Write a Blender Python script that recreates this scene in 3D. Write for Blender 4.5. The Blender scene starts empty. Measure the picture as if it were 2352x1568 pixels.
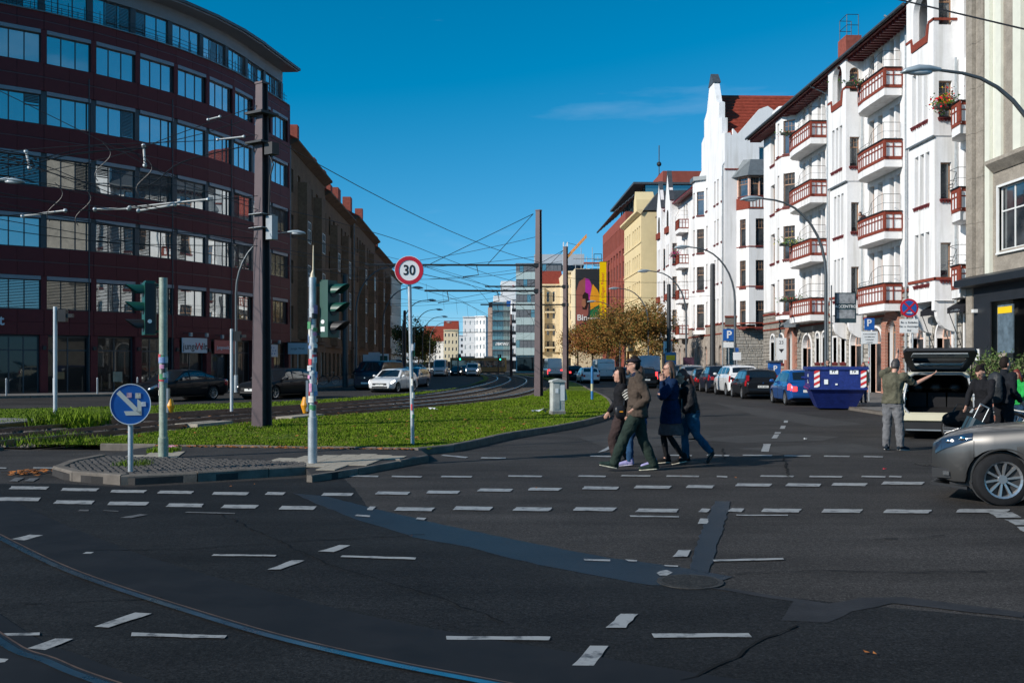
import bpy, bmesh, math, random
from mathutils import Vector, Matrix, Euler
random.seed(7)
R = math.radians
scene = bpy.context.scene
# ---------------------------------------------------------------- camera, sky, sun, exposure
F, CX, HY, CAMH = 2287.0, 1176.0, 838.0, 1.7          # survey units: 2352 px wide frame, 35 mm lens
YAW = math.atan(69 / F)
cam_d = bpy.data.cameras.new('camera'); cam = bpy.data.objects.new('camera', cam_d)
scene.collection.objects.link(cam); scene.camera = cam
cam_d.sensor_width = 36.0; cam_d.lens = 36.0 * F / 2352.0
cam_d.shift_y = (HY - 784.0) / 2352.0
cam_d.clip_end = 3000; cam_d.clip_start = 0.1
cam.location = (0, 0, CAMH); cam.rotation_euler = (R(90), 0, -YAW)
SUN_AZ, SUN_EL = 29.0, 28.0                            # from the left, 29 deg behind the picture plane
to_sun = Vector((-math.cos(R(SUN_AZ)) * math.cos(R(SUN_EL)), -math.sin(R(SUN_AZ)) * math.cos(R(SUN_EL)), math.sin(R(SUN_EL))))
world = bpy.data.worlds.new('World'); scene.world = world; world.use_nodes = True
wn = world.node_tree; wn.nodes.clear()
w_out = wn.nodes.new('ShaderNodeOutputWorld'); w_bg = wn.nodes.new('ShaderNodeBackground')
sky = wn.nodes.new('ShaderNodeTexSky'); sky.sky_type = 'NISHITA'; sky.sun_disc = False
sky.sun_elevation = R(SUN_EL); sky.sun_rotation = math.atan2(to_sun.x, to_sun.y)
sky.altitude = 40; sky.air_density = 1.0; sky.dust_density = 0.05; sky.ozone_density = 3.0
w_bg.inputs['Strength'].default_value = 0.108
# thin high cirrus, everywhere on the sky
tc = wn.nodes.new('ShaderNodeTexCoord'); mp = wn.nodes.new('ShaderNodeMapping'); mp.inputs['Scale'].default_value = (1.6, 1.6, 9.0)
mp.inputs['Location'].default_value = (1.1, 0.407, 0.0)
cn = wn.nodes.new('ShaderNodeTexNoise'); cn.inputs['Scale'].default_value = 1.5; cn.inputs['Detail'].default_value = 7; cn.inputs['Roughness'].default_value = 0.55
cr = wn.nodes.new('ShaderNodeValToRGB'); cr.color_ramp.elements[0].position = 0.615; cr.color_ramp.elements[1].position = 0.85
cr.color_ramp.elements[1].color = (0.22, 0.22, 0.22, 1)
cm = wn.nodes.new('ShaderNodeMixRGB'); cm.inputs['Color2'].default_value = (7.0, 8.0, 9.5, 1)
L = wn.links.new
L(tc.outputs['Generated'], mp.inputs['Vector']); L(mp.outputs['Vector'], cn.inputs['Vector']); L(cn.outputs['Fac'], cr.inputs['Fac'])
# deep clear-air blue: take red out of the sky, keep the horizon pale blue instead of yellow
sx_ = wn.nodes.new('ShaderNodeSeparateColor'); cx_ = wn.nodes.new('ShaderNodeCombineColor'); L(sky.outputs['Color'], sx_.inputs[0])
def wmath(op, a, b_):
    q = wn.nodes.new('ShaderNodeMath'); q.operation = op
    for i, v in enumerate((a, b_)):
        if isinstance(v, (int, float)): q.inputs[i].default_value = v
        else: L(v, q.inputs[i])
    return q.outputs[0]
L(wmath('MAXIMUM', wmath('MULTIPLY', wmath('SUBTRACT', sx_.outputs[0], 1.55), 0.5), 0.0), cx_.inputs[0]); L(wmath('MULTIPLY', sx_.outputs[1], 0.78), cx_.inputs[1])
L(wmath('ADD', wmath('MULTIPLY', sx_.outputs[2], 0.74), wmath('MULTIPLY', sx_.outputs[1], 0.46)), cx_.inputs[2]); L(cx_.outputs[0], cm.inputs['Color1'])
L(cr.outputs['Color'], cm.inputs['Fac'])
L(cm.outputs['Color'], w_bg.inputs['Color']); L(w_bg.outputs['Background'], w_out.inputs['Surface'])
sun_d = bpy.data.lights.new('sun', 'SUN'); sun_d.energy = 4.7; sun_d.angle = R(0.5); sun_d.color = (1.0, 0.94, 0.86)
sun = bpy.data.objects.new('sun', sun_d); scene.collection.objects.link(sun)
sun.rotation_euler = to_sun.to_track_quat('Z', 'Y').to_euler(); sun.location = (-40, -20, 60)
vs = scene.view_settings; vs.view_transform = 'Standard'; vs.look = 'None'; vs.exposure = 0.08; vs.gamma = 1.0; vs.use_curve_mapping = False
scene.cycles.max_bounces = 6; scene.cycles.transparent_max_bounces = 8
# ---------------------------------------------------------------- survey helpers (photo point -> place on the ground / on a plane)
_c, _s = math.cos(YAW), math.sin(YAW)
def ray(px, py):
    q = (px - CX) / F
    return (q * _c + _s, _c - q * _s, (HY - py) / F)
def G(px, py, z=0.0):
    a = ray(px, py); t = (z - CAMH) / a[2]; return (a[0] * t, a[1] * t)
def atX(px, py, X):
    a = ray(px, py); t = X / a[0]; return (X, a[1] * t, CAMH + a[2] * t)
def atY(px, py, Y):
    a = ray(px, py); t = Y / a[1]; return (a[0] * t, Y, CAMH + a[2] * t)
# ---------------------------------------------------------------- mesh helpers
COL = scene.collection
class MB:
    def __init__(s): s.v = []; s.f = []; s.m = []
    def face(s, pts, mi=0):
        n = len(s.v); s.v += [tuple(p) for p in pts]; s.f.append(tuple(range(n, n + len(pts)))); s.m.append(mi); return s
    def box(s, x0, y0, z0, x1, y1, z1, mi=0):
        if x0 > x1: x0, x1 = x1, x0
        if y0 > y1: y0, y1 = y1, y0
        if z0 > z1: z0, z1 = z1, z0
        n = len(s.v)
        s.v += [(x0,y0,z0),(x1,y0,z0),(x1,y1,z0),(x0,y1,z0),(x0,y0,z1),(x1,y0,z1),(x1,y1,z1),(x0,y1,z1)]
        for q in ((3,2,1,0),(4,5,6,7),(0,1,5,4),(1,2,6,5),(2,3,7,6),(3,0,4,7)): s.f.append(tuple(n+i for i in q)); s.m.append(mi)
        return s
    def obox(s, mat, sx, sy, sz, mi=0):            # box of size centred on matrix origin
        n = len(s.v); m0 = MB().box(-sx/2,-sy/2,-sz/2,sx/2,sy/2,sz/2)
        s.v += [tuple(mat @ Vector(p)) for p in m0.v]
        for q in m0.f: s.f.append(tuple(n+i for i in q)); s.m.append(mi)
        return s
    def beam(s, a, b, w, h=None, mi=0, up=(0,0,1)):
        a, b = Vector(a), Vector(b); d = b - a; L_ = d.length; d.normalize(); h = h or w
        u = Vector(up)
        if abs(d.dot(u)) > 0.99: u = Vector((0, 1, 0))
        x = d.cross(u).normalized(); y = x.cross(d)
        m = Matrix(((x.x, d.x, y.x, (a.x+b.x)/2), (x.y, d.y, y.y, (a.y+b.y)/2), (x.z, d.z, y.z, (a.z+b.z)/2), (0,0,0,1)))
        return s.obox(m, w, L_, h, mi)
    def prism(s, pts, z0, z1, mi=0, cap0=True):     # polygon in plan, extruded up
        k = len(pts); ar = sum(pts[i][0]*pts[(i+1)%k][1]-pts[(i+1)%k][0]*pts[i][1] for i in range(k))
        if ar < 0: pts = pts[::-1]
        n = len(s.v); s.v += [(p[0], p[1], z0) for p in pts] + [(p[0], p[1], z1) for p in pts]
        s.f.append(tuple(n+k+i for i in range(k))); s.m.append(mi)
        if cap0: s.f.append(tuple(n+i for i in reversed(range(k)))); s.m.append(mi)
        for i in range(k): j = (i+1) % k; s.f.append((n+i, n+j, n+k+j, n+k+i)); s.m.append(mi)
        return s
    def extr(s, pts, d, mi=0):                      # planar polygon (3d) extruded along vector d
        k = len(pts); d = Vector(d); n = len(s.v)
        s.v += [tuple(p) for p in pts] + [tuple(Vector(p)+d) for p in pts]
        s.f.append(tuple(n+i for i in reversed(range(k)))); s.m.append(mi); s.f.append(tuple(n+k+i for i in range(k))); s.m.append(mi)
        for i in range(k): j = (i+1) % k; s.f.append((n+i, n+j, n+k+j, n+k+i)); s.m.append(mi)
        return s
    def tube(s, pts, r, n=8, mi=0, cap=True, up=None):
        pts = [Vector(p) for p in pts]; rs = r if isinstance(r, (list, tuple)) else [r]*len(pts)
        base = len(s.v); prev = None
        for i, p in enumerate(pts):
            d = (pts[min(i+1, len(pts)-1)] - pts[max(i-1, 0)]).normalized()
            if prev is None:
                u = Vector(up) if up else (Vector((0,0,1)) if abs(d.z) < 0.9 else Vector((1,0,0)))
            else: u = prev
            x = (u - d * u.dot(d)).normalized(); y = d.cross(x); prev = x
            rr = rs[i]; rx, ry = rr if isinstance(rr, tuple) else (rr, rr)
            for k in range(n):
                a = 2*math.pi*k/n; s.v.append(tuple(p + x*(rx*math.cos(a)) + y*(ry*math.sin(a))))
        for i in range(len(pts)-1):
            for k in range(n):
                k2 = (k+1) % n; s.f.append((base+i*n+k, base+i*n+k2, base+(i+1)*n+k2, base+(i+1)*n+k)); s.m.append(mi)
        if cap:
            s.f.append(tuple(base+k for k in reversed(range(n)))); s.m.append(mi)
            e = base+(len(pts)-1)*n; s.f.append(tuple(e+k for k in range(n))); s.m.append(mi)
        return s
    def disc(s, c, nrm, r, th, n=32, mi=0, r2=None):
        c = Vector(c); d = Vector(nrm).normalized()
        return s.tube([c - d*th/2, c + d*th/2], [r, r2 or r], n, mi)
    def ball(s, c, r, n=10, mi=0):
        rx, ry, rz = r if isinstance(r, tuple) else (r, r, r); base = len(s.v); h = max(4, n//2+1)
        for i in range(h+1):
            t = math.pi*i/h
            for k in range(n):
                a = 2*math.pi*k/n; s.v.append((c[0]+rx*math.sin(t)*math.cos(a), c[1]+ry*math.sin(t)*math.sin(a), c[2]+rz*math.cos(t)))
        for i in range(h):
            for k in range(n):
                k2 = (k+1) % n; s.f.append((base+i*n+k, base+(i+1)*n+k, base+(i+1)*n+k2, base+i*n+k2)); s.m.append(mi)
        return s
    def grid(s, fn, nu, nv, mi=0, flip=False):       # fn(u,v) -> point, u,v in 0..1
        b = len(s.v)
        for i in range(nu+1):
            for j in range(nv+1): s.v.append(tuple(fn(i/nu, j/nv)))
        for i in range(nu):
            for j in range(nv):
                q = (b+i*(nv+1)+j, b+(i+1)*(nv+1)+j, b+(i+1)*(nv+1)+j+1, b+i*(nv+1)+j+1)
                s.f.append(q[::-1] if flip else q); s.m.append(mi)
        return s
    def mesh(s, name, mats, smooth=None):
        me = bpy.data.meshes.new(name); me.from_pydata(s.v, [], s.f)
        mats = mats if isinstance(mats, (list, tuple)) else [mats]
        for m in mats: me.materials.append(m)
        if len(mats) > 1: me.polygons.foreach_set('material_index', s.m)
        if smooth is not None:
            me.polygons.foreach_set('use_smooth', [True]*len(s.f))
            if smooth < 179: me.set_sharp_from_angle(angle=R(smooth))
        me.update(); return me
    def build(s, name, mats, parent=None, smooth=None, loc=(0,0,0), rot=(0,0,0), world=False):
        v0 = s.v
        if world and parent is not None:
            o = wloc(parent); s.v = [(p[0]-o[0], p[1]-o[1], p[2]-o[2]) for p in s.v]
        ob = bpy.data.objects.new(name, s.mesh(name, mats, smooth)); s.v = v0
        COL.objects.link(ob); ob.parent = parent; ob.location = loc; ob.rotation_euler = rot
        return ob
    def weld(s, d=1e-4):
        bm = bmesh.new(); vs_ = [bm.verts.new(p) for p in s.v]
        for q, m in zip(s.f, s.m):
            try: fc = bm.faces.new([vs_[i] for i in q]); fc.material_index = m
            except ValueError: pass
        bmesh.ops.remove_doubles(bm, verts=bm.verts, dist=d); bm.verts.index_update()
        s.v = [tuple(v.co) for v in bm.verts]; s.f = [tuple(v.index for v in f.verts) for f in bm.faces]; s.m = [f.material_index for f in bm.faces]
        bm.free(); return s
def wloc(o):
    v = Vector((0,0,0))
    while o is not None: v = v + Vector(o.location); o = o.parent
    return v
def thing(name, label, cat, loc=(0,0,0), rz=0, group=None):
    o = bpy.data.objects.new(name, None); COL.objects.link(o); o.empty_display_size = 0.2
    o.location = loc if len(loc) == 3 else (loc[0], loc[1], 0); o.rotation_euler = (0, 0, rz)
    return tag(o, label, cat, group)
def tag(o, label, cat, group=None):
    o['label'] = label; o['category'] = cat
    if group: o['group'] = group
    return o
def struct(o, kind='structure'): o['kind'] = kind; return o
def inst(src, parent, loc=None, rot=None, name=None, scale=None):   # copy sharing mesh data
    c = src.copy(); COL.objects.link(c); c.parent = parent
    if loc is not None: c.location = loc
    if rot is not None: c.rotation_euler = rot
    if scale is not None: c.scale = scale
    return c
def mobj(name, me, parent=None, loc=(0,0,0), rot=(0,0,0), scale=None):
    o = bpy.data.objects.new(name, me); COL.objects.link(o); o.parent = parent; o.location = loc; o.rotation_euler = rot
    if scale: o.scale = scale
    return o
def copy_tree(o, parent=None):
    c = o.copy(); COL.objects.link(c); c.parent = parent
    for ch in o.children: copy_tree(ch, c)
    return c
def text_mesh(txt, size, depth=0.004, bold=0.0, align='CENTER', sx=1.0):
    cu = bpy.data.curves.new('lettering', 'FONT'); cu.body = txt; cu.size = size; cu.extrude = depth; cu.offset = bold*size
    cu.align_x = align; cu.align_y = 'CENTER'; cu.resolution_u = 3
    ob = bpy.data.objects.new('lettering', cu); COL.objects.link(ob)
    dg = bpy.context.evaluated_depsgraph_get(); me = bpy.data.meshes.new_from_object(ob.evaluated_get(dg))
    bpy.data.objects.remove(ob); bpy.data.curves.remove(cu)
    if sx != 1.0:
        for v in me.vertices: v.co.x *= sx
    return me
def lettering(txt, size, mat, parent, loc, rot=(R(90),0,0), **k):
    me = text_mesh(txt, size, **k); me.materials.clear(); me.materials.append(mat)
    return mobj('lettering', me, parent, loc, rot)
def strokes(parent, mat, x0, x1, z0, z1, y, n, seed, name='lettering'):   # writing too small or blurred to read
    r_ = random.Random(seed); b = MB(); w = (x1-x0)/n
    for k in range(n):
        x = x0+k*w; h = (z1-z0)*r_.uniform(.5,1); d = .004+.0001*k; b.box(x, y-d, z0, x+w*.28, y, z0+h); b.box(x+w*.28, y-d, z0+h*r_.uniform(.3,.8), x+w*.8, y, z0+h*.95 if r_.random() < .5 else z0+h)
    return b.build(name, mat, parent)
# ---------------------------------------------------------------- materials (all procedural)
_M = {}
def new_mat(name):
    m = bpy.data.materials.new(name); m.use_nodes = True; nt = m.node_tree; return m, nt, nt.nodes['Principled BSDF']
def rgb(c): return (c[0], c[1], c[2], 1)
def M(name, col=None, rough=0.6, metal=0.0, var=0.12, scale=2.5, bump=0.0, bscale=40, spec=0.5, coat=0.0, emit=None, estr=1.0, alpha=1.0, var2=0.0, scale2=40):
    if name in _M: return _M[name]
    m, nt, b = new_mat(name); n = nt.nodes; l = nt.links.new
    b.inputs['Roughness'].default_value = rough; b.inputs['Metallic'].default_value = metal
    b.inputs['Specular IOR Level'].default_value = spec if rough < 0.7 else min(spec, 0.15); b.inputs['Coat Weight'].default_value = coat; b.inputs['Coat Roughness'].default_value = 0.05
    b.inputs['Base Color'].default_value = rgb(col)
    if var or bump or var2: t = n.new('ShaderNodeTexCoord')
    if var:
        nz = n.new('ShaderNodeTexNoise'); nz.inputs['Scale'].default_value = scale; nz.inputs['Detail'].default_value = 6; nz.inputs['Roughness'].default_value = 0.65
        rp = n.new('ShaderNodeValToRGB'); e = rp.color_ramp.elements; e[0].position = 0.3; e[1].position = 0.7
        e[0].color = rgb([max(0, c*(1-var)) for c in col]); e[1].color = rgb([min(1, c*(1+var)) for c in col])
        l(t.outputs['Object'], nz.inputs['Vector']); l(nz.outputs['Fac'], rp.inputs['Fac']); last = rp.outputs['Color']
        if var2:
            n2 = n.new('ShaderNodeTexNoise'); n2.inputs['Scale'].default_value = scale2; n2.inputs['Detail'].default_value = 3
            r2 = n.new('ShaderNodeValToRGB'); e = r2.color_ramp.elements; e[0].position = 0.35; e[1].position = 0.65
            e[0].color = (1-var2,)*3+(1,); e[1].color = (1+var2,)*3+(1,)
            mx = n.new('ShaderNodeMixRGB'); mx.blend_type = 'MULTIPLY'; mx.inputs['Fac'].default_value = 1
            l(t.outputs['Object'], n2.inputs['Vector']); l(n2.outputs['Fac'], r2.inputs['Fac']); l(last, mx.inputs['Color1']); l(r2.outputs['Color'], mx.inputs['Color2']); last = mx.outputs['Color']
        l(last, b.inputs['Base Color'])
        rr = n.new('ShaderNodeMapRange'); rr.inputs['To Min'].default_value = max(0.02, rough*0.85); rr.inputs['To Max'].default_value = min(1, rough*1.15)
        l(nz.outputs['Fac'], rr.inputs['Value']); l(rr.outputs['Result'], b.inputs['Roughness'])
    if bump:
        bz = n.new('ShaderNodeTexNoise'); bz.inputs['Scale'].default_value = bscale; bz.inputs['Detail'].default_value = 4
        bp = n.new('ShaderNodeBump'); bp.inputs['Strength'].default_value = bump; bp.inputs['Distance'].default_value = 0.02
        l(t.outputs['Object'], bz.inputs['Vector']); l(bz.outputs['Fac'], bp.inputs['Height']); l(bp.outputs['Normal'], b.inputs['Normal'])
    if emit: b.inputs['Emission Color'].default_value = rgb(emit); b.inputs['Emission Strength'].default_value = estr
    if alpha < 1: b.inputs['Alpha'].default_value = alpha
    _M[name] = m; return m
def glass(name, dark=(0.015, 0.02, 0.024), refl=0.35, rough=0.015, wave=0.0, wscale=0.35, var=0.0):
    if name in _M: return _M[name]
    m, nt, b = new_mat(name); n = nt.nodes; l = nt.links.new
    b.inputs['Base Color'].default_value = rgb(dark); b.inputs['Roughness'].default_value = 0.3; b.inputs['Specular IOR Level'].default_value = 0.2
    g = n.new('ShaderNodeBsdfGlossy'); g.inputs['Roughness'].default_value = rough; g.inputs['Color'].default_value = (0.95, 1, 1, 1)
    lw = n.new('ShaderNodeFresnel'); lw.inputs['IOR'].default_value = 1.5
    ad = n.new('ShaderNodeMath'); ad.operation = 'ADD'; ad.use_clamp = True; ad.inputs[1].default_value = refl
    mx = n.new('ShaderNodeMixShader'); l(lw.outputs['Fac'], ad.inputs[0]); l(ad.outputs[0], mx.inputs['Fac'])
    l(b.outputs['BSDF'], mx.inputs[1]); l(g.outputs['BSDF'], mx.inputs[2]); l(mx.outputs['Shader'], n['Material Output'].inputs['Surface'])
    t = n.new('ShaderNodeTexCoord')
    if var:
        nz = n.new('ShaderNodeTexNoise'); nz.inputs['Scale'].default_value = 0.9; nz.inputs['Detail'].default_value = 3
        rp = n.new('ShaderNodeValToRGB'); e = rp.color_ramp.elements; e[0].position = 0.4; e[1].position = 0.62
        e[0].color = rgb(dark); e[1].color = rgb([c + var for c in dark])
        l(t.outputs['Object'], nz.inputs['Vector']); l(nz.outputs['Fac'], rp.inputs['Fac']); l(rp.outputs['Color'], b.inputs['Base Color'])
    if wave:
        wz = n.new('ShaderNodeTexNoise'); wz.inputs['Scale'].default_value = wscale; wz.inputs['Detail'].default_value = 1
        bp = n.new('ShaderNodeBump'); bp.inputs['Strength'].default_value = wave; bp.inputs['Distance'].default_value = 0.1
        l(t.outputs['Object'], wz.inputs['Vector']); l(wz.outputs['Fac'], bp.inputs['Height']); l(bp.outputs['Normal'], g.inputs['Normal'])
    _M[name] = m; return m
def brickmat(name, c1, c2, mortar, sx=0.25, sy=0.075, gap=0.012, var=0.3, rough=0.85, bump=0.4, flat=False):
    if name in _M: return _M[name]
    m, nt, b = new_mat(name); n = nt.nodes; l = nt.links.new; b.inputs['Roughness'].default_value = rough
    t = n.new('ShaderNodeTexCoord'); sp = n.new('ShaderNodeSeparateXYZ'); cb = n.new('ShaderNodeCombineXYZ'); l(t.outputs['Object'], sp.inputs[0])
    if flat: l(sp.outputs['X'], cb.inputs['X']); l(sp.outputs['Y'], cb.inputs['Y'])
    else:
        ad = n.new('ShaderNodeMath'); ad.operation = 'ADD'; l(sp.outputs['X'], ad.inputs[0]); l(sp.outputs['Y'], ad.inputs[1]); l(ad.outputs[0], cb.inputs['X']); l(sp.outputs['Z'], cb.inputs['Y'])
    bt = n.new('ShaderNodeTexBrick'); bt.inputs['Color1'].default_value = rgb(c1); bt.inputs['Color2'].default_value = rgb(c2); bt.inputs['Mortar'].default_value = rgb(mortar)
    bt.inputs['Scale'].default_value = 1.0; bt.inputs['Brick Width'].default_value = sx; bt.inputs['Row Height'].default_value = sy; bt.inputs['Mortar Size'].default_value = gap; bt.inputs['Bias'].default_value = 0.0
    nz = n.new('ShaderNodeTexNoise'); nz.inputs['Scale'].default_value = 1.2; nz.inputs['Detail'].default_value = 6
    mr = n.new('ShaderNodeMapRange'); mr.inputs['To Min'].default_value = 1-var; mr.inputs['To Max'].default_value = 1+var
    mx = n.new('ShaderNodeVectorMath'); mx.operation = 'SCALE'
    l(cb.outputs[0], bt.inputs['Vector']); l(t.outputs['Object'], nz.inputs['Vector']); l(nz.outputs['Fac'], mr.inputs['Value']); l(bt.outputs['Color'], mx.inputs[0]); l(mr.outputs['Result'], mx.inputs['Scale'])
    l(mx.outputs['Vector'], b.inputs['Base Color'])
    if bump:
        iv = n.new('ShaderNodeMath'); iv.operation = 'SUBTRACT'; iv.inputs[0].default_value = 1; l(bt.outputs['Fac'], iv.inputs[1])
        bp = n.new('ShaderNodeBump'); bp.inputs['Strength'].default_value = bump; bp.inputs['Distance'].default_value = 0.02; l(iv.outputs[0], bp.inputs['Height']); l(bp.outputs['Normal'], b.inputs['Normal'])
    _M[name] = m; return m
def asphalt(name, c, speck, var=0.25, grain=0.35, rough=0.82):
    m, nt, b = new_mat(name); n = nt.nodes; l = nt.links.new; b.inputs['Roughness'].default_value = rough; b.inputs['Specular IOR Level'].default_value = 0.12 if rough > 0.6 else 0.2
    t = n.new('ShaderNodeTexCoord')
    big = n.new('ShaderNodeTexNoise'); big.inputs['Scale'].default_value = 0.35; big.inputs['Detail'].default_value = 8; big.inputs['Roughness'].default_value = 0.7
    st = n.new('ShaderNodeMapping'); st.inputs['Scale'].default_value = (0.25, 2.2, 1); tr = n.new('ShaderNodeTexNoise'); tr.inputs['Scale'].default_value = 1.0; tr.inputs['Detail'].default_value = 5
    fine = n.new('ShaderNodeTexNoise'); fine.inputs['Scale'].default_value = 55; fine.inputs['Detail'].default_value = 3; fine.inputs['Roughness'].default_value = 0.8
    vor = n.new('ShaderNodeTexVoronoi'); vor.inputs['Scale'].default_value = 48
    l(t.outputs['Object'], big.inputs['Vector']); l(t.outputs['Object'], st.inputs['Vector']); l(st.outputs['Vector'], tr.inputs['Vector']); l(t.outputs['Object'], fine.inputs['Vector']); l(t.outputs['Object'], vor.inputs['Vector'])
    def mr(o, a, bb, lo=0.3, hi=0.7):
        r = n.new('ShaderNodeMapRange'); r.inputs['From Min'].default_value = lo; r.inputs['From Max'].default_value = hi; r.inputs['To Min'].default_value = a; r.inputs['To Max'].default_value = bb; l(o, r.inputs['Value']); return r.outputs['Result']
    def mul(a, bb):
        q = n.new('ShaderNodeMath'); q.operation = 'MULTIPLY'; l(a, q.inputs[0]); l(bb, q.inputs[1]); return q.outputs[0]
    k = mul(mul(mr(big.outputs['Fac'], 1-var, 1+var), mr(tr.outputs['Fac'], 1-var*0.5, 1+var*0.5)), mr(fine.outputs['Fac'], 1-grain, 1+grain))
    mid = n.new('ShaderNodeTexNoise'); mid.inputs['Scale'].default_value = 20; mid.inputs['Detail'].default_value = 8; mid.inputs['Roughness'].default_value = 0.85; l(t.outputs['Object'], mid.inputs['Vector'])
    k = mul(mul(k, mr(mid.outputs['Fac'], 1-grain, 1+grain)), mr(vor.outputs['Distance'], 1+speck, 0.9, 0.05, 0.3))
    cc = n.new('ShaderNodeCombineColor')
    sc = n.new('ShaderNodeVectorMath'); sc.operation = 'SCALE'; sc.inputs[0].default_value = c; l(k, sc.inputs['Scale']); l(sc.outputs['Vector'], b.inputs['Base Color'])
    bp = n.new('ShaderNodeBump'); bp.inputs['Strength'].default_value = 0.35; bp.inputs['Distance'].default_value = 0.008; l(fine.outputs['Fac'], bp.inputs['Height']); l(bp.outputs['Normal'], b.inputs['Normal'])
    n.remove(cc); _M[name] = m; return m
asphalt('asphalt', (0.047, 0.043, 0.040), 1.1, 0.38, 0.75)
asphalt('asphalt_new', (0.018, 0.0185, 0.019), 0.9, 0.38, 0.75, 0.8)
asphalt('asphalt_tar', (0.020, 0.024, 0.030), 0.1, 0.25, 0.15, 0.5)
def plaster_mat():
    m = M('plaster', (0.80, 0.79, 0.78), 0.85, var=0.05, scale=0.7, bump=0.15, bscale=25, var2=0.02, scale2=9); nt = m.node_tree; n = nt.nodes; b = n['Principled BSDF']; l = nt.links.new
    src = b.inputs['Base Color'].links[0].from_socket; t = n.new('ShaderNodeTexCoord'); mp_ = n.new('ShaderNodeMapping'); mp_.inputs['Scale'].default_value = (2.2, 2.2, 0.16); z = n.new('ShaderNodeTexNoise'); z.inputs['Scale'].default_value = 1.4; z.inputs['Detail'].default_value = 5
    r = n.new('ShaderNodeValToRGB'); e = r.color_ramp.elements; e[0].position = 0.28; e[0].color = (0.80, 0.79, 0.76, 1); e[1].position = 0.5; e[1].color = (1, 1, 1, 1)
    mx = n.new('ShaderNodeMixRGB'); mx.blend_type = 'MULTIPLY'; mx.inputs['Fac'].default_value = 1; l(t.outputs['Object'], mp_.inputs['Vector']); l(mp_.outputs['Vector'], z.inputs['Vector']); l(z.outputs['Fac'], r.inputs['Fac']); l(src, mx.inputs['Color1']); l(r.outputs['Color'], mx.inputs['Color2']); l(mx.outputs['Color'], b.inputs['Base Color'])
plaster_mat()
M('plaster_trim', (0.83, 0.82, 0.81), 0.8, var=0.05)
brickmat('brick_red', (0.30, 0.075, 0.04), (0.40, 0.12, 0.06), (0.42, 0.33, 0.27), 0.25, 0.08, 0.012)
M('brick_plain', (0.22, 0.05, 0.032), 0.8, var=0.3, scale=9)
M('sill_red', (0.14, 0.02, 0.02), 0.6, var=0.25, scale=6)
M('metal_grey', (0.28, 0.31, 0.33), 0.5, 0.6, var=0.15)
M('galv', (0.42, 0.45, 0.46), 0.5, 0.55, var=0.2, scale=6, var2=0.08)
M('iron_dark', (0.025, 0.028, 0.03), 0.5, 0.3, var=0.2)
M('black', (0.012, 0.012, 0.013), 0.5, var=0.2)
M('rubber', (0.018, 0.018, 0.019), 0.8, var=0.2, scale=12)
M('wood_frame', (0.30, 0.17, 0.10), 0.5, var=0.2, scale=8)
M('pink_frame', (0.68, 0.43, 0.33), 0.5, var=0.08)
M('white_frame', (0.75, 0.75, 0.72), 0.5, var=0.05)
M('white_paint', (0.80, 0.80, 0.79), 0.45, var=0.05)
M('sign_white', (0.78, 0.78, 0.76), 0.4, var=0.06)
M('sign_blue', (0.012, 0.10, 0.36), 0.35, var=0.10, scale=5)
M('sign_red', (0.50, 0.012, 0.03), 0.4, var=0.08)
M('sign_black', (0.012, 0.012, 0.014), 0.4, var=0.0)
M('sign_yellow', (0.85, 0.55, 0.01), 0.5, var=0.05)
glass('glass_house', (0.02, 0.024, 0.028), 0.10, 0.02, wave=0.05, var=0.05)
glass('glass_far', (0.03, 0.035, 0.04), 0.15, 0.03)
M('curtain', (0.55, 0.54, 0.52), 0.9, var=0.12, scale=5)
M('roof_tile', (0.26, 0.05, 0.03), 0.8, var=0.3, scale=3, bump=0.3, bscale=8)
M('slate', (0.06, 0.07, 0.08), 0.55, var=0.25, scale=4)
M('zinc', (0.16, 0.18, 0.19), 0.5, 0.4, var=0.2)
M('skin', (0.50, 0.27, 0.19), 0.55, var=0.12, scale=14)
# ================================================================ GROUND
M('concrete', (0.22, 0.21, 0.195), 0.85, var=0.2, scale=3, bump=0.2, bscale=60, var2=0.08, scale2=30)
M('kerb', (0.15, 0.13, 0.11), 0.85, var=0.3, scale=4, bump=0.25, bscale=50)
M('slab', (0.34, 0.30, 0.24), 0.85, var=0.18, scale=5, bump=0.15, bscale=40, var2=0.1, scale2=25)
M('cobble', (0.095, 0.087, 0.08), 0.75, var=0.35, scale=7, bump=0.3, bscale=60)
M('soil', (0.045, 0.035, 0.026), 0.95, var=0.35, scale=6, bump=0.5, bscale=30)
M('ballast', (0.06, 0.05, 0.042), 0.9, var=0.4, scale=18, bump=0.6, bscale=45, var2=0.3, scale2=60)
M('stone_chip', (0.15, 0.125, 0.10), 0.85, var=0.4, scale=4)
M('turf', (0.085, 0.125, 0.008), 0.95, var=0.35, scale=3, bump=0.6, bscale=50)
M('grass_blade', (0.102, 0.162, 0.005), 0.7, var=0.4, scale=1.3, spec=0.25, var2=0.35, scale2=18)
M('rail_steel', (0.20, 0.16, 0.14), 0.4, 0.8, var=0.2, scale=8)
M('rail_shine', (0.55, 0.56, 0.58), 0.22, 1.0, var=0.1)
M('leaf_brown', (0.33, 0.12, 0.035), 0.8, var=0.4, scale=9)
brickmat('paving', (0.13, 0.12, 0.108), (0.17, 0.155, 0.14), (0.10, 0.095, 0.09), 0.5, 0.5, 0.02, 0.25, 0.85, 0.2, flat=True)
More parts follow.
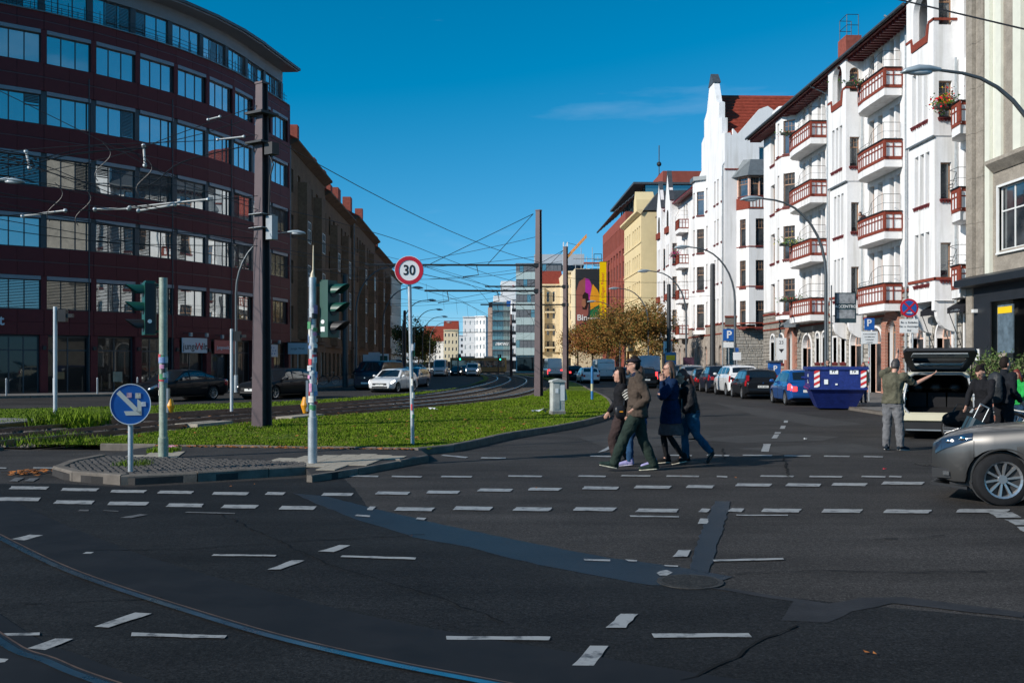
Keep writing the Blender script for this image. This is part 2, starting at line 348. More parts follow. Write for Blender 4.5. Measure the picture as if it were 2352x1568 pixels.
def paint_mat():
    m, nt, b = new_mat('road_paint'); n = nt.nodes; l = nt.links.new; b.inputs['Roughness'].default_value = 0.6
    t = n.new('ShaderNodeTexCoord'); a = n.new('ShaderNodeTexNoise'); a.inputs['Scale'].default_value = 7; a.inputs['Detail'].default_value = 9; a.inputs['Roughness'].default_value = 0.75
    r = n.new('ShaderNodeValToRGB'); e = r.color_ramp.elements; e[0].position = 0.36; e[1].position = 0.50; e[0].color = (0.08, 0.08, 0.08, 1); e[1].color = (0.31, 0.31, 0.30, 1)
    l(t.outputs['Object'], a.inputs['Vector']); l(a.outputs['Fac'], r.inputs['Fac']); l(r.outputs['Color'], b.inputs['Base Color']); _M['road_paint'] = m
paint_mat()
M('paint_worn', (0.12, 0.12, 0.12), 0.7, var=0.5, scale=9)
road = struct(MB().face([(-1500,-60,0),(1500,-60,0),(1500,2600,0),(-1500,2600,0)]).build('road', _M['asphalt']))
def sheet(name, px, z, mat, parent=road):
    return MB().face([G(*p)+(z,) for p in px][::-1]).build(name, mat, parent)
def ccw(pts):
    k = len(pts); ar = sum(pts[i][0]*pts[(i+1)%k][1]-pts[(i+1)%k][0]*pts[i][1] for i in range(k)); return pts if ar > 0 else pts[::-1]
jr = random.Random(99)
def ragged(pts, step, amp):
    out = []
    for i in range(len(pts)):
        a, b = pts[i], pts[(i+1) % len(pts)]; d = math.hypot(b[0]-a[0], b[1]-a[1]); n = max(1, min(60, int(d/step)))
        for k in range(n): t = k/n; out.append((a[0]+(b[0]-a[0])*t+jr.uniform(-amp,amp), a[1]+(b[1]-a[1])*t+jr.uniform(-amp,amp)))
    return out
def flat(name, pts, z, mat, parent=None):
    if name == 'road_marking': pts = ragged(pts, .09, .008)
    if name == 'asphalt_patch': pts = ragged(pts, .16, .014)
    return MB().face([(p[0], p[1], z) for p in ccw(pts)]).build(name, mat, parent)
def pxs(l, z=0.0): return [G(p[0], p[1], z) for p in l]
flat('asphalt_patch', pxs([(-260,1112),(130,1110),(300,1119),(500,1108),(720,1096),(780,1093),(794,1101),(818,1128),(844,1165),(980,1215),(1176,1260),(1400,1320),(1616,1352),(1900,1382),(2352,1425),(2600,1440),(3200,2300),(-900,2300)]), 0.003, _M['asphalt_new'], road)
flat('asphalt_patch', pxs([(672,1133),(750,1140),(850,1166),(980,1197),(1176,1239),(1401,1282),(1591,1307),(1686,1326),(1616,1345),(1496,1345),(1341,1317),(1176,1285),(1075,1257),(950,1234),(800,1187),(715,1152)]), 0.006, _M['asphalt_tar'], road)
flat('asphalt_patch', pxs([(1641,1152),(1678,1152),(1628,1318),(1583,1307),(1606,1232)]), 0.008, _M['asphalt_tar'], road)
flat('asphalt_patch', pxs([(1616,1350),(1826,1382),(1796,1427),(1901,1430),(1956,1404),(2051,1387),(2352,1420),(2352,1407),(2076,1372),(1976,1374),(1901,1387),(1676,1352)]), 0.006, M('asphalt_grey', (0.030, 0.031, 0.034), 0.8, var=0.3, scale=3, bump=0.2), road)
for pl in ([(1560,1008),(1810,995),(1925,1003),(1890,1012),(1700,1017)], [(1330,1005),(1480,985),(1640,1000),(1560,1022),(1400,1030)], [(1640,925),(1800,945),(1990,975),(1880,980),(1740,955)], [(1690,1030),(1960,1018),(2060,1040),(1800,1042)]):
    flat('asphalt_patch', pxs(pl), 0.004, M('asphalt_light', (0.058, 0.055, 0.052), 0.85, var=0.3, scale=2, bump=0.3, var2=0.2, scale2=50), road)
def mark(px, worn=False): flat('road_marking', pxs(px), 0.011, _M['paint_worn' if worn else 'road_paint'], road)
def dash(x0, x1, y, h=8, sk=8): mark([(x0, y+h/2), (x0+sk, y-h/2), (x1, y-h/2+ (1 if sk>0 else 0)), (x1-sk, y+h/2+1)])
for x0, x1, y in ((-12,95,1147),(122,218,1154),(245,343,1157),(380,470,1161),(507,595,1164),(640,728,1167),(842,862,1168),(905,998,1170),(1040,1133,1168),(1177,1268,1170),(1315,1416,1170),(1460,1560,1173),(1605,1632,1173),(1672,1710,1172),(1747,1842,1173),(1885,1983,1174),(2028,2141,1175),(2195,2320,1174)): dash(x0, x1, y)
for x0, x1, y in ((20,113,1121),(138,228,1125),(252,337,1129),(361,446,1131),(485,573,1134),(608,656,1134),(737,813,1136),(861,943,1133),(978,1057,1131),(1095,1180,1126),(1212,1290,1124),(1336,1423,1121),(1455,1543,1119),(1575,1641,1118),(1688,1774,1114),(1804,1887,1114),(1908,1994,1113),(2024,2124,1110),(2142,2168,1108)): dash(x0, x1, y, 6.5, 7)
for x0, x1, y in ((802,870,1094),(899,969,1095),(1012,1085,1095),(1167,1245,1094),(1327,1392,1094),(1426,1495,1093),(1530,1606,1094),(1645,1671,1095),(1745,1824,1094),(1858,1935,1095),(1978,2035,1095),(2041,2072,1095)): dash(x0, x1, y, 3.2, 2)
for x0, x1, y in ((1104,1162,1052),(1355,1405,1048),(1530,1590,1046),(1623,1676,1046),(1705,1774,1046),(1800,1863,1047),(1891,1952,1048),(1983,2029,1049)): dash(x0, x1, y, 2.6, 2)
mark([(1013,1047),(1018,1045),(1075,1050),(1070,1053)])
for q in ([(1754,1020),(1771,1020),(1765,1038),(1748,1038)], [(1772,1007),(1785,1007),(1790,998),(1778,998)], [(1778,996),(1792,996),(1794,993),(1780,993)], [(1791,985),(1802,985),(1805,978),(1794,978)], [(1800,971),(1809,971),(1810,966),(1801,966)], [(1373,1040),(1392,1036),(1412,1024),(1399,1025)], [(1545,960),(1560,963),(1555,965),(1540,962)]): mark(q)
Z4 = lambda l: [(1176+a*.5, 1142+b*.5) for a, b in l]
for q in ([(435,603),(520,603),(580,540),(500,540)], [(277,780),(375,780),(443,688),(355,688)], [(645,632),(1090,630),(1098,647),(655,650)], [(-300,643),(178,645),(175,661),(-302,658)], [(925,290),(1245,282),(1248,290),(930,298)], [(740,277),(802,277),(818,245),(765,245)], [(855,125),(895,125),(904,100),(865,100)], [(325,287),(450,290),(452,297),(335,294)], [(520,290),(578,292),(575,299),(535,297)], [(700,315),(762,317),(760,324),(708,321)], [(538,86),(770,90),(770,95),(542,92)], [(1030,82),(1270,83),(1270,88),(1032,87)], [(2190,72),(2300,72),(2338,95),(2230,97)], [(2265,105),(2372,105),(2402,130),(2315,130)], [(2315,138),(2400,138),(2440,165),(2350,162)], [(663,352),(680,342),(715,338),(737,350),(715,364),(680,364)]): mark(Z4(q))
Z3 = lambda l: [(a*.5, 1142+b*.5) for a, b in l]
for q in ([(970,272),(1262,275),(1270,268),(980,265)], [(1462,252),(1535,255),(1612,224),(1560,222)], [(1232,335),(1290,336),(1400,294),(1340,293)], [(1567,278),(1905,289),(1910,280),(1575,271)], [(430,598),(500,603),(693,540),(625,535)], [(600,643),(1035,654),(1045,640),(608,627)], [(-60,645),(180,640),(185,627),(-60,632)], [(120,700),(210,706),(333,657),(255,653)], [(50,196),(110,201),(198,177),(140,174)], [(380,262),(420,263),(430,255),(395,255)], [(-40,770),(20,762),(35,750),(-20,746)], [(1630,88),(1700,93),(1705,86),(1640,82)], [(1910,104),(1945,108),(1958,98),(1915,96)]): mark(Z3(q))
for q in ([(550,97),(600,98),(680,82),(640,80)], [(850,73),(1080,79),(1080,75),(860,69)], [(360,66),(405,66),(408,60),(368,60)], [(470,64),(545,68),(545,65),(475,62)]): mark(Z3(q), True)
for x0, x1, y in ((-5,30,1029),(145,192,1029),(238,300,1030),(380,470,1036),(75,145,1075),(-20,16,1075)): dash(x0, x1, y, 2.5, 3)
for q in ([(20,1106),(35,1098),(55,1098),(40,1107)], [(55,1106),(68,1099),(90,1098),(76,1107)]): mark(q, True)
for k in range(9): mark([(930+k*14, 902-k*1.4), (932+k*14, 901.2-k*1.4), (939+k*14, 900.4-k*1.4), (937+k*14, 901.1-k*1.4)])
# cracks and sealed joints in the asphalt
M('crack', (.008,.008,.008), .95, var=.2, scale=9)
for pts, w in (([(1560,1568),(1621,1544),(1700,1508),(1776,1457),(1851,1429)],.012), ([(205,1266),(420,1262),(700,1244),(1000,1227)],.010), ([(0,1390),(200,1384),(420,1372)],.010), ([(1690,1318),(1900,1312),(2120,1316),(2352,1310)],.012), ([(1800,1052),(1806,1075),(1812,1098)],.02), ([(1660,1030),(1664,1058)],.02), ([(500,1180),(760,1300),(1000,1372),(1180,1440)],.008), ([(2000,1240),(2120,1236),(2200,1228)],.014)):
    path = []
    for i in range(len(pts)-1):
        a, b = Vector(G(*pts[i])), Vector(G(*pts[i+1])); n = max(2, int((b-a).length/.12))
        path += [a.lerp(b, k/n)+Vector((jr.uniform(-.025,.025), jr.uniform(-.025,.025))) for k in range(n)]
    mb = MB()
    for i in range(len(path)-1):
        t_ = (path[i+1]-path[i]).normalized(); nn = Vector((-t_.y, t_.x))*w*jr.uniform(.3,1.0)
        mb.face([(path[i].x-nn.x,path[i].y-nn.y,.0125),(path[i+1].x-nn.x,path[i+1].y-nn.y,.0125),(path[i+1].x+nn.x,path[i+1].y+nn.y,.0125),(path[i].x+nn.x,path[i].y+nn.y,.0125)])
    struct(mb.build('asphalt_crack', _M['crack'], road), 'stuff')
# grooved tram rails crossing the junction
def smooth_path(pts, n=6):
    pts = [Vector(p) for p in pts]; out = []
    for i in range(len(pts)-1):
        p0, p1, p2, p3 = pts[max(i-1,0)], pts[i], pts[i+1], pts[min(i+2, len(pts)-1)]
        for k in range(n):
            t = k/n; out.append(0.5*((2*p1)+(p2-p0)*t+(2*p0-5*p1+4*p2-p3)*t*t+(3*p1-p0-3*p2+p3)*t**3))
    return out + [pts[-1]]
def offset_path(path, d):
    out = []
    for i, p in enumerate(path):
        t = (path[min(i+1, len(path)-1)] - path[max(i-1, 0)]).normalized(); out.append(p + Vector((-t.y, t.x)).to_3d() * d if len(p) == 3 else p + Vector((-t.y, t.x)) * d)
    return out
def ribbon(mb, path, a, b, z, mi=0):
    pa, pb = offset_path(path, a), offset_path(path, b)
    for i in range(len(path)-1): mb.face([(pb[i].x,pb[i].y,z),(pa[i].x,pa[i].y,z),(pa[i+1].x,pa[i+1].y,z),(pb[i+1].x,pb[i+1].y,z)], mi)
    return mb
fg = [[(-7.2,13.2),(-5.6,11.0),(-4.68,9.82),(-3.63,8.53),(-2.84,7.68),(-1.93,6.8),(-1.32,6.24),(-0.64,5.72),(-0.04,5.33),(1.5,4.4),(3.5,3.6)], [(-5.6,10.0),(-4.2,7.75),(-2.93,6.15),(-2.5,5.76),(-2.08,5.39),(-0.9,4.5),(0.6,3.6)]]
for p in fg:
    sp = smooth_path([Vector(q) for q in p], 5); mb = MB()
    ribbon(mb, sp, 0.035, -0.02, 0.015, 0); ribbon(mb, sp, 0.06, 0.035, 0.013, 1); ribbon(mb, sp, 0.075, 0.06, 0.0145, 2)
    mb.build('groove_rail', [M('rail_worn', (0.42, 0.42, 0.42), 0.28, 1.0, var=0.25, scale=4), _M['black'], M('rail_rust', (0.16, 0.10, 0.07), 0.55, 0.5, var=0.35, scale=5)], road)
    ribbon(MB(), sp, 0.75 if p is fg[0] else 0.2, -0.02 if p is fg[0] else -0.45, 0.009).build('asphalt_patch', M('asphalt_track', (0.014, 0.015, 0.017), 0.75, var=0.25, scale=2), road)
# ---------------------------------------------------------------- tram track bed in the middle of the street
NR = [(-22,8.5),(-15,14.2),(-11.6,17.9),(-9.8,20.6),(-8.3,24.6),(-6.5,29.6),(-4.2,34.2),(-1.9,39.4),(1.46,50.5),(3.6,66),(5.3,88),(6.3,112),(6.3,140),(4.6,175),(1.5,215),(-3,260)]
nr = smooth_path([Vector(q) for q in NR], 8)
edge_r = offset_path(nr, -0.75); edge_l = offset_path(nr, 5.6)
k0 = next(i for i, p in enumerate(nr) if p.y > 20.3)
bed = [(p.x, p.y) for p in edge_r[k0:]] + [(p.x, p.y) for p in edge_l[k0-6:][::-1]]
struct(flat('track_bed', bed, 0.035, _M['ballast']))
def rail(path, parent):
    mb = MB(); z0, z1 = 0.04, 0.17
    for a, b, zz0, zz1, mi in ((0.035, -0.035, z1-0.04, z1, 0), (0.012, -0.012, z0, z1-0.04, 0), (0.07, -0.07, z0, z0+0.02, 0)):
        pa, pb = offset_path(path, a), offset_path(path, b)
        for i in range(len(path)-1):
            A0, A1, B0, B1 = pa[i], pa[i+1], pb[i], pb[i+1]
            mb.face([(B0.x,B0.y,zz1),(B1.x,B1.y,zz1),(A1.x,A1.y,zz1),(A0.x,A0.y,zz1)], 1 if zz1 == z1 else 0)
            mb.face([(B0.x,B0.y,zz0),(B1.x,B1.y,zz0),(B1.x,B1.y,zz1),(B0.x,B0.y,zz1)], 0); mb.face([(A1.x,A1.y,zz0),(A0.x,A0.y,zz0),(A0.x,A0.y,zz1),(A1.x,A1.y,zz1)], 0)
    mb.build('rail', [_M['rail_steel'], _M['rail_shine']], parent)
sl_me = MB().box(-1.2,-0.12,0.0,1.2,0.12,0.075).mesh('sleeper', M('sleeper', (0.10, 0.085, 0.075), 0.9, var=0.3, scale=5))
for off, lab in ((0.0, 'tram track on ballast nearest the lawn with four poles'), (3.1, 'tram track on ballast beside the far strip of grass')):
    t = thing('tram_track', lab, 'tram track', (0,0,0), group='tram tracks along the middle of the street')
    a = offset_path(nr, off)[k0-4:]; b = offset_path(nr, off+1.435)[k0-4:]
    rail(a, t); rail(b, t)
    cpath = offset_path(nr, off+0.7175)[k0-1:]; acc = 0
    for i in range(len(cpath)-1):
        seg = (cpath[i+1]-cpath[i]).length; d = (cpath[i+1]-cpath[i]).normalized()
        while acc < seg:
            if cpath[i].y + acc < 75:
                p = cpath[i] + d*acc; mobj('sleeper', sl_me, t, (p.x, p.y, 0.0), (0,0,math.atan2(d.y, d.x)+R(90)))
            acc += 0.9
        acc -= seg
# crossing panels, concrete lids between the rails
for px, py, w, h in ((470,973,1.6,0.7),(690,957,1.9,0.55),(560,1000,0.1,0.1)):
    if w > 0.5:
        x, y = G(px, py, 0.12); tag(MB().box(-w/2,-h/2,0,w/2,h/2,0.13).build('concrete_lid', _M['slab'], None, None, (x,y,0.035), (0,0,R(70))), 'flat concrete lid lying between the rails '+('by the left signal pole' if px < 500 else 'right of the tall tapered mast'), 'concrete lid')
rnd = random.Random(3)
def in_poly(x, y, pts):
    c = False; j = len(pts)-1
    for i in range(len(pts)):
        xi, yi = pts[i]; xj, yj = pts[j]
        if (yi > y) != (yj > y) and x < (xj-xi)*(y-yi)/(yj-yi)+xi: c = not c
        j = i
    return c
mb = MB(); cnt = 0
while cnt < 9000:
    x, y = rnd.uniform(-18, 4), 20 + 45*rnd.random()**1.7
    if not in_poly(x, y, bed): continue
    cnt += 1; s = rnd.uniform(0.02, 0.05); n = len(mb.v); a = rnd.uniform(0, 6.28)
    pts = [(s*rnd.uniform(.7,1.3)*math.cos(a+k*2.1), s*rnd.uniform(.7,1.3)*math.sin(a+k*2.1), rnd.uniform(0,.4)*s) for k in range(3)] + [(0,0,s*rnd.uniform(.8,1.4))]
    mb.v += [(x+p[0], y+p[1], 0.036+p[2]) for p in pts]
    for q in ((0,1,3),(1,2,3),(2,0,3)): mb.f.append(tuple(n+i for i in q)); mb.m.append(0)
struct(mb.build('ballast_stones', _M['stone_chip']), 'stuff')['label'] = 'loose brown ballast stones around the tram rails'
# ---------------------------------------------------------------- near lawn with kerb
gr_right = [(-1.0,18.9),(-0.3,20.5),(0.42,22.6),(1.3,24.5),(2.23,26.5),(3.2,29.2),(3.94,31.9),(4.7,35.8),(5.17,40),(5.8,46),(6.27,52.4),(7.0,66),(8.2,85),(8.9,110),(9.0,140),(7.4,178)]
gr_left = [(edge_r[i].x+0.02, edge_r[i].y) for i in range(k0, len(edge_r)) if edge_r[i].y < 180]
gr_poly = [(-8.0,20.15),(-6.44,19.94)] + gr_right + gr_left[::-1]
struct(flat('lawn', gr_poly, 0.11, _M['turf'])); 
fe = [(-26,34),(-17.6,36.9),(-13.7,39.0),(-8.7,44.2),(-6.5,48.6),(-4.6,54.8),(-2.9,62),(-1.5,72),(-0.6,88),(0.2,112),(0.1,140),(-1.6,176)]
el = [(p.x-0.02, p.y) for p in edge_l if 24 < p.y < 176]
fg_poly = [(-27,27)] + el + fe[::-1]
struct(flat('lawn_strip', fg_poly, 0.10, _M['turf']))
struct(MB().prism([(-27,26.9),(-24,24.5),(-19,23.4),(-16,23.6),(-13.4,26.5),(-12.6,29.8),(-15,30.5),(-26,30.0)], 0.0, 0.115).build('platform_slab', _M['concrete']))
def blades(name, poly, num, box, zf, label, near_pow=1.6, hmin=0.02, hmax=0.05, w=0.010, mat='grass_blade'):
    mb = MB(); c = 0; x0, x1, y0, y1 = box
    from mathutils import noise
    while c < num:
        x, y = rnd.uniform(x0, x1), y0 + (y1-y0)*rnd.random()**near_pow
        if not in_poly(x, y, poly): continue
        dn = noise.noise((x*0.8, y*0.8, 0.0)); dn2 = noise.noise((x*0.25, y*0.25, 4.0))
        if dn < -0.42 and rnd.random() < 0.55: c += 1; continue
        c += 1; k = (y/20)**0.75
        h = rnd.uniform(hmin, hmax)*(1+0.5*dn+0.6*dn2); a = rnd.uniform(0, 6.28); ww = w*k*rnd.uniform(.7,1.5); lx, ly = rnd.uniform(-.5,.5)*h, rnd.uniform(-.5,.5)*h
        n = len(mb.v); mb.v += [(x-ww*math.cos(a), y-ww*math.sin(a), zf), (x+ww*math.cos(a), y+ww*math.sin(a), zf), (x+lx*.4+ww*.6*math.cos(a), y+ly*.4+ww*.6*math.sin(a), zf+h*.55), (x+lx, y+ly, zf+h)]
        mb.f += [(n, n+1, n+2), (n, n+2, n+3)]; mb.m += [0, 0]
    o = struct(mb.build(name, _M[mat]), 'stuff'); o['label'] = label
blades('grass', gr_poly, 110000, (-9, 6.5, 18.9, 60), 0.11, 'short sunlit grass on the near lawn between tram track and road')
blades('grass', fg_poly, 22000, (-27, 0, 26, 75), 0.10, 'grass on the far strip between tram track and left road', hmin=0.025, hmax=0.06)
M('dry_blade', (.20,.17,.05), .8, var=.4, scale=3)
blades('dry_grass', gr_poly, 9000, (-9, 6.5, 18.9, 45), 0.11, 'dry yellowish blades scattered through the near lawn', mat='dry_blade')
wk = [(-9.6,20.4),(-7.3,20.4),(-6.6,21.5),(-7.4,23),(-9,22.5)]
blades('weeds', [(-10.6,20.5),(-7.0,20.3),(-7.6,22.4),(-9.7,23.2)], 1500, (-11,-6.5,20,24), 0.04, 'dark weeds growing beside the rails behind the blue arrow sign', 1, 0.06, 0.22)
blades('weeds', [(-11.9,26.3),(-10.3,26.3),(-10.3,28.2),(-12.0,28.4)], 1100, (-12.2,-10,26,28.6), 0.04, 'tall weeds between the rails near the left signal pole', 1, 0.12, 0.42)
blades('weeds', [(-6.1,18.2),(-5.6,18.2),(-5.6,18.75),(-6.1,18.75)], 500, (-6.2,-5.5,18.1,18.8), 0.11, 'tuft of weeds around the foot of the left traffic light pole', 1, 0.04, 0.11, 0.008)
blades('weeds', [(-5.75,15.6),(-5.2,15.6),(-5.2,16.1),(-5.75,16.1)], 260, (-5.8,-5.1,15.5,16.2), 0.11, 'dry weeds around the foot of the blue arrow sign', 1, 0.04, 0.16, 0.006)
def kerb_run(parent, pts, w, z0, z1, L0=1.0, mat='kerb', name='kerb_stone'):
    path = smooth_path([Vector(p) for p in pts], 8); acc = [path[0]]; d = 0; outp = [path[0]]
    for i in range(1, len(path)):
        seg = (path[i]-path[i-1]).length; d += seg
        if d >= L0: outp.append(path[i]); d = 0
    if d > 0.2: outp.append(path[-1])
    for i in range(len(outp)-1):
        a, b = outp[i], outp[i+1]; t = (b-a).normalized(); nn = Vector((-t.y, t.x)); g = 0.008
        jz = rnd.uniform(-.006, .006); a2, b2 = a+t*g, b-t*g
        q = [a2, b2, b2+nn*w, a2+nn*w]; q2 = [a2+nn*0.02, b2+nn*0.02, b2+nn*(w-0.005), a2+nn*(w-0.005)]
        n = MB(); lo = [(p.x, p.y, z0) for p in q]; mid = [(p.x, p.y, z1+jz-0.02) for p in q]; hi = [(p.x, p.y, z1+jz) for p in q2]
        for lst1, lst2 in ((lo, mid), (mid, hi)):
            for k in range(4): n.face([lst1[k], lst1[(k+1)%4], lst2[(k+1)%4], lst2[k]])
        n.face(hi); n.build(name, _M[mat], parent)
lawn_edge = struct(MB().prism([(-1.2,19.2),(-1.1,19.1),(-1.0,19.3)], 0.0, 0.05).build('lawn_kerb', _M['kerb']))
kerb_run(lawn_edge, [(-7.6,20.05),(-6.44,19.86),(-3.8,19.36),(-1.25,18.86)], 0.10, 0.0, 0.135)
kerb_run(lawn_edge, [(-1.2,18.74),(-0.85,18.9)] + [(p[0]+0.12, p[1]-0.05) for p in gr_right[1:12]], 0.14, 0.0, 0.145, 1.0)
far_k = [(p[0]+0.12, p[1]) for p in gr_right[11:]]
kerb_run(lawn_edge, far_k, 0.14, 0.0, 0.14, 6.0)
# ---------------------------------------------------------------- cobbled refuge with pavement
ik = [(-6.70,17.6),(-6.78,16.4),(-6.62,15.55),(-6.2,14.95),(-5.62,14.5),(-4.91,14.25),(-3.86,14.78),(-2.72,15.5)]
isl = ik + [G(716,1091,.1),G(770,1084,.1),G(985,1046,.1),(-1.15,18.80),(-3.8,19.33),(-6.44,19.84),(-6.62,19.4)]
island = struct(MB().prism(isl, 0.0, 0.10).build('refuge_pavement', M('asphalt_walk', (0.045, 0.042, 0.04), 0.9, var=0.25, scale=3, bump=0.3, bscale=60)))
kerb_run(island, ik, 0.16, 0.0, 0.145, 1.0)
kerb_run(island, [G(716,1092,.1),G(770,1085,.1),G(985,1047,.1)], 0.10, 0.0, 0.108, 1.0)
cob = [(-6.52,17.4),(-6.60,16.3),(-6.45,15.65),(-6.05,15.1),(-5.55,14.7),(-4.93,14.45),(-3.92,14.95),(-2.75,15.72),(-2.9,16.25),(-4.3,16.85),(-5.7,17.25)]
flat('cobble_bed', cob, 0.104, _M['soil'], island)
cmes = []
for k in range(6):
    s = 0.046; b = MB(); r_ = random.Random(k)
    base = [(-s,-s),(s,-s),(s,s),(-s,s)]; base = [(p[0]*r_.uniform(.85,1.05), p[1]*r_.uniform(.85,1.05)) for p in base]
    top = [(p[0]*.72, p[1]*.72) for p in base]
    for i in range(4): j = (i+1)%4; b.face([(base[i][0],base[i][1],0),(base[j][0],base[j][1],0),(base[j][0],base[j][1],.016),(base[i][0],base[i][1],.016)]); b.face([(base[i][0],base[i][1],.016),(base[j][0],base[j][1],.016),(top[j][0],top[j][1],.03),(top[i][0],top[i][1],.03)])
    b.face([(p[0],p[1],.03) for p in top]); cmes.append((b, b.mesh('cobblestone', _M['cobble'])))
spots = []; y = 14.3; row = 0
while y < 17.5:
    x = -6.7 + (row % 2)*0.05
    while x < -2.6:
        if in_poly(x, y, cob): spots.append((x+rnd.uniform(-.008,.008), y+rnd.uniform(-.008,.008)))
        x += 0.105
    y += 0.105; row += 1
spots.sort(key=lambda p: (p[0]+5.5)**2*0.15 + p[1]*p[1]*0.2)
rest = MB()
for i, (x, y) in enumerate(spots):
    b, me = cmes[rnd.randrange(6)]; a = rnd.uniform(-.12,.12); dz = rnd.uniform(-.007,.005)
    if i < 300: mobj('cobblestone', me, island, (x, y, 0.104+dz), (rnd.uniform(-.05,.05), rnd.uniform(-.05,.05), a))
    else:
        n = len(rest.v); ca, sa = math.cos(a), math.sin(a)
        rest.v += [(x+p[0]*ca-p[1]*sa, y+p[0]*sa+p[1]*ca, 0.104+dz+p[2]) for p in b.v]; rest.f += [tuple(n+q for q in f) for f in b.f]; rest.m += [0]*len(b.f)
struct(rest.build('cobblestones', _M['cobble'], island), 'stuff')
def slabs(poly, ang, s=0.30):
    me = MB().box(-s/2+.004,-s/2+.004,0,s/2-.004,s/2-.004,0.012).mesh('paving_slab', _M['slab']); ca, sa = math.cos(ang), math.sin(ang)
    for i in range(-14, 15):
        for j in range(-14, 15):
            u, v = i*s, j*s + (s/2 if i % 2 else 0)
            cx = sum(p[0] for p in poly)/len(poly) + u*ca - v*sa; cy = sum(p[1] for p in poly)/len(poly) + u*sa + v*ca
            if in_poly(cx, cy, poly) and all(in_poly(cx+dx, cy+dy, isl) for dx in (-s*.6,s*.6) for dy in (-s*.6,s*.6)): mobj('paving_slab', me, island, (cx, cy, 0.1+rnd.uniform(0,.003)), (0,0,ang))
slabs(pxs([(345,1038),(432,1035),(345,1064),(268,1056)], .11), R(10)); slabs(pxs([(560,1066),(690,1048),(800,1043),(978,1046),(765,1081),(715,1087)], .11), R(-8))
# fallen leaves and litter
mb = MB()
def leaf(x, y, z, s):
    a = rnd.uniform(0, 6.28); n = len(mb.v); ca, sa = math.cos(a), math.sin(a)
    for p in ((-1,0,rnd.uniform(0,.4)),(0,-.6,0),(1,0,rnd.uniform(0,.7)),(0,.6,.25)): mb.v.append((x+s*(p[0]*ca-p[1]*sa), y+s*(p[0]*sa+p[1]*ca), z+s*p[2]))
    mb.f += [(n,n+1,n+2),(n,n+2,n+3)]; mb.m += [0,0]
for i in range(260): t = rnd.random(); leaf(-6.4+5.2*t, 19.84-0.98*t-0.03-abs(rnd.gauss(0,.07)), 0.112, rnd.uniform(.03,.06))
for i in range(110):
    x, y = rnd.uniform(-8,4), rnd.uniform(19.5,34)
    if in_poly(x, y, gr_poly): leaf(x, y, 0.19, rnd.uniform(.04,.07))
for i in range(60): leaf(-7.05+rnd.gauss(0,.16), 15.75+rnd.gauss(0,.14), 0.005+rnd.random()*.04, rnd.uniform(.04,.07))
for i in range(40): leaf(rnd.uniform(-10,-5), rnd.uniform(22,32), 0.1, rnd.uniform(.05,.08))
for px, py in ((530,1118),(585,1114),(660,1113),(1232,1122),(1565,1095),(1990,1503),(2010,1506),(945,1233),(1690,1098),(1435,1050)): x, y = G(px, py); leaf(x, y, 0.012, 0.024)
struct(mb.build('fallen_leaves', _M['leaf_brown']), 'stuff')['label'] = 'brown fallen leaves along the kerb and on the lawn'
def litter(px, py, z, s, col, label, name='litter'):
    x, y = G(px, py, z); b = MB(); r_ = random.Random(px)
    b.grid(lambda u, v: ((u-.5)*s, (v-.5)*s*.7, r_.uniform(0,.35)*s), 3, 3)
    tag(b.build(name, M('litter_'+name+str(px), col, .6), None, None, (x, y, z), (0,0,r_.uniform(0,3))), label, 'litter')
litter(1240, 949, .17, .5, (.75,.75,.75), 'crumpled white plastic bag on the lawn left of the grey cabinet')
litter(995, 941, .17, .28, (.75,.75,.75), 'white paper scrap on the grass edge near the rails')
litter(395, 1031, .06, .22, (.5,.2,.3), 'crushed white and red paper cup beside the rails')
litter(1850, 1009, .012, .10, (.7,.7,.7), 'small white paper scrap on the road by the lane dashes')
litter(2032, 1077, .012, .05, (.7,.02,.05), 'small red bottle cap on the asphalt behind the man at the hatch')
# dark round disc for a ragged worn patch in the asphalt, and gully
x, y = G(1585, 1337); mh = thing('worn_patch', 'round dark disc standing in for a ragged worn patch at the end of the dark tar strip', 'worn patch', (x, y, 0.006))
MB().disc((0,0,.002),(0,0,1),.26,.006,28).build('frame', M('iron_old', (.05,.048,.045), .7, .3, var=.4, scale=14, bump=.4), mh); MB().disc((0,0,.004),(0,0,1),.22,.006,28).build('lid', M('patch_dark', (.03,.03,.029), .85, var=.5, scale=20, bump=.6), mh)
x, y = G(2145, 1067); gy = thing('drain_grate', 'cast iron drain grate in the road ahead of the silver car', 'drain grate', (x, y, 0.003))
MB().box(-.28,-.2,0,.28,.2,.006).build('frame', _M['black'], gy)
for k in range(7): MB().box(-.26+k*.08,-.18,.006,-.22+k*.08,.18,.014).build('bar', _M['iron_old'], gy)
# ---------------------------------------------------------------- pavements left and right
rs = [(15.0,230),(15.0,96)] ; 
sw_r = [(16.3,178),(16.2,66),(15.9,56),(15.3,47),(14.8,42.5),(14.2,39.5),(13.9,36),(13.6,32),(13.5,27),(13.5,20),(13.6,12),(14,4),(60,4),(60,178)]
sr = struct(MB().prism(sw_r, 0.0, 0.12).build('pavement_right', _M['paving']))
kerb_run(sr, [(16.18,130),(16.08,66),(15.78,56),(15.18,47),(14.68,42.5),(14.08,39.5),(13.78,36),(13.48,32),(13.38,27),(13.38,20),(13.48,12)][::-1], -0.14, 0.0, 0.128, 2.0)
C1, R1 = Vector((-40, 76)), 24.4
arcp = lambda r, a: (C1.x + r*math.cos(R(a)), C1.y + r*math.sin(R(a)))
lw = [arcp(R1+4.6, a) for a in range(-85, -8, 6)] + [(-10.9,76),(-10.6,90),(-10.2,130),(-11,180)] 
sl = struct(MB().prism(lw + [(-60,180),(-60,48)], 0.0, 0.12).build('pavement_left', _M['paving']))
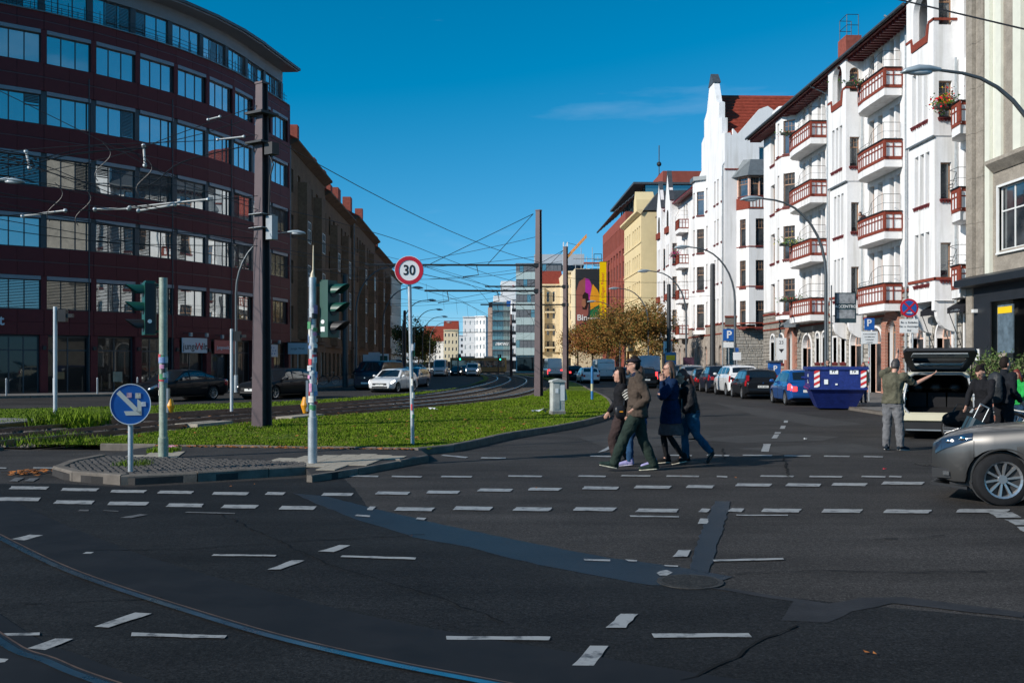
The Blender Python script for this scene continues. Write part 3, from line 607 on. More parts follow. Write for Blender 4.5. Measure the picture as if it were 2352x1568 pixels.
kerb_run(sl, lw, -0.13, 0.0, 0.126, 3.0)
# cross street corner between the two white houses
struct(MB().face([(16.4,81,.125),(60,81,.125),(60,91,.125),(16.4,91,.125)]).build('side_street', _M['asphalt']))
# ================================================================ BUILDING HELPERS
def rot2(x, y, a): return (x*math.cos(a)-y*math.sin(a), x*math.sin(a)+y*math.cos(a))
def facade(mb, o, ang, W, z0, z1, ops, depth=0.25, mi=0, mir=None):
    """wall sheet with real openings; local x along the wall, reveals go inward (+y)"""
    T = lambda x, y, z: (o[0]+rot2(x, y, ang)[0], o[1]+rot2(x, y, ang)[1], z)
    mir = mi if mir is None else mir
    xs = sorted({0.0, W} | {round(v, 4) for q in ops for v in q[:2] if 0 < v < W}); zs = sorted({z0, z1} | {round(v, 4) for q in ops for v in q[2:4] if z0 < v < z1})
    for i in range(len(xs)-1):
        xm = (xs[i]+xs[i+1])/2; run = None
        for j in range(len(zs)-1):
            zm = (zs[j]+zs[j+1])/2; hole = any(q[0] < xm < q[1] and q[2] < zm < q[3] for q in ops)
            if not hole:
                if run is None: run = zs[j]
            if (hole or j == len(zs)-2) and run is not None:
                top = zs[j] if hole else zs[j+1]
                mb.face([T(xs[i],0,run), T(xs[i+1],0,run), T(xs[i+1],0,top), T(xs[i],0,top)], mi); run = None
    for q in ops:
        a, b, c, d = q[:4]
        mb.face([T(a,0,c),T(a,depth,c),T(a,depth,d),T(a,0,d)][::-1], mir); mb.face([T(b,0,c),T(b,depth,c),T(b,depth,d),T(b,0,d)], mir)
        mb.face([T(a,0,d),T(a,depth,d),T(b,depth,d),T(b,0,d)][::-1], mir); mb.face([T(a,0,c),T(a,depth,c),T(b,depth,c),T(b,0,c)], mir)
        if len(q) > 4 and q[4] == 'arch':
            r = (b-a)/2; xm = (a+b)/2; zc = max(c+0.2, d-r); n = 8; rz = d-zc
            for sgn in (-1, 1):
                pts = [(xm+sgn*r*math.cos(k*math.pi/2/n), zc+rz*math.sin(k*math.pi/2/n)) for k in range(n+1)]
                for k in range(n):
                    p0, p1 = pts[k], pts[k+1]
                    qd = [T(p0[0],0,p0[1]),T(p1[0],0,p1[1]),T(p1[0],0,d+0.001),T(p0[0],0,d+0.001)]; mb.face(qd if sgn < 0 else qd[::-1], mi)
                    qd = [T(p0[0],0,p0[1]),T(p0[0],depth,p0[1]),T(p1[0],depth,p1[1]),T(p1[0],0,p1[1])]; mb.face(qd if sgn < 0 else qd[::-1], mir)
    return mb
_wc = {}
def win_mesh(w, h, style, fm, gm, ft=0.06):
    key = (round(w, 2), round(h, 2), style, fm.name, gm.name)
    if key in _wc: return _wc[key]
    f = MB(); d = 0.05
    if style == 'arch':
        r = w/2; zc = h-r; n = 8
        f.box(0,0,0,ft,d,zc); f.box(w-ft,0,0,w,d,zc); f.box(ft,0,0,w-ft,d,ft)
        for k in range(2*n):
            a0, a1 = math.pi*k/(2*n), math.pi*(k+1)/(2*n)
            P = lambda rr, a: (r+rr*math.cos(a), zc+rr*math.sin(a))
            p = [P(r,a0),P(r,a1),P(r-ft,a1),P(r-ft,a0)]; f.extr([(q[0],0,q[1]) for q in p], (0,d,0))
        f.box(ft,0.002,zc-ft*.7,w-ft,d-.002,zc+ft*.7)
        for k in range(1, 4): x = ft+(w-2*ft)*k/4; f.box(x-.012,.004,zc+ft*.7,x+.012,.03,zc+math.sqrt(max(.01,(r-ft)**2-(x-r)**2)))
        if w > 0.9: f.box(w*.5-.03,.003,ft,w*.5+.03,d-.003,zc-ft*.7)
        g = MB(); pts = [(ft*.5,.03,ft*.5),(w-ft*.5,.03,ft*.5)]+[(r+(r-ft*.5)*math.cos(math.pi*k/12),.03,zc+(r-ft*.5)*math.sin(math.pi*k/12)) for k in range(13)]
        g.face(pts); gms = [g.mesh('pane', gm)]
    else:
        f.box(0,0,0,ft,d,h); f.box(w-ft,0,0,w,d,h); f.box(ft,0,0,w-ft,d,ft); f.box(ft,0,h-ft,w-ft,d,h); gl = []
        if style == 'transom':                       # upper light with glazing bars
            zt = h*.66; f.box(ft,0.002,zt-ft*.6,w-ft,d-.002,zt+ft*.6)
            nb = 2 if w > .6 else 1
            for k in range(1, nb+1): x = ft+(w-2*ft)*k/(nb+1); f.box(x-.012,.004,zt+ft*.6,x+.012,d-.004,h-ft)
            f.box(ft,.005,(zt+h)/2-.012,w-ft,d-.005,(zt+h)/2+.012)
            gl = [(ft*.5,w-ft*.5,ft*.5,zt),(ft*.5,w-ft*.5,zt,h-ft*.5)]
        elif style == 'cross':
            f.box(w/2-ft/2,.002,ft,w/2+ft/2,d-.002,h-ft); f.box(ft,.004,h*.62-ft/2,w-ft,d-.004,h*.62+ft/2)
            gl = [(ft*.5,w/2,ft*.5,h*.62),(w/2,w-ft*.5,ft*.5,h*.62),(ft*.5,w-ft*.5,h*.62,h-ft*.5)]
        elif style.startswith('v'):
            n = int(style[1:]); xs = [ft*.5+(w-ft)*k/n for k in range(n+1)]
            for x in xs[1:-1]: f.box(x-ft*.5,.002,ft,x+ft*.5,d-.002,h-ft)
            gl = [(xs[k], xs[k+1], ft*.5, h-ft*.5) for k in range(n)]
        else: gl = [(ft*.5,w-ft*.5,ft*.5,h-ft*.5)]
        gms = [MB().face([(a,.03,c),(b,.03,c),(b,.03,e),(a,.03,e)]).mesh('pane', gm) for a, b, c, e in gl]
    _wc[key] = (f.mesh('window', fm), gms); return _wc[key]
def window(root, o, ang, x0, z0, w, h, style='plain', fm=None, gm=None, inset=0.18, name='window', curtain=0.0):
    fm = fm or _M['wood_frame']; gm = gm or _M['glass_house']; me, gms = win_mesh(w, h, style, fm, gm)
    d = rot2(x0, inset, ang); ob = mobj(name, me, root, (o[0]+d[0], o[1]+d[1], z0), (0,0,ang))
    for g in gms: mobj('pane', g, ob)
    if curtain:
        key = ('cur', round(w,2), round(h,2), round(curtain,2))
        if key not in _wc: _wc[key] = MB().box(.06,.10,h*(1-curtain),w-.06,.12,h-.05).mesh('curtain', _M['curtain'])
        mobj('curtain', _wc[key], ob)
    return ob
def sill(root, o, ang, x0, z0, w, proud=0.10, teeth=True):
    key = ('sill', round(w,2), teeth)
    if key not in _wc:
        b = MB(); b.extr([(0,-proud,0),(0,0.12,0.05),(0,0.12,-.06),(0,-proud,-.06)], (w,0,0))
        if teeth:
            n = max(2, round(w/.16))
            for k in range(n): x = (k+.5)*w/n; b.box(x-.035,-proud*.8,-.17,x+.035,0.0,-.06)
            b.box(0.01,-proud*.55,-.11,w-.01,0.0,-.0601)
        _wc[key] = b.mesh('window_sill', _M['sill_red'])
    d = rot2(x0, 0, ang); mobj('window_sill', _wc[key], root, (o[0]+d[0], o[1]+d[1], z0), (0,0,ang))
def part(root, name, mat, fn, smooth=None, parent=None):
    b = MB(); fn(b); return b.build(name, mat, parent or root, smooth)
# ================================================================ LEFT: curved red office block
M('red_clad', (0.115, 0.022, 0.024), 0.6, spec=.2, var=0.18, scale=1.5, var2=0.06, scale2=30)
M('clad_line', (0.12, 0.055, 0.06), 0.5, var=0.15)
M('office_grey', (0.05, 0.056, 0.064), 0.5, 0.2, var=0.15)
M('shutter_box', (0.22, 0.225, 0.25), 0.5, 0.2, var=0.08)
M('attic_clad', (0.17, 0.18, 0.20), 0.6, var=0.12, scale=1.2)
M('blind', (0.10, 0.105, 0.115), 0.5, 0.3, var=0.15)
glass('glass_office', (0.10, 0.085, 0.08), 0.40, 0.008, wave=0.045, wscale=0.55)
glass('glass_shop', (0.006, 0.006, 0.007), 0.0, 0.02, wave=0.03)
office = thing('office_building', 'curved office block clad in dark red panels with ribbon windows', 'building', (C1.x, C1.y, 0))
def bay_frame(a): p = arcp(R1, a); return (p[0]-C1.x, p[1]-C1.y), R(a+90)
PIT = 6.5; BW = 2*R1*math.sin(R(PIT/2))
bays = [(bay_frame(-48+PIT*k), BW) for k in range(-4, 6)]
pe = arcp(R1, -12.25); pe = (pe[0]-C1.x, pe[1]-C1.y); ta = R(-12.25+90)
for k in range(2):
    d = rot2(1.55+k*3.1, 0, ta); bays.append((((pe[0]+d[0], pe[1]+d[1]), ta), 3.1))
ROWT = [6.72, 10.2, 13.65, 17.15, 20.6]; WH = 1.9
core = MB()
cp = []
for (o, a), bw in bays:
    for sx in (-bw/2, bw/2): d = rot2(sx, 0.32, a); cp.append((o[0]+d[0], o[1]+d[1]))
ctop = cp + [(cp[-1][0]-14, cp[-1][1]+1), (cp[0][0]-8, cp[0][1]+16)]
core.prism(ctop, 0, 21.6); core.build('inner_wall', _M['office_grey'], office)
pan_me = {}
def panel(w, h, mat='red_clad', th=0.10):
    k = (round(w,3), round(h,3), mat)
    if k not in pan_me: g = .008; pan_me[k] = MB().box(-w/2+g,-th*.3,g,w/2-g,th*.7,h-g).mesh('cladding_panel', _M[mat])
    return pan_me[k]
def slat_blind(w, h):
    k = ('blind', round(w,2), round(h,2))
    if k not in _wc:
        b = MB(); n = int(h/.085)
        for i in range(n): z = -i*.085; b.extr([(0,0,z),(0,.055,z-.03),(0,.055,z-.038),(0,0,z-.008)], (w,0,0))
        b.box(0,.0,-h-.03,w,.06,-h); _wc[k] = b.mesh('blind', _M['blind'])
    return _wc[k]
brnd = random.Random(11)
for bi, ((o, a), bw) in enumerate(bays):
    def put(name, me, x, y, z, parent=office, o=o, a=a):
        d = rot2(x, y, a); return mobj(name, me, parent, (o[0]+d[0], o[1]+d[1], z), (0,0,a))
    ww = bw*0.885
    for ri in range(5):
        zt = ROWT[ri]; zb = zt-WH; nxt = ROWT[ri+1]-WH if ri < 4 else 21.6
        # spandrel above this row: two courses with a pale line between
        hs_ = (nxt-zt)/2
        for sx in (-bw/4, bw/4):
            put('cladding_panel', panel(bw/2, hs_-.03), sx, 0, zt+.0); put('cladding_panel', panel(bw/2, hs_-.03), sx, 0, zt+hs_+.03)
        put('joint_strip', panel(bw, .06, 'clad_line', .06), 0, 0.01, zt+hs_-.03)
        # pier
        if ri in (0, 4): put('pier_panel', panel(bw-ww, WH), bw/2, 0, zb)
        else: put('pier_panel', panel(bw-ww, WH, 'office_grey'), bw/2, 0.10, zb)
        w_ = window(office, o, a, -ww/2, zb, ww, WH-.22, 'v3', _M['office_grey'], _M['glass_office'], 0.16)
        k = ('sbox', round(ww,2))
        if k not in _wc: _wc[k] = MB().box(0,-.19,WH-.22,ww,.12,WH-.01).mesh('shutter_box', _M['shutter_box'])
        mobj('shutter_box', _wc[k], w_)
        pb = 0.62 if ri in (1, 2, 0) else (0.25 if ri == 3 else 0.0)
        full = brnd.random() < pb*.55
        for pk in range(3):
            if full or brnd.random() < pb*.45:
                hh = (WH-.3)*(1 if full or brnd.random() < .6 else brnd.uniform(.3,.8)); pw = (ww-.12)/3
                mobj('blind', slat_blind(pw-.03, hh-.06), w_, (.06+pk*pw+.015, -.07, WH-.25))
    # lower spandrel over the shops
    hz = (ROWT[0]-WH-3.4)/2
    for sx in (-bw/4, bw/4):
        put('cladding_panel', panel(bw/2, hz), sx, 0, 3.4); put('cladding_panel', panel(bw/2, hz), sx, 0, 3.4+hz)
    put('pier_panel', panel(.42, 3.38, 'red_clad', .34), bw/2, 0, 0.02)
    # shop front
    sw = bw-.46; sf = put('shop_front', win_mesh(sw, 3.3, 'v2' if bi % 3 else 'v3', _M['office_grey'], _M['glass_shop'], .07)[0], -sw/2, .24, .05)
    for g in win_mesh(sw, 3.3, 'v2' if bi % 3 else 'v3', _M['office_grey'], _M['glass_shop'], .07)[1]: mobj('pane', g, sf)
    key = ('tr', round(sw,2))
    if key not in _wc: _wc[key] = MB().box(.07,-.02,2.45,sw-.07,.05,2.53).mesh('transom', _M['office_grey'])
    mobj('transom', _wc[key], sf)
    put('drip_rail', panel(.07, 18.2, 'office_grey', .12), bw/2-.27 if bi % 2 else bw/2-.27, -.03, 3.4 if False else .1) if bi in (4, 6, 8) else None
    # attic storey
    aw = bw*.9
    aw_ = window(office, o, a, -aw/2, 21.72, aw, 1.62, 'v3', _M['office_grey'], _M['glass_office'], 0.62, 'attic_window')
    for pk in range(3):
        if brnd.random() < .3: mobj('blind', slat_blind(aw/3-.08, 1.5), aw_, (.05+pk*aw/3, -.07, 1.6))
    put('attic_panel', panel(bw*1.02, .88, 'attic_clad'), 0, .52, 23.36); put('attic_panel', panel(bw*.13, 1.7, 'office_grey'), bw/2, .56, 21.66)
    rl = MB()
    for z in (.16, .42, .66): rl.box(-bw/2,0,z,bw/2,.025,z+.025)
    for k_ in range(3): x = -bw/2+bw*(k_+.5)/3; rl.extr([(x-.02,0,0),(x+.02,0,0),(x+.012,0,.85),(x-.012,0,.85)], (0,.03,0))
    if ('rail', round(bw,2)) not in _wc: _wc[('rail', round(bw,2))] = rl.mesh('railing', _M['iron_dark'])
    put('railing', _wc[('rail', round(bw,2))], 0, .12, 21.62)
    put('sill_strip', panel(bw*1.01, .07, 'zinc', .5), 0, .02, 21.56)
    put('soffit', MB().extr([(-bw/2*1.04,-.75,24.16),(-bw/2*1.04,.7,24.22),(-bw/2*1.04,.7,24.3),(-bw/2*1.04,-.75,24.3)], (bw*1.08,0,0)).mesh('soffit', _M['shutter_box']), 0, 0, 0)
    put('roof_edge', MB().extr([(-bw/2*1.05,-.9,24.24),(-bw/2*1.05,.9,24.38),(-bw/2*1.05,3.5,24.9),(-bw/2*1.05,-.9,24.42)], (bw*1.1,0,0)).mesh('roof_edge', _M['slate']), 0, 0, 0)
ic = [rot2(-bw/2 if k == 0 else bw/2, .75, a) for k, ((o, a), bw) in enumerate((bays[0], bays[-1]))]
core2 = MB(); cp2 = []
for (o, a), bw in bays:
    for sx in (-bw/2, bw/2): d = rot2(sx, .72, a); cp2.append((o[0]+d[0], o[1]+d[1]))
core2.prism(cp2 + [(cp2[-1][0]-13, cp2[-1][1]+1), (cp2[0][0]-8, cp2[0][1]+15)], 21.6, 24.2); core2.build('attic_wall', _M['attic_clad'], office)
(o, a), bw = bays[-1]; d = rot2(bw/2, 0, a)                    # end return wall
MB().box(-.02,-.03,0,.25,9,21.6).build('end_wall', _M['red_clad'], office, None, (o[0]+d[0], o[1]+d[1], 0), (0,0,a))
# yellow poster at the attic, red flower box, wall lamps
(o, a), bw = bays[2]; d = rot2(-1.0, -.1, a)
MB().box(0,0,0,2.6,.04,.9).build('banner', M('banner_yellow', (.42,.30,.05), .7, var=.3, scale=2), office, None, (o[0]+d[0], o[1]+d[1], 21.7), (0,0,a))
# shop signs
def sign_board(label, bay, x, z, w, h, mat, txts, proud=.25):
    (o, a), bw = bays[bay]; d = rot2(x, -proud, a)
    t = thing('shop_sign', label, 'sign', (C1.x+o[0]+d[0], C1.y+o[1]+d[1], z), a)
    MB().box(-w/2,0,-h/2,w/2,.06,h/2).build('board', _M[mat] if isinstance(mat, str) else mat, t)
    MB().tube([(-w*.45,.02,h/2+.32),(w*.45,.02,h/2+.32)], .02, 5).build('lamp_bar', _M['iron_dark'], t)
    for lx in (-w*.3, w*.35): MB().box(lx-.09,-.35,h/2+.08,lx+.09,-.2,h/2+.32).build('sign_lamp', _M['metal_grey'], t)
    for tx, s_, m_, dx, dz in txts: lettering(tx, s_, m_, t, (dx, -.006, dz), bold=.012)
    return t
M('sign_pale', (.50,.51,.55), .5, var=.05); M('sign_redp', (.42,.07,.06), .5, var=.06); M('txt_dark', (.03,.03,.035), .5, var=0); M('txt_red', (.5,.02,.03), .5, var=0)
sign_board('white shop sign reading junge Welt above the shop windows', 7, .0, 2.95, 2.15, .95, 'sign_pale', [('junge', .60, _M['txt_dark'], -.40, -.08), ('W', .64, _M['txt_red'], .38, -.08), ('elt', .60, _M['txt_dark'], .76, -.08)])
sign_board('red shop sign reading jungewelt.de beside the white one', 8, .1, 2.9, 2.2, .9, 'sign_redp', [('jungewelt.de', .34, _M['sign_pale'], .0, -.05)])
s3 = sign_board('white shop sign with a red disc and blue spots right of the mast', 10, .9, 2.75, 2.4, .9, 'sign_pale', [])
MB().disc((-.55,-.02,.0),(0,1,0),.3,.03).build('red_disc', _M['sign_redp'], s3)
for k in range(7): MB().disc((-.1+k*.14,-.02,.25*math.sin(k*2.1)),(0,1,0),.05,.03,10).build('spot', _M['sign_blue'], s3)
(o, a), bw = bays[11]; d = rot2(1.2, -.9, a)
s4 = thing('shop_sign', 'pale sign projecting from the end of the red block', 'sign', (C1.x+o[0]+d[0], C1.y+o[1]+d[1], 2.95), R(-4))
MB().box(-.75,0,-.42,.75,.1,.42).build('board', _M['sign_pale'], s4); lettering('junge Welt', .24, _M['txt_dark'], s4, (0,-.006,0)); MB().box(-.9,.03,.42,.6,.07,.5).build('bracket', _M['iron_dark'], s4)
(o, a), bw = bays[2]; d = rot2(.35, -.06, a)
wl = thing('wall_letters', 'red and white wall lettering reading junge Welt on the dark cladding', 'sign', (C1.x+o[0]+d[0], C1.y+o[1]+d[1], 4.15), a)
lettering('W', .8, _M['txt_red'], wl, (.55,0,0), bold=.03, depth=.05); lettering('elt', .8, _M['sign_pale'], wl, (1.35,0,0), bold=.02, depth=.05); lettering('junge', .8, _M['txt_dark'], wl, (-.7,0,0), bold=.02, depth=.05)
for bi_, x_, z_, w_, h_, col_, tx_ in ((1,.4,1.5,1.2,2.1,(.10,.16,.17),'ZEN!'),(2,-.75,1.9,.75,1.6,(.24,.06,.035),'jW'),(1,.2,.55,1.6,.7,(.12,.19,.2),'junge Welt'),(4,-.5,1.1,.6,.4,(.2,.12,.05),''),(5,.2,1.0,.6,.6,(.3,.27,.2),'')):
    (o, a), bw = bays[bi_]; d = rot2(x_, .18, a)
    ps = MB().box(-w_/2,0,-h_/2,w_/2,.02,h_/2).build('window_poster', M('poster%d%d' % (bi_, int(z_*10)), col_, .6, var=.25, scale=4), office, None, (o[0]+d[0], o[1]+d[1], z_), (0,0,a))
    if tx_: lettering(tx_, w_/len(tx_)*1.5, _M['txt_red'] if '!' in tx_ else _M['sign_pale'], ps, (0,-.004,.1))
for bi_ in range(3, 10):
    (o, a), bw = bays[bi_]; d = rot2(bw/2, -.22, a)
    MB().box(-.09,0,0,.09,.16,.22).build('wall_lamp', _M['iron_dark'], office, None, (o[0]+d[0], o[1]+d[1], 2.55), (0,0,a))
# ================================================================ LEFT: dark tenement row
M('tenement', (0.155, 0.095, 0.06), 0.9, var=0.28, scale=.6, bump=.2, bscale=20, var2=.12, scale2=5)
M('tenement_low', (0.13, 0.085, 0.06), 0.9, var=0.3, scale=1)
M('chimney', (0.26, 0.075, 0.055), 0.9, var=0.25, scale=4)
def tenement(label, Y0, W, H, X, floors, mat='tenement', roofmat='roof_tile', trim='tenement_low', seed=1, chim=2, bayw=True, nr_=None):
    r_ = random.Random(seed); t = thing('tenement_house', label, 'building', (X, Y0, 0), R(90))
    fh = (H-1.2)/floors; n = max(3, int(W/2.6)); step = W/n; ops = []
    for k in range(n):
        for f in range(floors):
            x = (k+.5)*step; w = 1.15 if f else 1.5; z0 = f*fh+.95 if f else .5; ops.append((x-w/2, x+w/2, z0, z0+(1.85 if f else 2.4)))
    mb = MB(); facade(mb, (0,0), 0, W, 0, H, ops, .28); mb.box(0,.6,0,W,12,H-.01); mb.face([(0,0,0),(0,.61,0),(0,.61,H),(0,0,H)][::-1]); mb.face([(W,0,0),(W,.61,0),(W,.61,H),(W,0,H)])
    mb.build('wall', _M[mat], t)
    for q in ops: window(t, (0,0), 0, q[0], q[2], q[1]-q[0], q[3]-q[2], 'cross' if q[2] > 2 else 'v2', _M['white_frame'] if r_.random() < .5 else _M['wood_frame'], _M['glass_house'], .2)
    if bayw:
        for bx in (W*.3, W*.72):
            b = MB(); b.prism([(bx-1.5,.02),(bx-1.1,-.7),(bx+1.1,-.7),(bx+1.5,.02)], fh*1.0+.2, H-2.6); b.build('oriel', _M[mat], t)
            for f in range(1, floors-1): window(t, (0,0), 0, bx-.7, f*fh+.95, 1.4, 1.8, 'cross', _M['white_frame'], _M['glass_house'], -.73)
    part(t, 'cornice', _M[trim], lambda b: b.extr([(0,-.05,H-.5),(0,-.75,H-.1),(0,-.75,H+.06),(0,.2,H+.06),(0,.2,H-.5)], (W,0,0)))
    part(t, 'string_course', _M[trim], lambda b: b.box(0,-.14,fh*1.0-.02,W,.0-.002,fh+.22))
    rf = part(t, 'roof', _M[roofmat], lambda b: b.extr([(0,-.7,H+.07),(0,6,H+3.4),(0,12,H+.07)], (W,0,0)))
    for k in range(chim):
        cx = W*(k+.6)/chim+r_.uniform(-1,1); w = r_.choice((.9,1.5,2.2)); h = r_.uniform(1.2,2.4)
        MB().box(cx,1.2,H+.6,cx+w,2.2,H+1.6+h).build('chimney', _M['chimney'], rf)
    part(t, 'downpipe', _M['zinc'], lambda b: b.tube([(.15,-.12,.1),(.15,-.12,H-.4)], .06, 6))
    part(t, 'plinth', _M[trim], lambda b: b.box(0,-.10,0,W,-.003,.55))
    return t
tenement('dark brown tenement adjoining the red office block', 78.2, 18, 19.3, -15.1, 5, seed=1, chim=1)
tenement('second dark tenement along the left side, with brick chimneys', 96.3, 20, 18.4, -15.3, 5, seed=2, chim=4)
tenement('third dark tenement with tall chimney stack on the left', 116.4, 24, 19.0, -15.0, 5, seed=3, chim=2)
tenement('last dark tenement of the left row before the trees', 140.5, 26, 18.2, -15.2, 5, seed=4, chim=1)
M('pale_wall', (.55,.53,.50), .9, var=.1)
tenement('pale tenement beyond the dark row behind the speed sign', 186, 30, 19.5, -17.5, 5, mat='pale_wall', seed=5, chim=1, bayw=False)
# ================================================================ RIGHT: white apartment house with balconies
def stone_mat():
    m, nt, b = new_mat('stone_block'); n = nt.nodes; l = nt.links.new; b.inputs['Roughness'].default_value = .9
    oi = n.new('ShaderNodeObjectInfo'); t = n.new('ShaderNodeTexCoord'); nz = n.new('ShaderNodeTexNoise'); nz.inputs['Scale'].default_value = 3.5; nz.inputs['Detail'].default_value = 6
    ad = n.new('ShaderNodeMath'); ad.operation = 'ADD'; mu = n.new('ShaderNodeMath'); mu.operation = 'MULTIPLY'; mu.inputs[1].default_value = .5
    rp = n.new('ShaderNodeValToRGB'); e = rp.color_ramp.elements; e[0].position = .25; e[0].color = (.17,.15,.125,1); e[1].position = .8; e[1].color = (.46,.43,.38,1)
    l(t.outputs['Object'], nz.inputs['Vector']); l(oi.outputs['Random'], mu.inputs[0]); l(mu.outputs[0], ad.inputs[0]); mu2 = n.new('ShaderNodeMath'); mu2.operation = 'MULTIPLY'; mu2.inputs[1].default_value = .75
    l(nz.outputs['Fac'], mu2.inputs[0]); l(mu2.outputs[0], ad.inputs[1]); l(ad.outputs[0], rp.inputs['Fac']); l(rp.outputs['Color'], b.inputs['Base Color'])
    bp = n.new('ShaderNodeBump'); bp.inputs['Strength'].default_value = .5; bp.inputs['Distance'].default_value = .03; l(nz.outputs['Fac'], bp.inputs['Height']); l(bp.outputs['Normal'], b.inputs['Normal']); _M['stone_block'] = m
stone_mat(); M('mortar', (.20,.185,.165), .95, var=.2, scale=6)
def stone_wall(root, W, z0, z1, ops, bands, limit, key, far_first=False):
    r_ = random.Random(21); mes = []
    for w in (.3, .42, .55, .7):
        for h in (.2, .25, .3):
            b = MB(); i = .03; g = .012
            f0 = [(g,g),(w-g,g),(w-g,h-g),(g,h-g)]; f1 = [(g+i,g+i),(w-g-i,g+i),(w-g-i,h-g-i),(g+i,h-g-i)]
            for k in range(4): j = (k+1)%4; b.face([(f0[k][0],0,f0[k][1]),(f0[j][0],0,f0[j][1]),(f1[j][0],-.04,f1[j][1]),(f1[k][0],-.04,f1[k][1])])
            b.face([(p[0],-.04,p[1]) for p in f1]); mes.append((w, h, b, b.mesh('stone_block', _M['stone_block'])))
    z = z0; cand = []
    while z < z1-.1:
        h = r_.choice((.2,.25,.3)); h = h if z+h < z1+.05 else .2; x = 0
        if any(a-.02 < z+h*.5 < b_+.02 for a, b_ in bands): z += .1; continue
        while x < W-.15:
            w = r_.choice((.3,.42,.55,.7)); w = w if x+w <= W else .3
            if not any(q[0]-.10 < x+w and x < q[1]+.10 and q[2]-.05 < z+h and z < q[3]+(.14) for q in ops): cand.append((x, z, w, h)); x += w
            else:
                # try the smallest stone before skipping on
                if w > .3 and not any(q[0]-.1 < x+.3 and x < q[1]+.1 and q[2]-.05 < z+h and z < q[3]+.14 for q in ops): cand.append((x, z, .3, h)); x += .3
                else: x += .1
        z += h
    cand.sort(key=lambda c: -c[0]); rest = MB()
    for i, (x, z, w, h) in enumerate(cand):
        _, _, b, me = next(m for m in mes if m[0] == w and m[1] == h)
        if i < limit: mobj('stone_block', me, root, (x, -r_.uniform(.0,.025), z))
        else:
            n = len(rest.v); dy = r_.uniform(0,.025); rest.v += [(p[0]+x, p[1]-dy, p[2]+z) for p in b.v]; rest.f += [tuple(n+q for q in f) for f in b.f]; rest.m += [0]*len(b.f)
    if rest.v: struct(rest.build('stone_blocks', _M['stone_block'], root), 'stuff')
def iron_rail(mb, pts, z, hs_):
    for i in range(len(pts)-1):
        a, b = pts[i], pts[i+1]; h0, h1 = hs_[i], hs_[i+1]
        mb.tube([(a[0],a[1],z),(a[0],a[1],z+h0)], .012, 4); mb.tube([(a[0],a[1],z+h0),(b[0],b[1],z+h1)], .013, 4)
        mb.tube([(a[0],a[1],z+h0*.5),(b[0],b[1],z+h1*.5)], .009, 4)
    mb.tube([(pts[-1][0],pts[-1][1],z),(pts[-1][0],pts[-1][1],z+hs_[-1])], .012, 4)
def balcony(root, x0, x1, ztop, depth=1.05, rail_iron=True, plants=None, round_far=True, hb=1.03, slab=.42):
    """brick-framed white balustrade on a plaster base; the near end is straight, the far end curved"""
    if round_far: plan = [(x0,-.05),(x0+.25,-depth*.55),(x0+.9,-depth*.9),(x0+1.9,-depth),(x1,-depth),(x1,-.05)]
    else: plan = [(x0,-.05),(x0,-depth),(x1,-depth),(x1,-.05)]
    bl = part(root, 'balcony', _M['plaster'], lambda b: b.prism(plan, ztop-hb-slab, ztop-hb))
    inner = [(p[0]*.985+.015*(x0+x1)/2, p[1]+.035) for p in plan]
    def panel_(b):
        for i in range(len(inner)-1): b.beam((inner[i][0],inner[i][1],ztop-hb*.5), (inner[i+1][0],inner[i+1][1],ztop-hb*.5), .06, hb-.06)
    part(root, 'panel', _M['white_paint'], panel_, parent=bl)
    def bricks(b):
        for i in range(len(plan)-1):
            a, c = Vector(plan[i]), Vector(plan[i+1]); L_ = (c-a).length
            for z in (ztop-.07, ztop-hb+.06, ztop-hb*.36): b.beam((a.x,a.y,z),(c.x,c.y,z), .055, .17 if z != ztop-hb*.36 else .06)
            n = max(1, round(L_/.40))
            for k in range(n+1):
                p = a+(c-a)*k/n; wd = .26 if k == n and i == len(plan)-3 else .095
                if k == 0 and i > 0: continue
                b.beam((p.x,p.y-.0,ztop-hb+.1),(p.x,p.y,ztop-.1), wd, .045 if wd < .1 else .1, up=(0,1,0))
    part(root, 'brick_frame', _M['brick_plain'], bricks, parent=bl)
    part(root, 'coping', _M['iron_dark'], lambda b: [b.beam((plan[i][0],plan[i][1],ztop+.035),(plan[i+1][0],plan[i+1][1],ztop+.035),.16,.05) for i in range(len(plan)-1)], parent=bl)
    if rail_iron:
        def ir(b):
            xm = (x0+x1)/2+.3
            iron_rail(b, [(x0+.3,-depth*.55),(x0+1.0,-depth*.9),(xm-.5,-depth),(xm,-depth)], ztop, [.22,.3,.3,.3])
            iron_rail(b, [(xm,-depth),(xm+.35,-depth),(x1-.9,-depth),(x1-.1,-depth),(x1-.1,-.1)], ztop, [.35,.75,.95,.95,.95])
        part(root, 'iron_railing', _M['iron_dark'], ir, parent=bl)
    return bl
def flowers(label, loc, w, d, h, cols, n, seed):
    r_ = random.Random(seed); t = thing('flower_box', label, 'flower box', loc, 0)
    MB().box(-w/2,-d/2,0,w/2,d/2,.16).build('trough', M('trough', (.05,.06,.05), .7), t)
    for ci, (c, fr) in enumerate(cols):
        mb = MB()
        for k in range(int(n*fr)):
            x, y, z = r_.gauss(0,w*.3), r_.gauss(0,d*.7), .14+abs(r_.gauss(0,h*.5))-(.2 if r_.random() < .3 else 0); s = r_.uniform(.03,.07)
            a = Vector((r_.uniform(-1,1),r_.uniform(-1,1),r_.uniform(-1,1))).normalized(); b2 = a.orthogonal().normalized(); c2 = a.cross(b2)
            mb.face([Vector((x,y,z))+b2*s, Vector((x,y,z))+c2*s, Vector((x,y,z))-b2*s, Vector((x,y,z))-c2*s])
        mb.build('blossom' if ci else 'foliage', M('fl_%s' % '_'.join('%02d' % int(v*99) for v in c), c, .7, var=.3, scale=8), t)
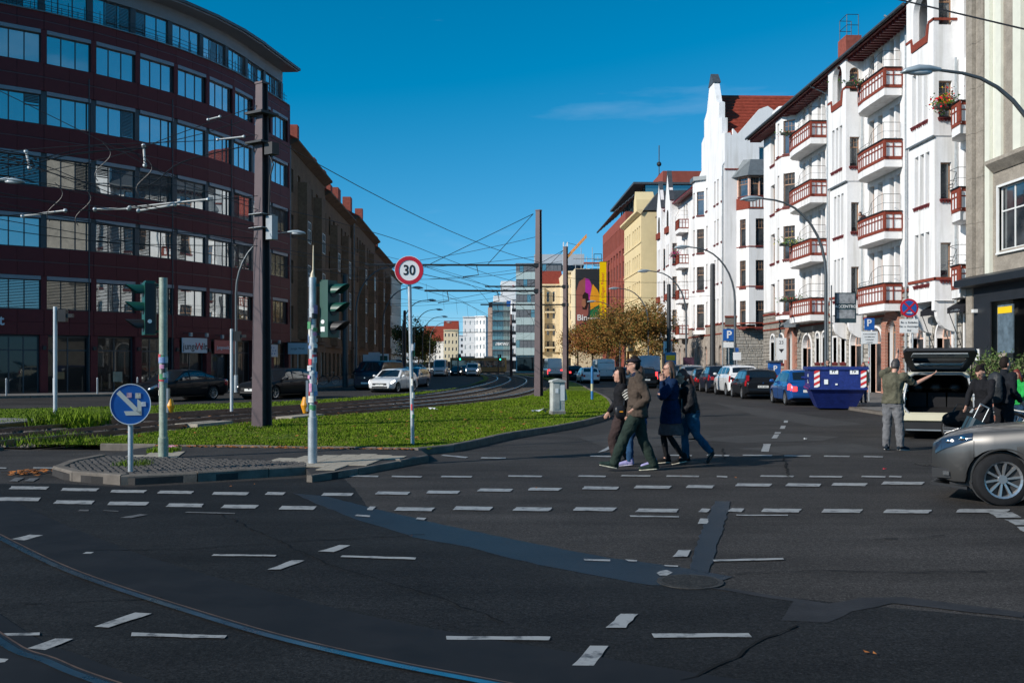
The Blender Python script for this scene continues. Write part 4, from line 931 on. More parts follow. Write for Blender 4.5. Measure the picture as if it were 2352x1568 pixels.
M('slate_eave', (.05,.055,.06), .5, var=.2)
AY0 = 78.9
house = thing('apartment_house', 'white plastered apartment house with brick balconies and stone ground floor', 'building', (22.5, AY0, 0), R(-90))
HW = 34.6
TOPS = [19.6, 15.8, 12.0, 8.15]
ops = []
def A_(x0, x1, z0, z1, kind=''): ops.append((x0, x1, z0, z1, kind))
wins = []                                               # (x0,x1,z0,z1,style,curtain)
for T in TOPS:
    wins.append((1.9,3.0,T-2.45,T-.2,'transom'))
    for a, b in ((9.6,10.25),(10.95,11.6),(12.75,13.4),(13.6,14.25)): wins.append((a,b,T-2.5,T,'transom'))
    for a, b in ((21.65,22.4),(22.9,23.6),(24.55,25.15),(25.35,25.95)): wins.append((a,b,T-2.5,T,'transom'))
    wins.append((27.3,28.3,T-2.6,T-.2,'transom'))
    wins.append((16.2,16.9,T-2.5,T-.2,'transom'))
for w in wins: A_(*w[:4])
gops = [(2.0,3.1,1.82,4.0,'arch'),(4.2,5.35,1.82,4.0,'arch'),(6.45,7.8,.12,4.3,'arch'),(9.75,11.6,.12,3.8,'arch'),(12.5,13.25,1.85,3.86,'arch'),(13.8,14.5,1.85,3.86,'arch'),(15.8,16.5,1.85,3.45,''),(17.2,17.95,1.85,3.45,''),(18.8,20.65,.12,3.82,'arch'),(21.9,23.6,.12,3.82,'arch'),(24.35,25.75,.12,4.2,'arch'),(27.4,28.95,.12,3.85,'arch'),(30.3,31.95,.12,3.85,'arch'),(33.2,33.6,1.6,4.0,''),(34.0,34.4,1.6,4.0,'')]
lg = [(33.05,34.5,zt-1.0,zt+2.6-1.0+.7,'arch' if zt > 12 else '') for zt in (17.0,13.3,9.45)]
mb = MB(); facade(mb, (0,0), 0, HW, 5.85, 20.2, ops+[(q[0],q[1],max(5.9,q[2]),q[3],q[4]) for q in lg], .32); mb.build('wall', _M['plaster'], house)
mb = MB(); facade(mb, (0,0), 0, HW, 0, 5.85, gops, .35, 0, 1); mb.build('stone_wall_base', [_M['mortar'], _M['plaster']], house)
MB().box(0,1.3,0,HW,12,20.1).build('inner_wall', M('interior_dark', (.05,.045,.04), .9), house)
MB().face([(0,0,0),(0,0,20.2),(0,1.31,20.2),(0,1.31,0)]).face([(HW,0,0),(HW,1.31,0),(HW,1.31,20.2),(HW,0,20.2)]).build('gable_wall', _M['plaster'], house)
wr = random.Random(5)
for w in wins: window(house, (0,0), 0, w[0], w[2], w[1]-w[0], w[3]-w[2], w[4], _M['wood_frame'], _M['glass_house'], .26, curtain=wr.choice((0,.4,.95,.95)))
for T in TOPS:
    sill(house, (0,0), 0, 1.85, T-2.45, 1.2); sill(house, (0,0), 0, 27.25, T-2.6, 1.1)
for q in gops:
    x0, x1, z0, z1 = q[:4]; w = x1-x0; brick_door = q in ((6.45,7.8,.12,4.3,'arch'),(24.35,25.75,.12,4.2,'arch'))
    fm = _M['pink_frame'] if (w > 1.3 and not brick_door) else (_M['wood_frame'] if brick_door else _M['white_frame'])
    window(house, (0,0), 0, x0, z0, w, z1-z0, 'arch' if q[4] else 'plain', fm, _M['glass_house'], .28, 'door' if brick_door else 'window', 0)
    if q[4] and not brick_door:                          # white plaster architrave
        def arch(b, x0=x0, x1=x1, z0=z0, z1=z1):
            r = (x1-x0)/2; xm = (x0+x1)/2; zc = z1-r; t = .12
            b.box(x0-t,-.07,z0,x0,.30,zc); b.box(x1,-.07,z0,x1+t,.30,zc)
            for k in range(14):
                a0, a1 = math.pi*k/14, math.pi*(k+1)/14; P = lambda rr, a: (xm+rr*math.cos(a), -.07, zc+rr*math.sin(a))
                b.extr([P(r,a0),P(r,a1),P(r+t,a1),P(r+t,a0)][::-1], (0,.37,0))
        part(house, 'arch_trim', _M['plaster'], arch)
    elif not q[4]: part(house, 'window_surround', _M['plaster'], lambda b: (b.box(x0-.1,-.06,z0,x0,.3,z1), b.box(x1,-.06,z0,x1+.1,.3,z1), b.box(x0-.1,-.06,z1,x1+.1,.3,z1+.1)))
    else:
        def port(b):
            r = (x1-x0)/2; xm = (x0+x1)/2; zc = z1-r; t = .55
            b.box(x0-t,-.16,z0,x0,.1,zc); b.box(x1,-.16,z0,x1+t,.1,zc)
            for k in range(14):
                a0, a1 = math.pi*k/14, math.pi*(k+1)/14; P = lambda rr, a: (xm+rr*math.cos(a), -.16, zc+rr*math.sin(a))
                b.extr([P(r,a0),P(r,a1),P(r+t,a1),P(r+t,a0)][::-1], (0,.26,0))
        part(house, 'brick_portal', _M['brick_red'], port)
        for k in range(6):
            for xx in (x0-.75, x1+.5): part(house, 'quoin', _M['brick_red'], lambda b: b.box(xx,-.09,.9+k*.6,xx+.25,0,.9+k*.6+.3))
    if z0 > 1: sill(house, (0,0), 0, x0-.08, z0, w+.16, .12)
stone_wall(house, HW, 1.42, 5.6, [(q[0]-(.6 if q in gops and q[1]-q[0] < 1.45 and q[2] < .5 else .06), q[1]+(.6 if q[1]-q[0] < 1.45 and q[2] < .5 else .06), q[2], q[3]+.1) for q in gops], [(4.38,4.52),(4.9,5.02)], 300, 'A')
def segs(x0, x1, excl):
    out = [(x0, x1)]
    for a, b in excl: out = [s for (c, d) in out for s in ((c, min(d, a)), (max(c, b), d)) if s[1]-s[0] > .02]
    return out
doors_x = [(q[0]-.14, q[1]+.14) for q in gops if q[2] < .5]
for z, h in ((5.58,.14),(4.92,.10),(4.40,.10)):
    part(house, 'brick_course', _M['brick_plain'], lambda b: [b.box(a,-.075,z,c,0,z+h) for a, c in segs(0, HW, [(6.0,8.3),(23.9,26.2)] if z < 4.5 else [])])
for a, c in segs(0, HW, doors_x): part(house, 'brick_plinth', _M['brick_red'], lambda b: b.box(a,-.08,0,c,0,1.40))
# canted oriel
def poly_oriel(root, pl, z0, z1, tops, wspec, hs2=2.4, mat='plaster', style='transom', band=None):
    mbw = MB()
    for i in range(len(pl)-1):
        a, b = Vector(pl[i]), Vector(pl[i+1]); ang = math.atan2((b-a).y, (b-a).x); L_ = (b-a).length; o2 = []
        for (fi, u0, u1) in wspec:
            if fi == i:
                for T in tops: o2.append((u0*L_, u1*L_, T-hs2, T, ''))
        facade(mbw, pl[i], ang, L_, z0, z1, o2, .2)
        for q in o2:
            window(root, pl[i], ang, q[0], q[2], q[1]-q[0], q[3]-q[2], style, _M['wood_frame'], _M['glass_house'], .14)
            sill(root, pl[i], ang, q[0]-.05, q[2], q[1]-q[0]+.1)
    mbw.face([(p[0],p[1],z0) for p in pl][::-1]); mbw.face([(p[0],p[1],z1) for p in pl]); return mbw.build('oriel', _M[mat], root)
pl1 = [(5.2,0.0),(6.1,-.85),(7.5,-.85),(8.35,0.0)]
oc = poly_oriel(house, pl1, 5.0, 20.0, [19.3,15.5,11.7,7.9], [(1,.3,.62),(2,.12,.88),(0,.2,.8)])
part(house, 'cornice', _M['plaster'], lambda b: b.prism([(5.0,0.0),(6.0,-1.08),(7.6,-1.08),(8.55,0.0)], 20.0, 20.35), parent=oc)
for z in (16.72,12.92,5.3): part(house, 'brick_course', _M['brick_plain'], lambda b: b.prism([(5.15,0),(6.08,-.9),(7.52,-.9),(8.40,0)], z, z+.09), parent=oc)
part(house, 'zinc_canopy', _M['zinc'], lambda b: [b.face([(8.4,-.02,5.5),(9.3,-.02,4.4),(8.9,-1.1,4.35),(8.2,-.9,4.6)]), b.face([(8.4,-.02,5.5),(8.2,-.9,4.6),(7.2,-1.0,4.4),(7.0,-.02,4.4)]), b.face([(8.4,-.02,5.5),(7.0,-.02,4.4),(9.3,-.02,4.4)])])
for zt in (17.57,13.74,9.9,6.05):
    balcony(house, 9.0, 14.65, zt, 1.1); balcony(house, 21.45, 26.3, zt, 1.0)
# square oriels with triple slit windows
def oriel(x0, x1, dep, topz, seed):
    root = house; ang = 0; lower = .10
    mbw = MB(); trip = []; W = x1-x0
    zU = 12.55
    for T in (16.0,): trip += [(W*.22+k*W*.215, W*.22+k*W*.215+W*.15, T-2.55, T) for k in range(3)]
    trL = [(W*.24+k*W*.2, W*.24+k*W*.2+W*.14, T-2.5, T) for T in (11.95,8.1) for k in range(3)]
    lo = [(W*.26,W*.78,17.3,19.75,'arch')]
    facade(mbw, (x0,-dep), 0, W, zU, topz, trip+lo, .3); side = [(dep*.22,dep*.78,T-h,T,k) for T, h, k in ((19.25,1.45,'arch'),(15.15,1.75,''))]
    facade(mbw, (x1,-dep), R(90), dep, zU, topz, side, .2); facade(mbw, (x0,0), R(-90), dep, zU, topz, [], .2)
    d2 = dep-lower; sideL = [(d2*.25,d2*.75,T-1.75,T,'') for T in (11.3,7.5)]
    facade(mbw, (x0+.05,-d2), 0, W-.1, 4.75, zU, [(q[0]-.05,q[1]-.05,q[2],q[3]) for q in trL], .3); facade(mbw, (x1-.05,-d2), R(90), d2, 4.75, zU, sideL, .2); facade(mbw, (x0+.05,0), R(-90), d2, 4.75, zU, [], .2)
    mbw.face([(x0,0,zU),(x1,0,zU),(x1,-dep,zU),(x0,-dep,zU)][::-1]); mbw.face([(x0,0,4.75),(x1,0,4.75),(x1,-d2,4.75),(x0,-d2,4.75)][::-1]); mbw.face([(x0,0,topz),(x0,-dep,topz),(x1,-dep,topz),(x1,0,topz)][::-1])
    ob = mbw.build('oriel', _M['plaster'], root)
    part(root, 'loggia_back', _M['plaster'], lambda b: b.box(x0+W*.2,-dep+.95,17.2,x1-W*.15,-dep+1.0,19.9), parent=ob)
    for q in trip: window(root, (x0,-dep), 0, q[0], q[2], q[1]-q[0], 2.55, 'plain', _M['white_frame'], _M['glass_house'], .27, curtain=.97); sill(root, (x0,-dep), 0, q[0]-.04, q[2], q[1]-q[0]+.08)
    for q in trL: window(root, (x0,-d2), 0, q[0], q[2], q[1]-q[0], 2.5, 'plain', _M['white_frame'], _M['glass_house'], .27, curtain=.97); sill(root, (x0,-d2), 0, q[0]-.04, q[2], q[1]-q[0]+.08)
    for q in side: window(root, (x1,-dep), R(90), q[0], q[2], q[1]-q[0], q[3]-q[2], 'arch' if q[4] else 'transom', _M['wood_frame'], _M['glass_house'], .14)
    for q in sideL: window(root, (x1-.05,-d2), R(90), q[0], q[2], q[1]-q[0], q[3]-q[2], 'plain', _M['wood_frame'], _M['glass_house'], .14); sill(root, (x1-.05,-d2), R(90), q[0]-.05, q[2], q[1]-q[0]+.1)
    sill(root, (x1,-dep), R(90), side[1][0]-.05, side[1][2], side[1][1]-side[1][0]+.1)
    part(root, 'brick_course', _M['brick_plain'], lambda b: (b.box(x0-.04,-dep-.04,17.75,x0+W*.2,-dep,17.87), b.box(x1-W*.18,-dep-.04,18.0,x1+.04,-dep,18.12), b.box(x1,-dep-.04,18.0,x1+.04,0,18.12), b.box(x0-.0,-d2-.05,5.72,x1+.0,-d2,5.86), b.box(x1-.05,-d2-.05,5.72,x1+.0,0,5.86)), parent=ob)
    part(root, 'brick_parapet', _M['brick_plain'], lambda b: b.extr([(x0+W*.18,-dep-.06,17.85),(x0+W*.22,-dep-.06,17.15),(x1-W*.2,-dep-.06,17.15),(x1-W*.14,-dep-.06,18.0),(x1-W*.2,-dep-.06,18.0),(x1-W*.25,-dep-.06,17.5),(x0+W*.26,-dep-.06,17.5),(x0+W*.23,-dep-.06,17.85)][::-1], (0,.05,0)), parent=ob)
    part(root, 'drip_edge', _M['zinc'], lambda b: b.box(x0-.03,-dep-.04,zU-.06,x1+.03,-dep+.02,zU+.02), parent=ob)
    for xx in (x0+.12, x1-.42):                        # curved consoles
        pts = [(xx,0,4.75),(xx,-d2,4.75),(xx,-d2,4.3)]+[(xx,-d2+.12+(d2-.2)*(1-math.cos(k*math.pi/2/6)),4.25-.95*math.sin(k*math.pi/2/6)) for k in range(7)]+[(xx,0,3.2)]
        part(root, 'console', _M['plaster'], lambda b: b.extr(pts[::-1], (.30,0,0)), parent=ob)
oriel(17.8, 20.8, 1.05, 19.85, 1); oriel(29.4, 32.4, 1.14, 24.5, 2)
# eaves, roof, gutter, pipes
part(house, 'eave_boards', _M['sill_red'], lambda b: (b.extr([(-.6,-1.15,19.72),(-.6,.0,20.02),(-.6,.0,20.16),(-.6,-1.15,19.86)], (29.95,0,0)), [b.box(-.6+k*.42,-.95,19.58,-.6+k*.42+.16,-.05,19.78) for k in range(71)]))
rf = part(house, 'roof', _M['slate_eave'], lambda b: (b.extr([(-.6,-1.25,19.86),(-.6,4.5,23.8),(-.6,12,20.2),(-.6,0,20.17)], (35.6,0,0))))
part(house, 'gutter', _M['slate_eave'], lambda b: b.tube([(-.6,-1.28,19.86),(29.36,-1.28,19.86)], .10, 6), parent=rf)
for x, z1 in ((15.1,19.2),(20.95,17.9),(27.0,19.6),(32.55,16.2)): part(house, 'downpipe', _M['galv'], lambda b: b.tube([(x,-.14,.1),(x,-.14,z1)]+([(x-.25,-1.2,z1+.6)] if z1 > 17 else []), .06, 8))
# near loggia balconies with wave-shaped parapet
for zt in (13.6,9.7,6.2): balcony(house, 32.75, 34.55, zt, .95, zt < 11, round_far=True)
part(house, 'loggia_back', _M['plaster'], lambda b: b.box(32.9,1.0,5.9,34.6,1.05,17.5))
# awnings, shop letters, hanging sign
M('awning', (.018,.018,.022), .8, var=.2)
for x0, x1 in ((30.1,32.1),(32.95,34.55)):
    part(house, 'awning', _M['awning'], lambda b: b.extr([(x0,-.05,4.75),(x0,-.75,4.35),(x0,-.75,4.1),(x0,-.05,4.4)], (x1-x0,0,0)))
    part(house, 'awning_arm', _M['iron_dark'], lambda b: (b.tube([(x0+.08,-.72,4.2),(x0+.1,-.06,2.4)], .02, 5), b.tube([(x1-.08,-.72,4.2),(x1-.1,-.06,2.4)], .02, 5)))
strokes(house, _M['metal_grey'], 33.3, 34.2, 4.16, 4.28, -.752, 9, 1); strokes(house, _M['black'], 19.0, 20.6, 4.05, 4.45, -.11, 7, 2)
part(house, 'lattice', _M['iron_dark'], lambda b: [b.tube([(33.62+.035*k,-.03,1.6),(33.62+.035*k,-.03,4.0)], .012, 4) for k in range(11)] + [b.tube([(33.62,-.03,1.7+.2*k),(33.98,-.03,1.8+.2*k)], .010, 4) for k in range(11)])
part(house, 'chimney_stack', _M['chimney'], lambda b: b.box(2.2,5.2,20,3.9,6.4,26.8))
part(house, 'ladder_cage', _M['iron_dark'], lambda b: [b.tube([(2.3+i*1.5,5.3+j*.9,26.8),(2.3+i*1.5,5.3+j*.9,28.4)], .03, 5) for i in range(2) for j in range(2)] + [b.tube([(2.3,5.3,26.8+h),(3.8,5.3,26.8+h)], .025, 5) for h in (.8,1.6)] + [b.tube([(2.3+i*1.5,5.3,26.8+h),(2.3+i*1.5,6.2,26.8+h)], .025, 5) for i in range(2) for h in (.8,1.6)])
hx, hy = 22.5, AY0
wp = lambda x, y, z: (hx+y, hy-x, z)
flowers('red geraniums and yellow blossoms hanging over the nearest loggia balcony', wp(33.3,-1.0,13.6), .8, .5, .5, [((.06,.14,.02),1),((.55,.02,.03),.7),((.75,.5,.02),.25)], 300, 1)
flowers('potted flowers along the top balcony beside the nearer square oriel', wp(22.9,-.9,17.57), 1.8, .25, .25, [((.06,.13,.02),1),((.4,.1,.08),.4)], 160, 2)
flowers('yuccas and green pots on a balcony behind the tall lamp post', wp(10.8,-1.0,9.9), 1.9, .3, .5, [((.07,.16,.03),1),((.6,.5,.08),.3)], 200, 3)
flowers('small potted plants on the lowest far balcony', wp(10.8,-1.0,6.05), 1.9, .3, .3, [((.07,.14,.03),1),((.35,.06,.04),.4)], 120, 4)
flowers('plant pots along the top far balcony under the red eaves', wp(10.7,-1.0,17.57), 1.7, .25, .2, [((.05,.12,.03),1),((.45,.05,.08),.5)], 110, 5)
# ================================================================ RIGHT: concrete house at the frame edge
M('travertine', (.30,.265,.22), .85, var=.25, scale=1.5, bump=.2, bscale=20, var2=.08, scale2=12)
M('cream_paint', (.68,.68,.58), .8, var=.06); M('shop_dark', (.018,.02,.024), .45, var=.2)
ch = thing('stone_faced_house', 'grey stone faced building with a dark shopfront at the right edge', 'building', (22.2, 44.25, 0), R(-90))
co = [(2.3,3.9,8.1,10.4,''),(2.3,3.9,4.2,6.4,'')]
co = [(2.15,4.3,6.6,9.3,'')]
mb = MB(); facade(mb, (0,0), 0, 14, 0, 26, co+[(2.9,8,.1,4.6,'')], .3); mb.build('wall', _M['travertine'], ch)
MB().box(0,.9,0,14,12,26).build('inner_wall', _M['shop_dark'], ch); MB().face([(0,0,0),(0,0,26),(0,.91,26),(0,.91,0)]).build('side_wall', _M['travertine'], ch)
for k in range(13):
    for xx, w in ((-.02,.55),(.55,.62)): part(ch, 'pilaster_slab', _M['travertine'], lambda b: b.box(xx+.004,-.38+xx*.3,k*2.0+.006,xx+w-.004,-.002,k*2.0+1.994))
part(ch, 'cream_pier', _M['cream_paint'], lambda b: b.box(1.22,-.16,5.6,1.62,-.002,26)); part(ch, 'cream_strip', _M['cream_paint'], lambda b: (b.box(2.1,-.12,10.6,2.5,-.002,26), b.box(3.6,-.2,10.6,4.2,-.002,26), b.box(1.64,-.02,10.6,2.08,-.003,26)))
part(ch, 'cornice', _M['travertine'], lambda b: b.extr([(1.7,-.05,10.0),(1.7,-.4,10.35),(1.7,-.4,10.5),(1.7,0,10.55)], (9,0,0)))
part(ch, 'window_surround', _M['white_frame'], lambda b: (b.box(2.05,-.08,6.5,2.15,.1,9.4), b.box(2.15,-.08,9.3,4.3,.1,9.4), b.box(2.05,-.12,6.42,4.4,.1,6.5)))
window(ch, (0,0), 0, 2.15, 6.6, 2.15, 2.7, 'cross', _M['white_frame'], _M['glass_house'], .1)
part(ch, 'shop_fascia', _M['shop_dark'], lambda b: (b.extr([(.1,-.4,5.1),(.1,-1.0,5.15),(.1,-1.0,5.45),(.1,-.4,5.65)], (13,0,0)), b.box(.75,-.42,0,2.2,-.36,5.1), b.box(2.2,-.42,4.4,12,-.36,5.1)))
part(ch, 'shop_pane', _M['glass_shop'], lambda b: b.box(2.9,.2,.3,8,.24,4.6)); part(ch, 'shop_lamp', _M['sign_white'], lambda b: b.box(.95,-.62,4.0,1.15,-.43,4.15)); part(ch, 'notice_plate', _M['sign_white'], lambda b: b.box(.9,-.47,1.9,1.3,-.43,2.4))
part(ch, 'menu_board', M('menu', (.10,.14,.17), .5, var=.4, scale=3), lambda b: b.box(3.0,-.52,2.2,4.2,-.46,4.2)); part(ch, 'menu_board', _M['sign_yellow'], lambda b: b.box(3.05,-.54,3.85,4.15,-.525,4.12))
part(ch, 'roof_slab', _M['slate'], lambda b: b.box(0,-.3,26,14,12,26.3))
# ================================================================ RIGHT: gabled white corner house beyond the side street
gh = thing('gabled_corner_house', 'white corner house with curved gable, red tiled roof and slate-capped oriel', 'building', (22.5, 91.6, 0), 0)
so = [(3.2+k*.95,3.2+k*.95+.6,20.0,21.9,'') for k in range(4)]
mb = MB(); facade(mb, (0,0), 0, 11, 6.2, 23.0, so, .25)
mb.extr([(.05,0,23.0),(.75,0,23.0),(.75,0,23.6),(1.2,0,23.1),(1.9,0,23.9),(3.2,0,25.4),(4.0,0,25.7),(5.0,0,25.0),(6.4,0,23.6),(7.4,0,23.0)], (0,.4,0)); mb.build('side_wall', _M['plaster'], gh)
for q in so: window(gh, (0,0), 0, q[0], q[2], q[1]-q[0], 1.9, 'v1', _M['white_frame'], _M['glass_house'], .18); sill(gh, (0,0), 0, q[0]-.05, q[2], .7)
MB().box(.6,.5,0,11,11,22.9).build('inner_wall', _M['interior_dark'], gh)
mb = MB(); facade(mb, (0,0), 0, 11, 0, 6.2, [(4.2,8.5,1.3,2.7,'')], .3); mb.build('stone_wall_base', _M['mortar'], gh)
stone_wall(gh, 11, .9, 5.2, [(4.0,9,1.0,2.9,'')], [], 120, 'B')
window(gh, (0,0), 0, 4.2, 1.3, 4.3, 1.4, 'v4', _M['office_grey'], _M['glass_shop'], .15)
for z, h in ((6.1,.16),(5.3,.12),(19.75,.14),(.9,.12)): part(gh, 'brick_course', _M['brick_plain'], lambda b: b.box(-.03,-.06,z,11,-.002,z+h))
part(gh, 'low_wall', _M['concrete'], lambda b: b.box(3.2,-.25,.1,11,-.1,.85)); lettering('BLAU', .5, _M['black'], gh, (7.4,-.253,.5), bold=.03); strokes(gh, _M['metal_grey'], 4.4, 6.0, .3, .65, -.252, 6, 3)
pl2 = [(1.1,0.0),(1.9,-1.2),(3.9,-1.2),(4.9,0.0)]
ob = poly_oriel(gh, pl2, 5.4, 16.0, [15.6-.5,11.3,7.6], [(0,.25,.75),(1,.32,.78),(2,.25,.75)], 2.5)
part(gh, 'brick_band', _M['brick_plain'], lambda b: (b.prism([(1.05,0),(1.86,-1.26),(3.94,-1.26),(4.95,0)], 16.0, 17.05)), parent=ob)
part(gh, 'white_panels', _M['white_paint'], lambda b: [b.box(2.02+k*.3,-1.275,16.15,2.02+k*.3+.2,-1.255,16.9) for k in range(6)], parent=ob)
poly_oriel(gh, [(1.15,0),(1.93,-1.15),(3.87,-1.15),(4.85,0)], 17.05, 19.3, [18.9], [(0,.1,.9),(1,.08,.48),(1,.52,.92),(2,.1,.9)], 1.7, 'pink_frame')
part(gh, 'slate_cap', _M['zinc'], lambda b: [b.face(f) for f in ([(.6,0,19.0),(1.7,-1.6,19.0),(2.3,-.3,20.7),(1.7,0,20.7)], [(1.7,-1.6,19.0),(4.1,-1.6,19.0),(3.6,-.3,20.7),(2.3,-.3,20.7)], [(4.1,-1.6,19.0),(5.4,0,19.0),(4.3,0,20.7),(3.6,-.3,20.7)], [(1.7,0,20.7),(2.3,-.3,20.7),(3.6,-.3,20.7),(4.3,0,20.7)], [(.6,0,19.0),(5.4,0,19.0),(4.1,-1.6,19.0),(1.7,-1.6,19.0)])], parent=ob)
for z in (5.5,8.8-3.7+.0,12.5,8.85): part(gh, 'brick_course', _M['brick_plain'], lambda b: b.prism([(1.08,0),(1.88,-1.24),(3.92,-1.24),(4.92,0)], z, z+.1), parent=ob)
# street front of the gabled house, running away from the viewer
FW = 32.4; fo = (0, FW)
cols = [(31.3,.5),(29.6,.6),(28.4,.6),(24.9,.7),(22.6,.7),(20.9,.6),(15.2,.8),(13.9,.8),(8.6,.6),(3.2,.6),(1.4,.6)]
sops = [(x-w/2, x+w/2, T-2.3, T, '') for x, w in cols for T in (19.4,15.6,11.8,8.0)]
gop = [(x-.6, x+.6, .4, 3.6, 'arch') for x in (2,5,8,11.2,14,18.5,21,24.5,28,30.5)]
mb = MB(); facade(mb, fo, R(-90), FW, 5.6, 20.2, sops, .28); mb.build('street_wall', _M['plaster'], gh)
mb = MB(); facade(mb, fo, R(-90), FW, 0, 5.6, gop, .3); mb.build('street_wall_base', M('stone_far', (.33,.29,.25), .9, var=.35, scale=2.2, bump=.5, bscale=5), gh)
for q in sops: window(gh, fo, R(-90), q[0], q[2], q[1]-q[0], 2.3, 'transom', _M['wood_frame'], _M['glass_house'], .2); sill(gh, fo, R(-90), q[0]-.05, q[2], q[1]-q[0]+.1)
for q in gop: window(gh, fo, R(-90), q[0], q[2], 1.2, 3.2, 'arch', _M['pink_frame'], _M['glass_house'], .22)
part(gh, 'brick_course', _M['brick_plain'], lambda b: (b.box(-.06,0,5.5,-.002,FW,5.65), b.box(-.06,0,4.6,-.002,FW,4.72)))
# stepped curved gable above the street front (seen nearly edge-on)
prof = [(y_+.03, z_) for y_, z_ in [(0.0,20.2),(0.0,23.2),(1.2,23.4),(1.2,24.9),(2.2,25.1),(2.2,26.6),(3.3,27.0),(4.6,29.4),(6.2,29.4),(7.4,27.0),(8.6,26.4),(8.6,24.8),(9.8,24.4),(9.8,21.6),(11,21.2),(11,20.2)]]
part(gh, 'gable', _M['plaster'], lambda b: b.extr([(0,p[0],p[1]) for p in prof], (.55,0,0)))
part(gh, 'gable_coping', _M['slate'], lambda b: b.extr([(-.08,4.3,29.1),(-.08,5.4,30.2),(-.08,6.5,29.1)], (.75,0,0)))
rf = part(gh, 'roof', _M['roof_tile'], lambda b: [b.face([(.5,.3,22.6),(16,.3,22.6),(16,6,28.3),(.5,6,28.3)]), b.face([(.5,11.5,22.6),(.5,6,28.3),(16,6,28.3),(16,11.5,22.6)]), b.face([(16,.3,22.6),(16,11.5,22.6),(16,6,28.3)])])
def tiles(b):
    for k in range(1, 14):
        t = k/14; b.box(.5, .3+5.7*t-.03, 22.6+5.7*t-.01, 16, .3+5.7*t+.06, 22.6+5.7*t+.10)
part(gh, 'tile_course', _M['roof_tile'], tiles, parent=rf)
part(gh, 'street_roof', _M['roof_tile'], lambda b: b.extr([(-.9,11,20.1),(4.5,11,24.6),(9,11,20.1)], (0,21.4,0)), parent=rf)
part(gh, 'eave_boards', _M['sill_red'], lambda b: b.extr([(-.85,11,19.9),(0,11,20.05),(0,11,20.2),(-.85,11,20.1)], (0,10,0)))
for zt in (17.6,13.75,9.9,6.05):
    def tf(p): return (p[1], 0, p[2])
    pl = [(-.02,16.2),(-1.05,16.2),(-1.05,18.2),(-.7,19.6),(-.02,19.9)]
    bl = part(gh, 'balcony', _M['plaster'], lambda b: b.prism(pl, zt-1.45, zt-1.03))
    part(gh, 'panel', _M['white_paint'], lambda b: [b.beam((pl[i][0]+.05,pl[i][1],zt-.52),(pl[i+1][0]+.05,pl[i+1][1],zt-.52),.05,.98) for i in range(4)], parent=bl)
    def bf(b):
        for i in range(4):
            for z in (zt-.06,zt-.97,zt-.38): b.beam((pl[i][0],pl[i][1],z),(pl[i+1][0],pl[i+1][1],z),.09,.1 if z != zt-.38 else .05)
            n = max(2, round((Vector(pl[i+1])-Vector(pl[i])).length/.3))
            for k in range(n+1): q = Vector(pl[i])+(Vector(pl[i+1])-Vector(pl[i]))*k/n; b.beam((q.x,q.y,zt-1.0),(q.x,q.y,zt),.06,.08,up=(0,1,0))
    part(gh, 'brick_frame', _M['brick_plain'], bf, parent=bl)
    part(gh, 'iron_railing', _M['iron_dark'], lambda b: iron_rail(b, [(-1.05,18.2),(-1.05,16.2),(-.1,16.2)], zt, [.5,.9,.9]), parent=bl)
# polygonal and square oriels along that front
po = poly_oriel(gh, [(0,10.6),(-.9,9.9),(-.9,8.7),(0,8.0)], 4.8, 20.3, [19.2,15.4,11.6,7.8], [(1,.2,.8),(2,.15,.85)], 2.4)
part(gh, 'cap', _M['zinc'], lambda b: b.prism([(0,10.9),(-1.15,10.1),(-1.15,8.5),(0,7.7)], 20.3, 20.7), parent=po)
for y0, gz in ((21.4,22.8),(27.0,22.6)):
    so_ = poly_oriel(gh, [(0,y0+3.0),(-1.05,y0+3.0),(-1.05,y0),(0,y0)], 4.9, 20.5, [15.6,11.8,8.0], [(1,.25,.42),(1,.58,.75),(2,.25,.75)], 2.4)
    part(gh, 'gable', _M['plaster'], lambda b: b.extr([(-1.05,y0+3.0,20.5),(-1.05,y0+2.6,21.8),(-1.05,y0+2.2,22.6),(-1.05,y0+1.5,gz+1.2),(-1.05,y0+.8,22.6),(-1.05,y0+.4,21.8),(-1.05,y0,20.5)], (.4,0,0)), parent=so_)
    part(gh, 'arch_shade', _M['interior_dark'], lambda b: b.extr([(-1.06,y0+2.1,17.6)]+[(-1.06,y0+1.5+.6*math.cos(k*math.pi/8),19+.6*math.sin(k*math.pi/8)) for k in range(9)]+[(-1.06,y0+.9,17.6)], (.02,0,0)), parent=so_)  # flat dark arch on the oriel face, recess shade put into its colour
    part(gh, 'gable_coping', _M['slate'], lambda b: (b.beam((-.85,y0-.1,20.5),(-.85,y0+1.5,gz+1.3),.5,.12), b.beam((-.85,y0+3.1,20.5),(-.85,y0+1.5,gz+1.3),.5,.12)), parent=so_)
    for zt in (17.6,9.9): part(gh, 'brick_parapet', _M['brick_plain'], lambda b: b.box(-1.3,y0+.6,zt-.7,-1.06,y0+2.4,zt), parent=so_)
part(gh, 'downpipe', _M['galv'], lambda b: b.tube([(-.15,.25,.1),(-.15,.25,20.2),(.3,.1,21)], .07, 6))
flowers('pink flower mass on a far balcony of the gabled house', (22.5-1.1, 91.6+18.3, 13.75), .6, 1.6, .5, [((.05,.1,.03),.5),((.45,.02,.16),1)], 220, 8)
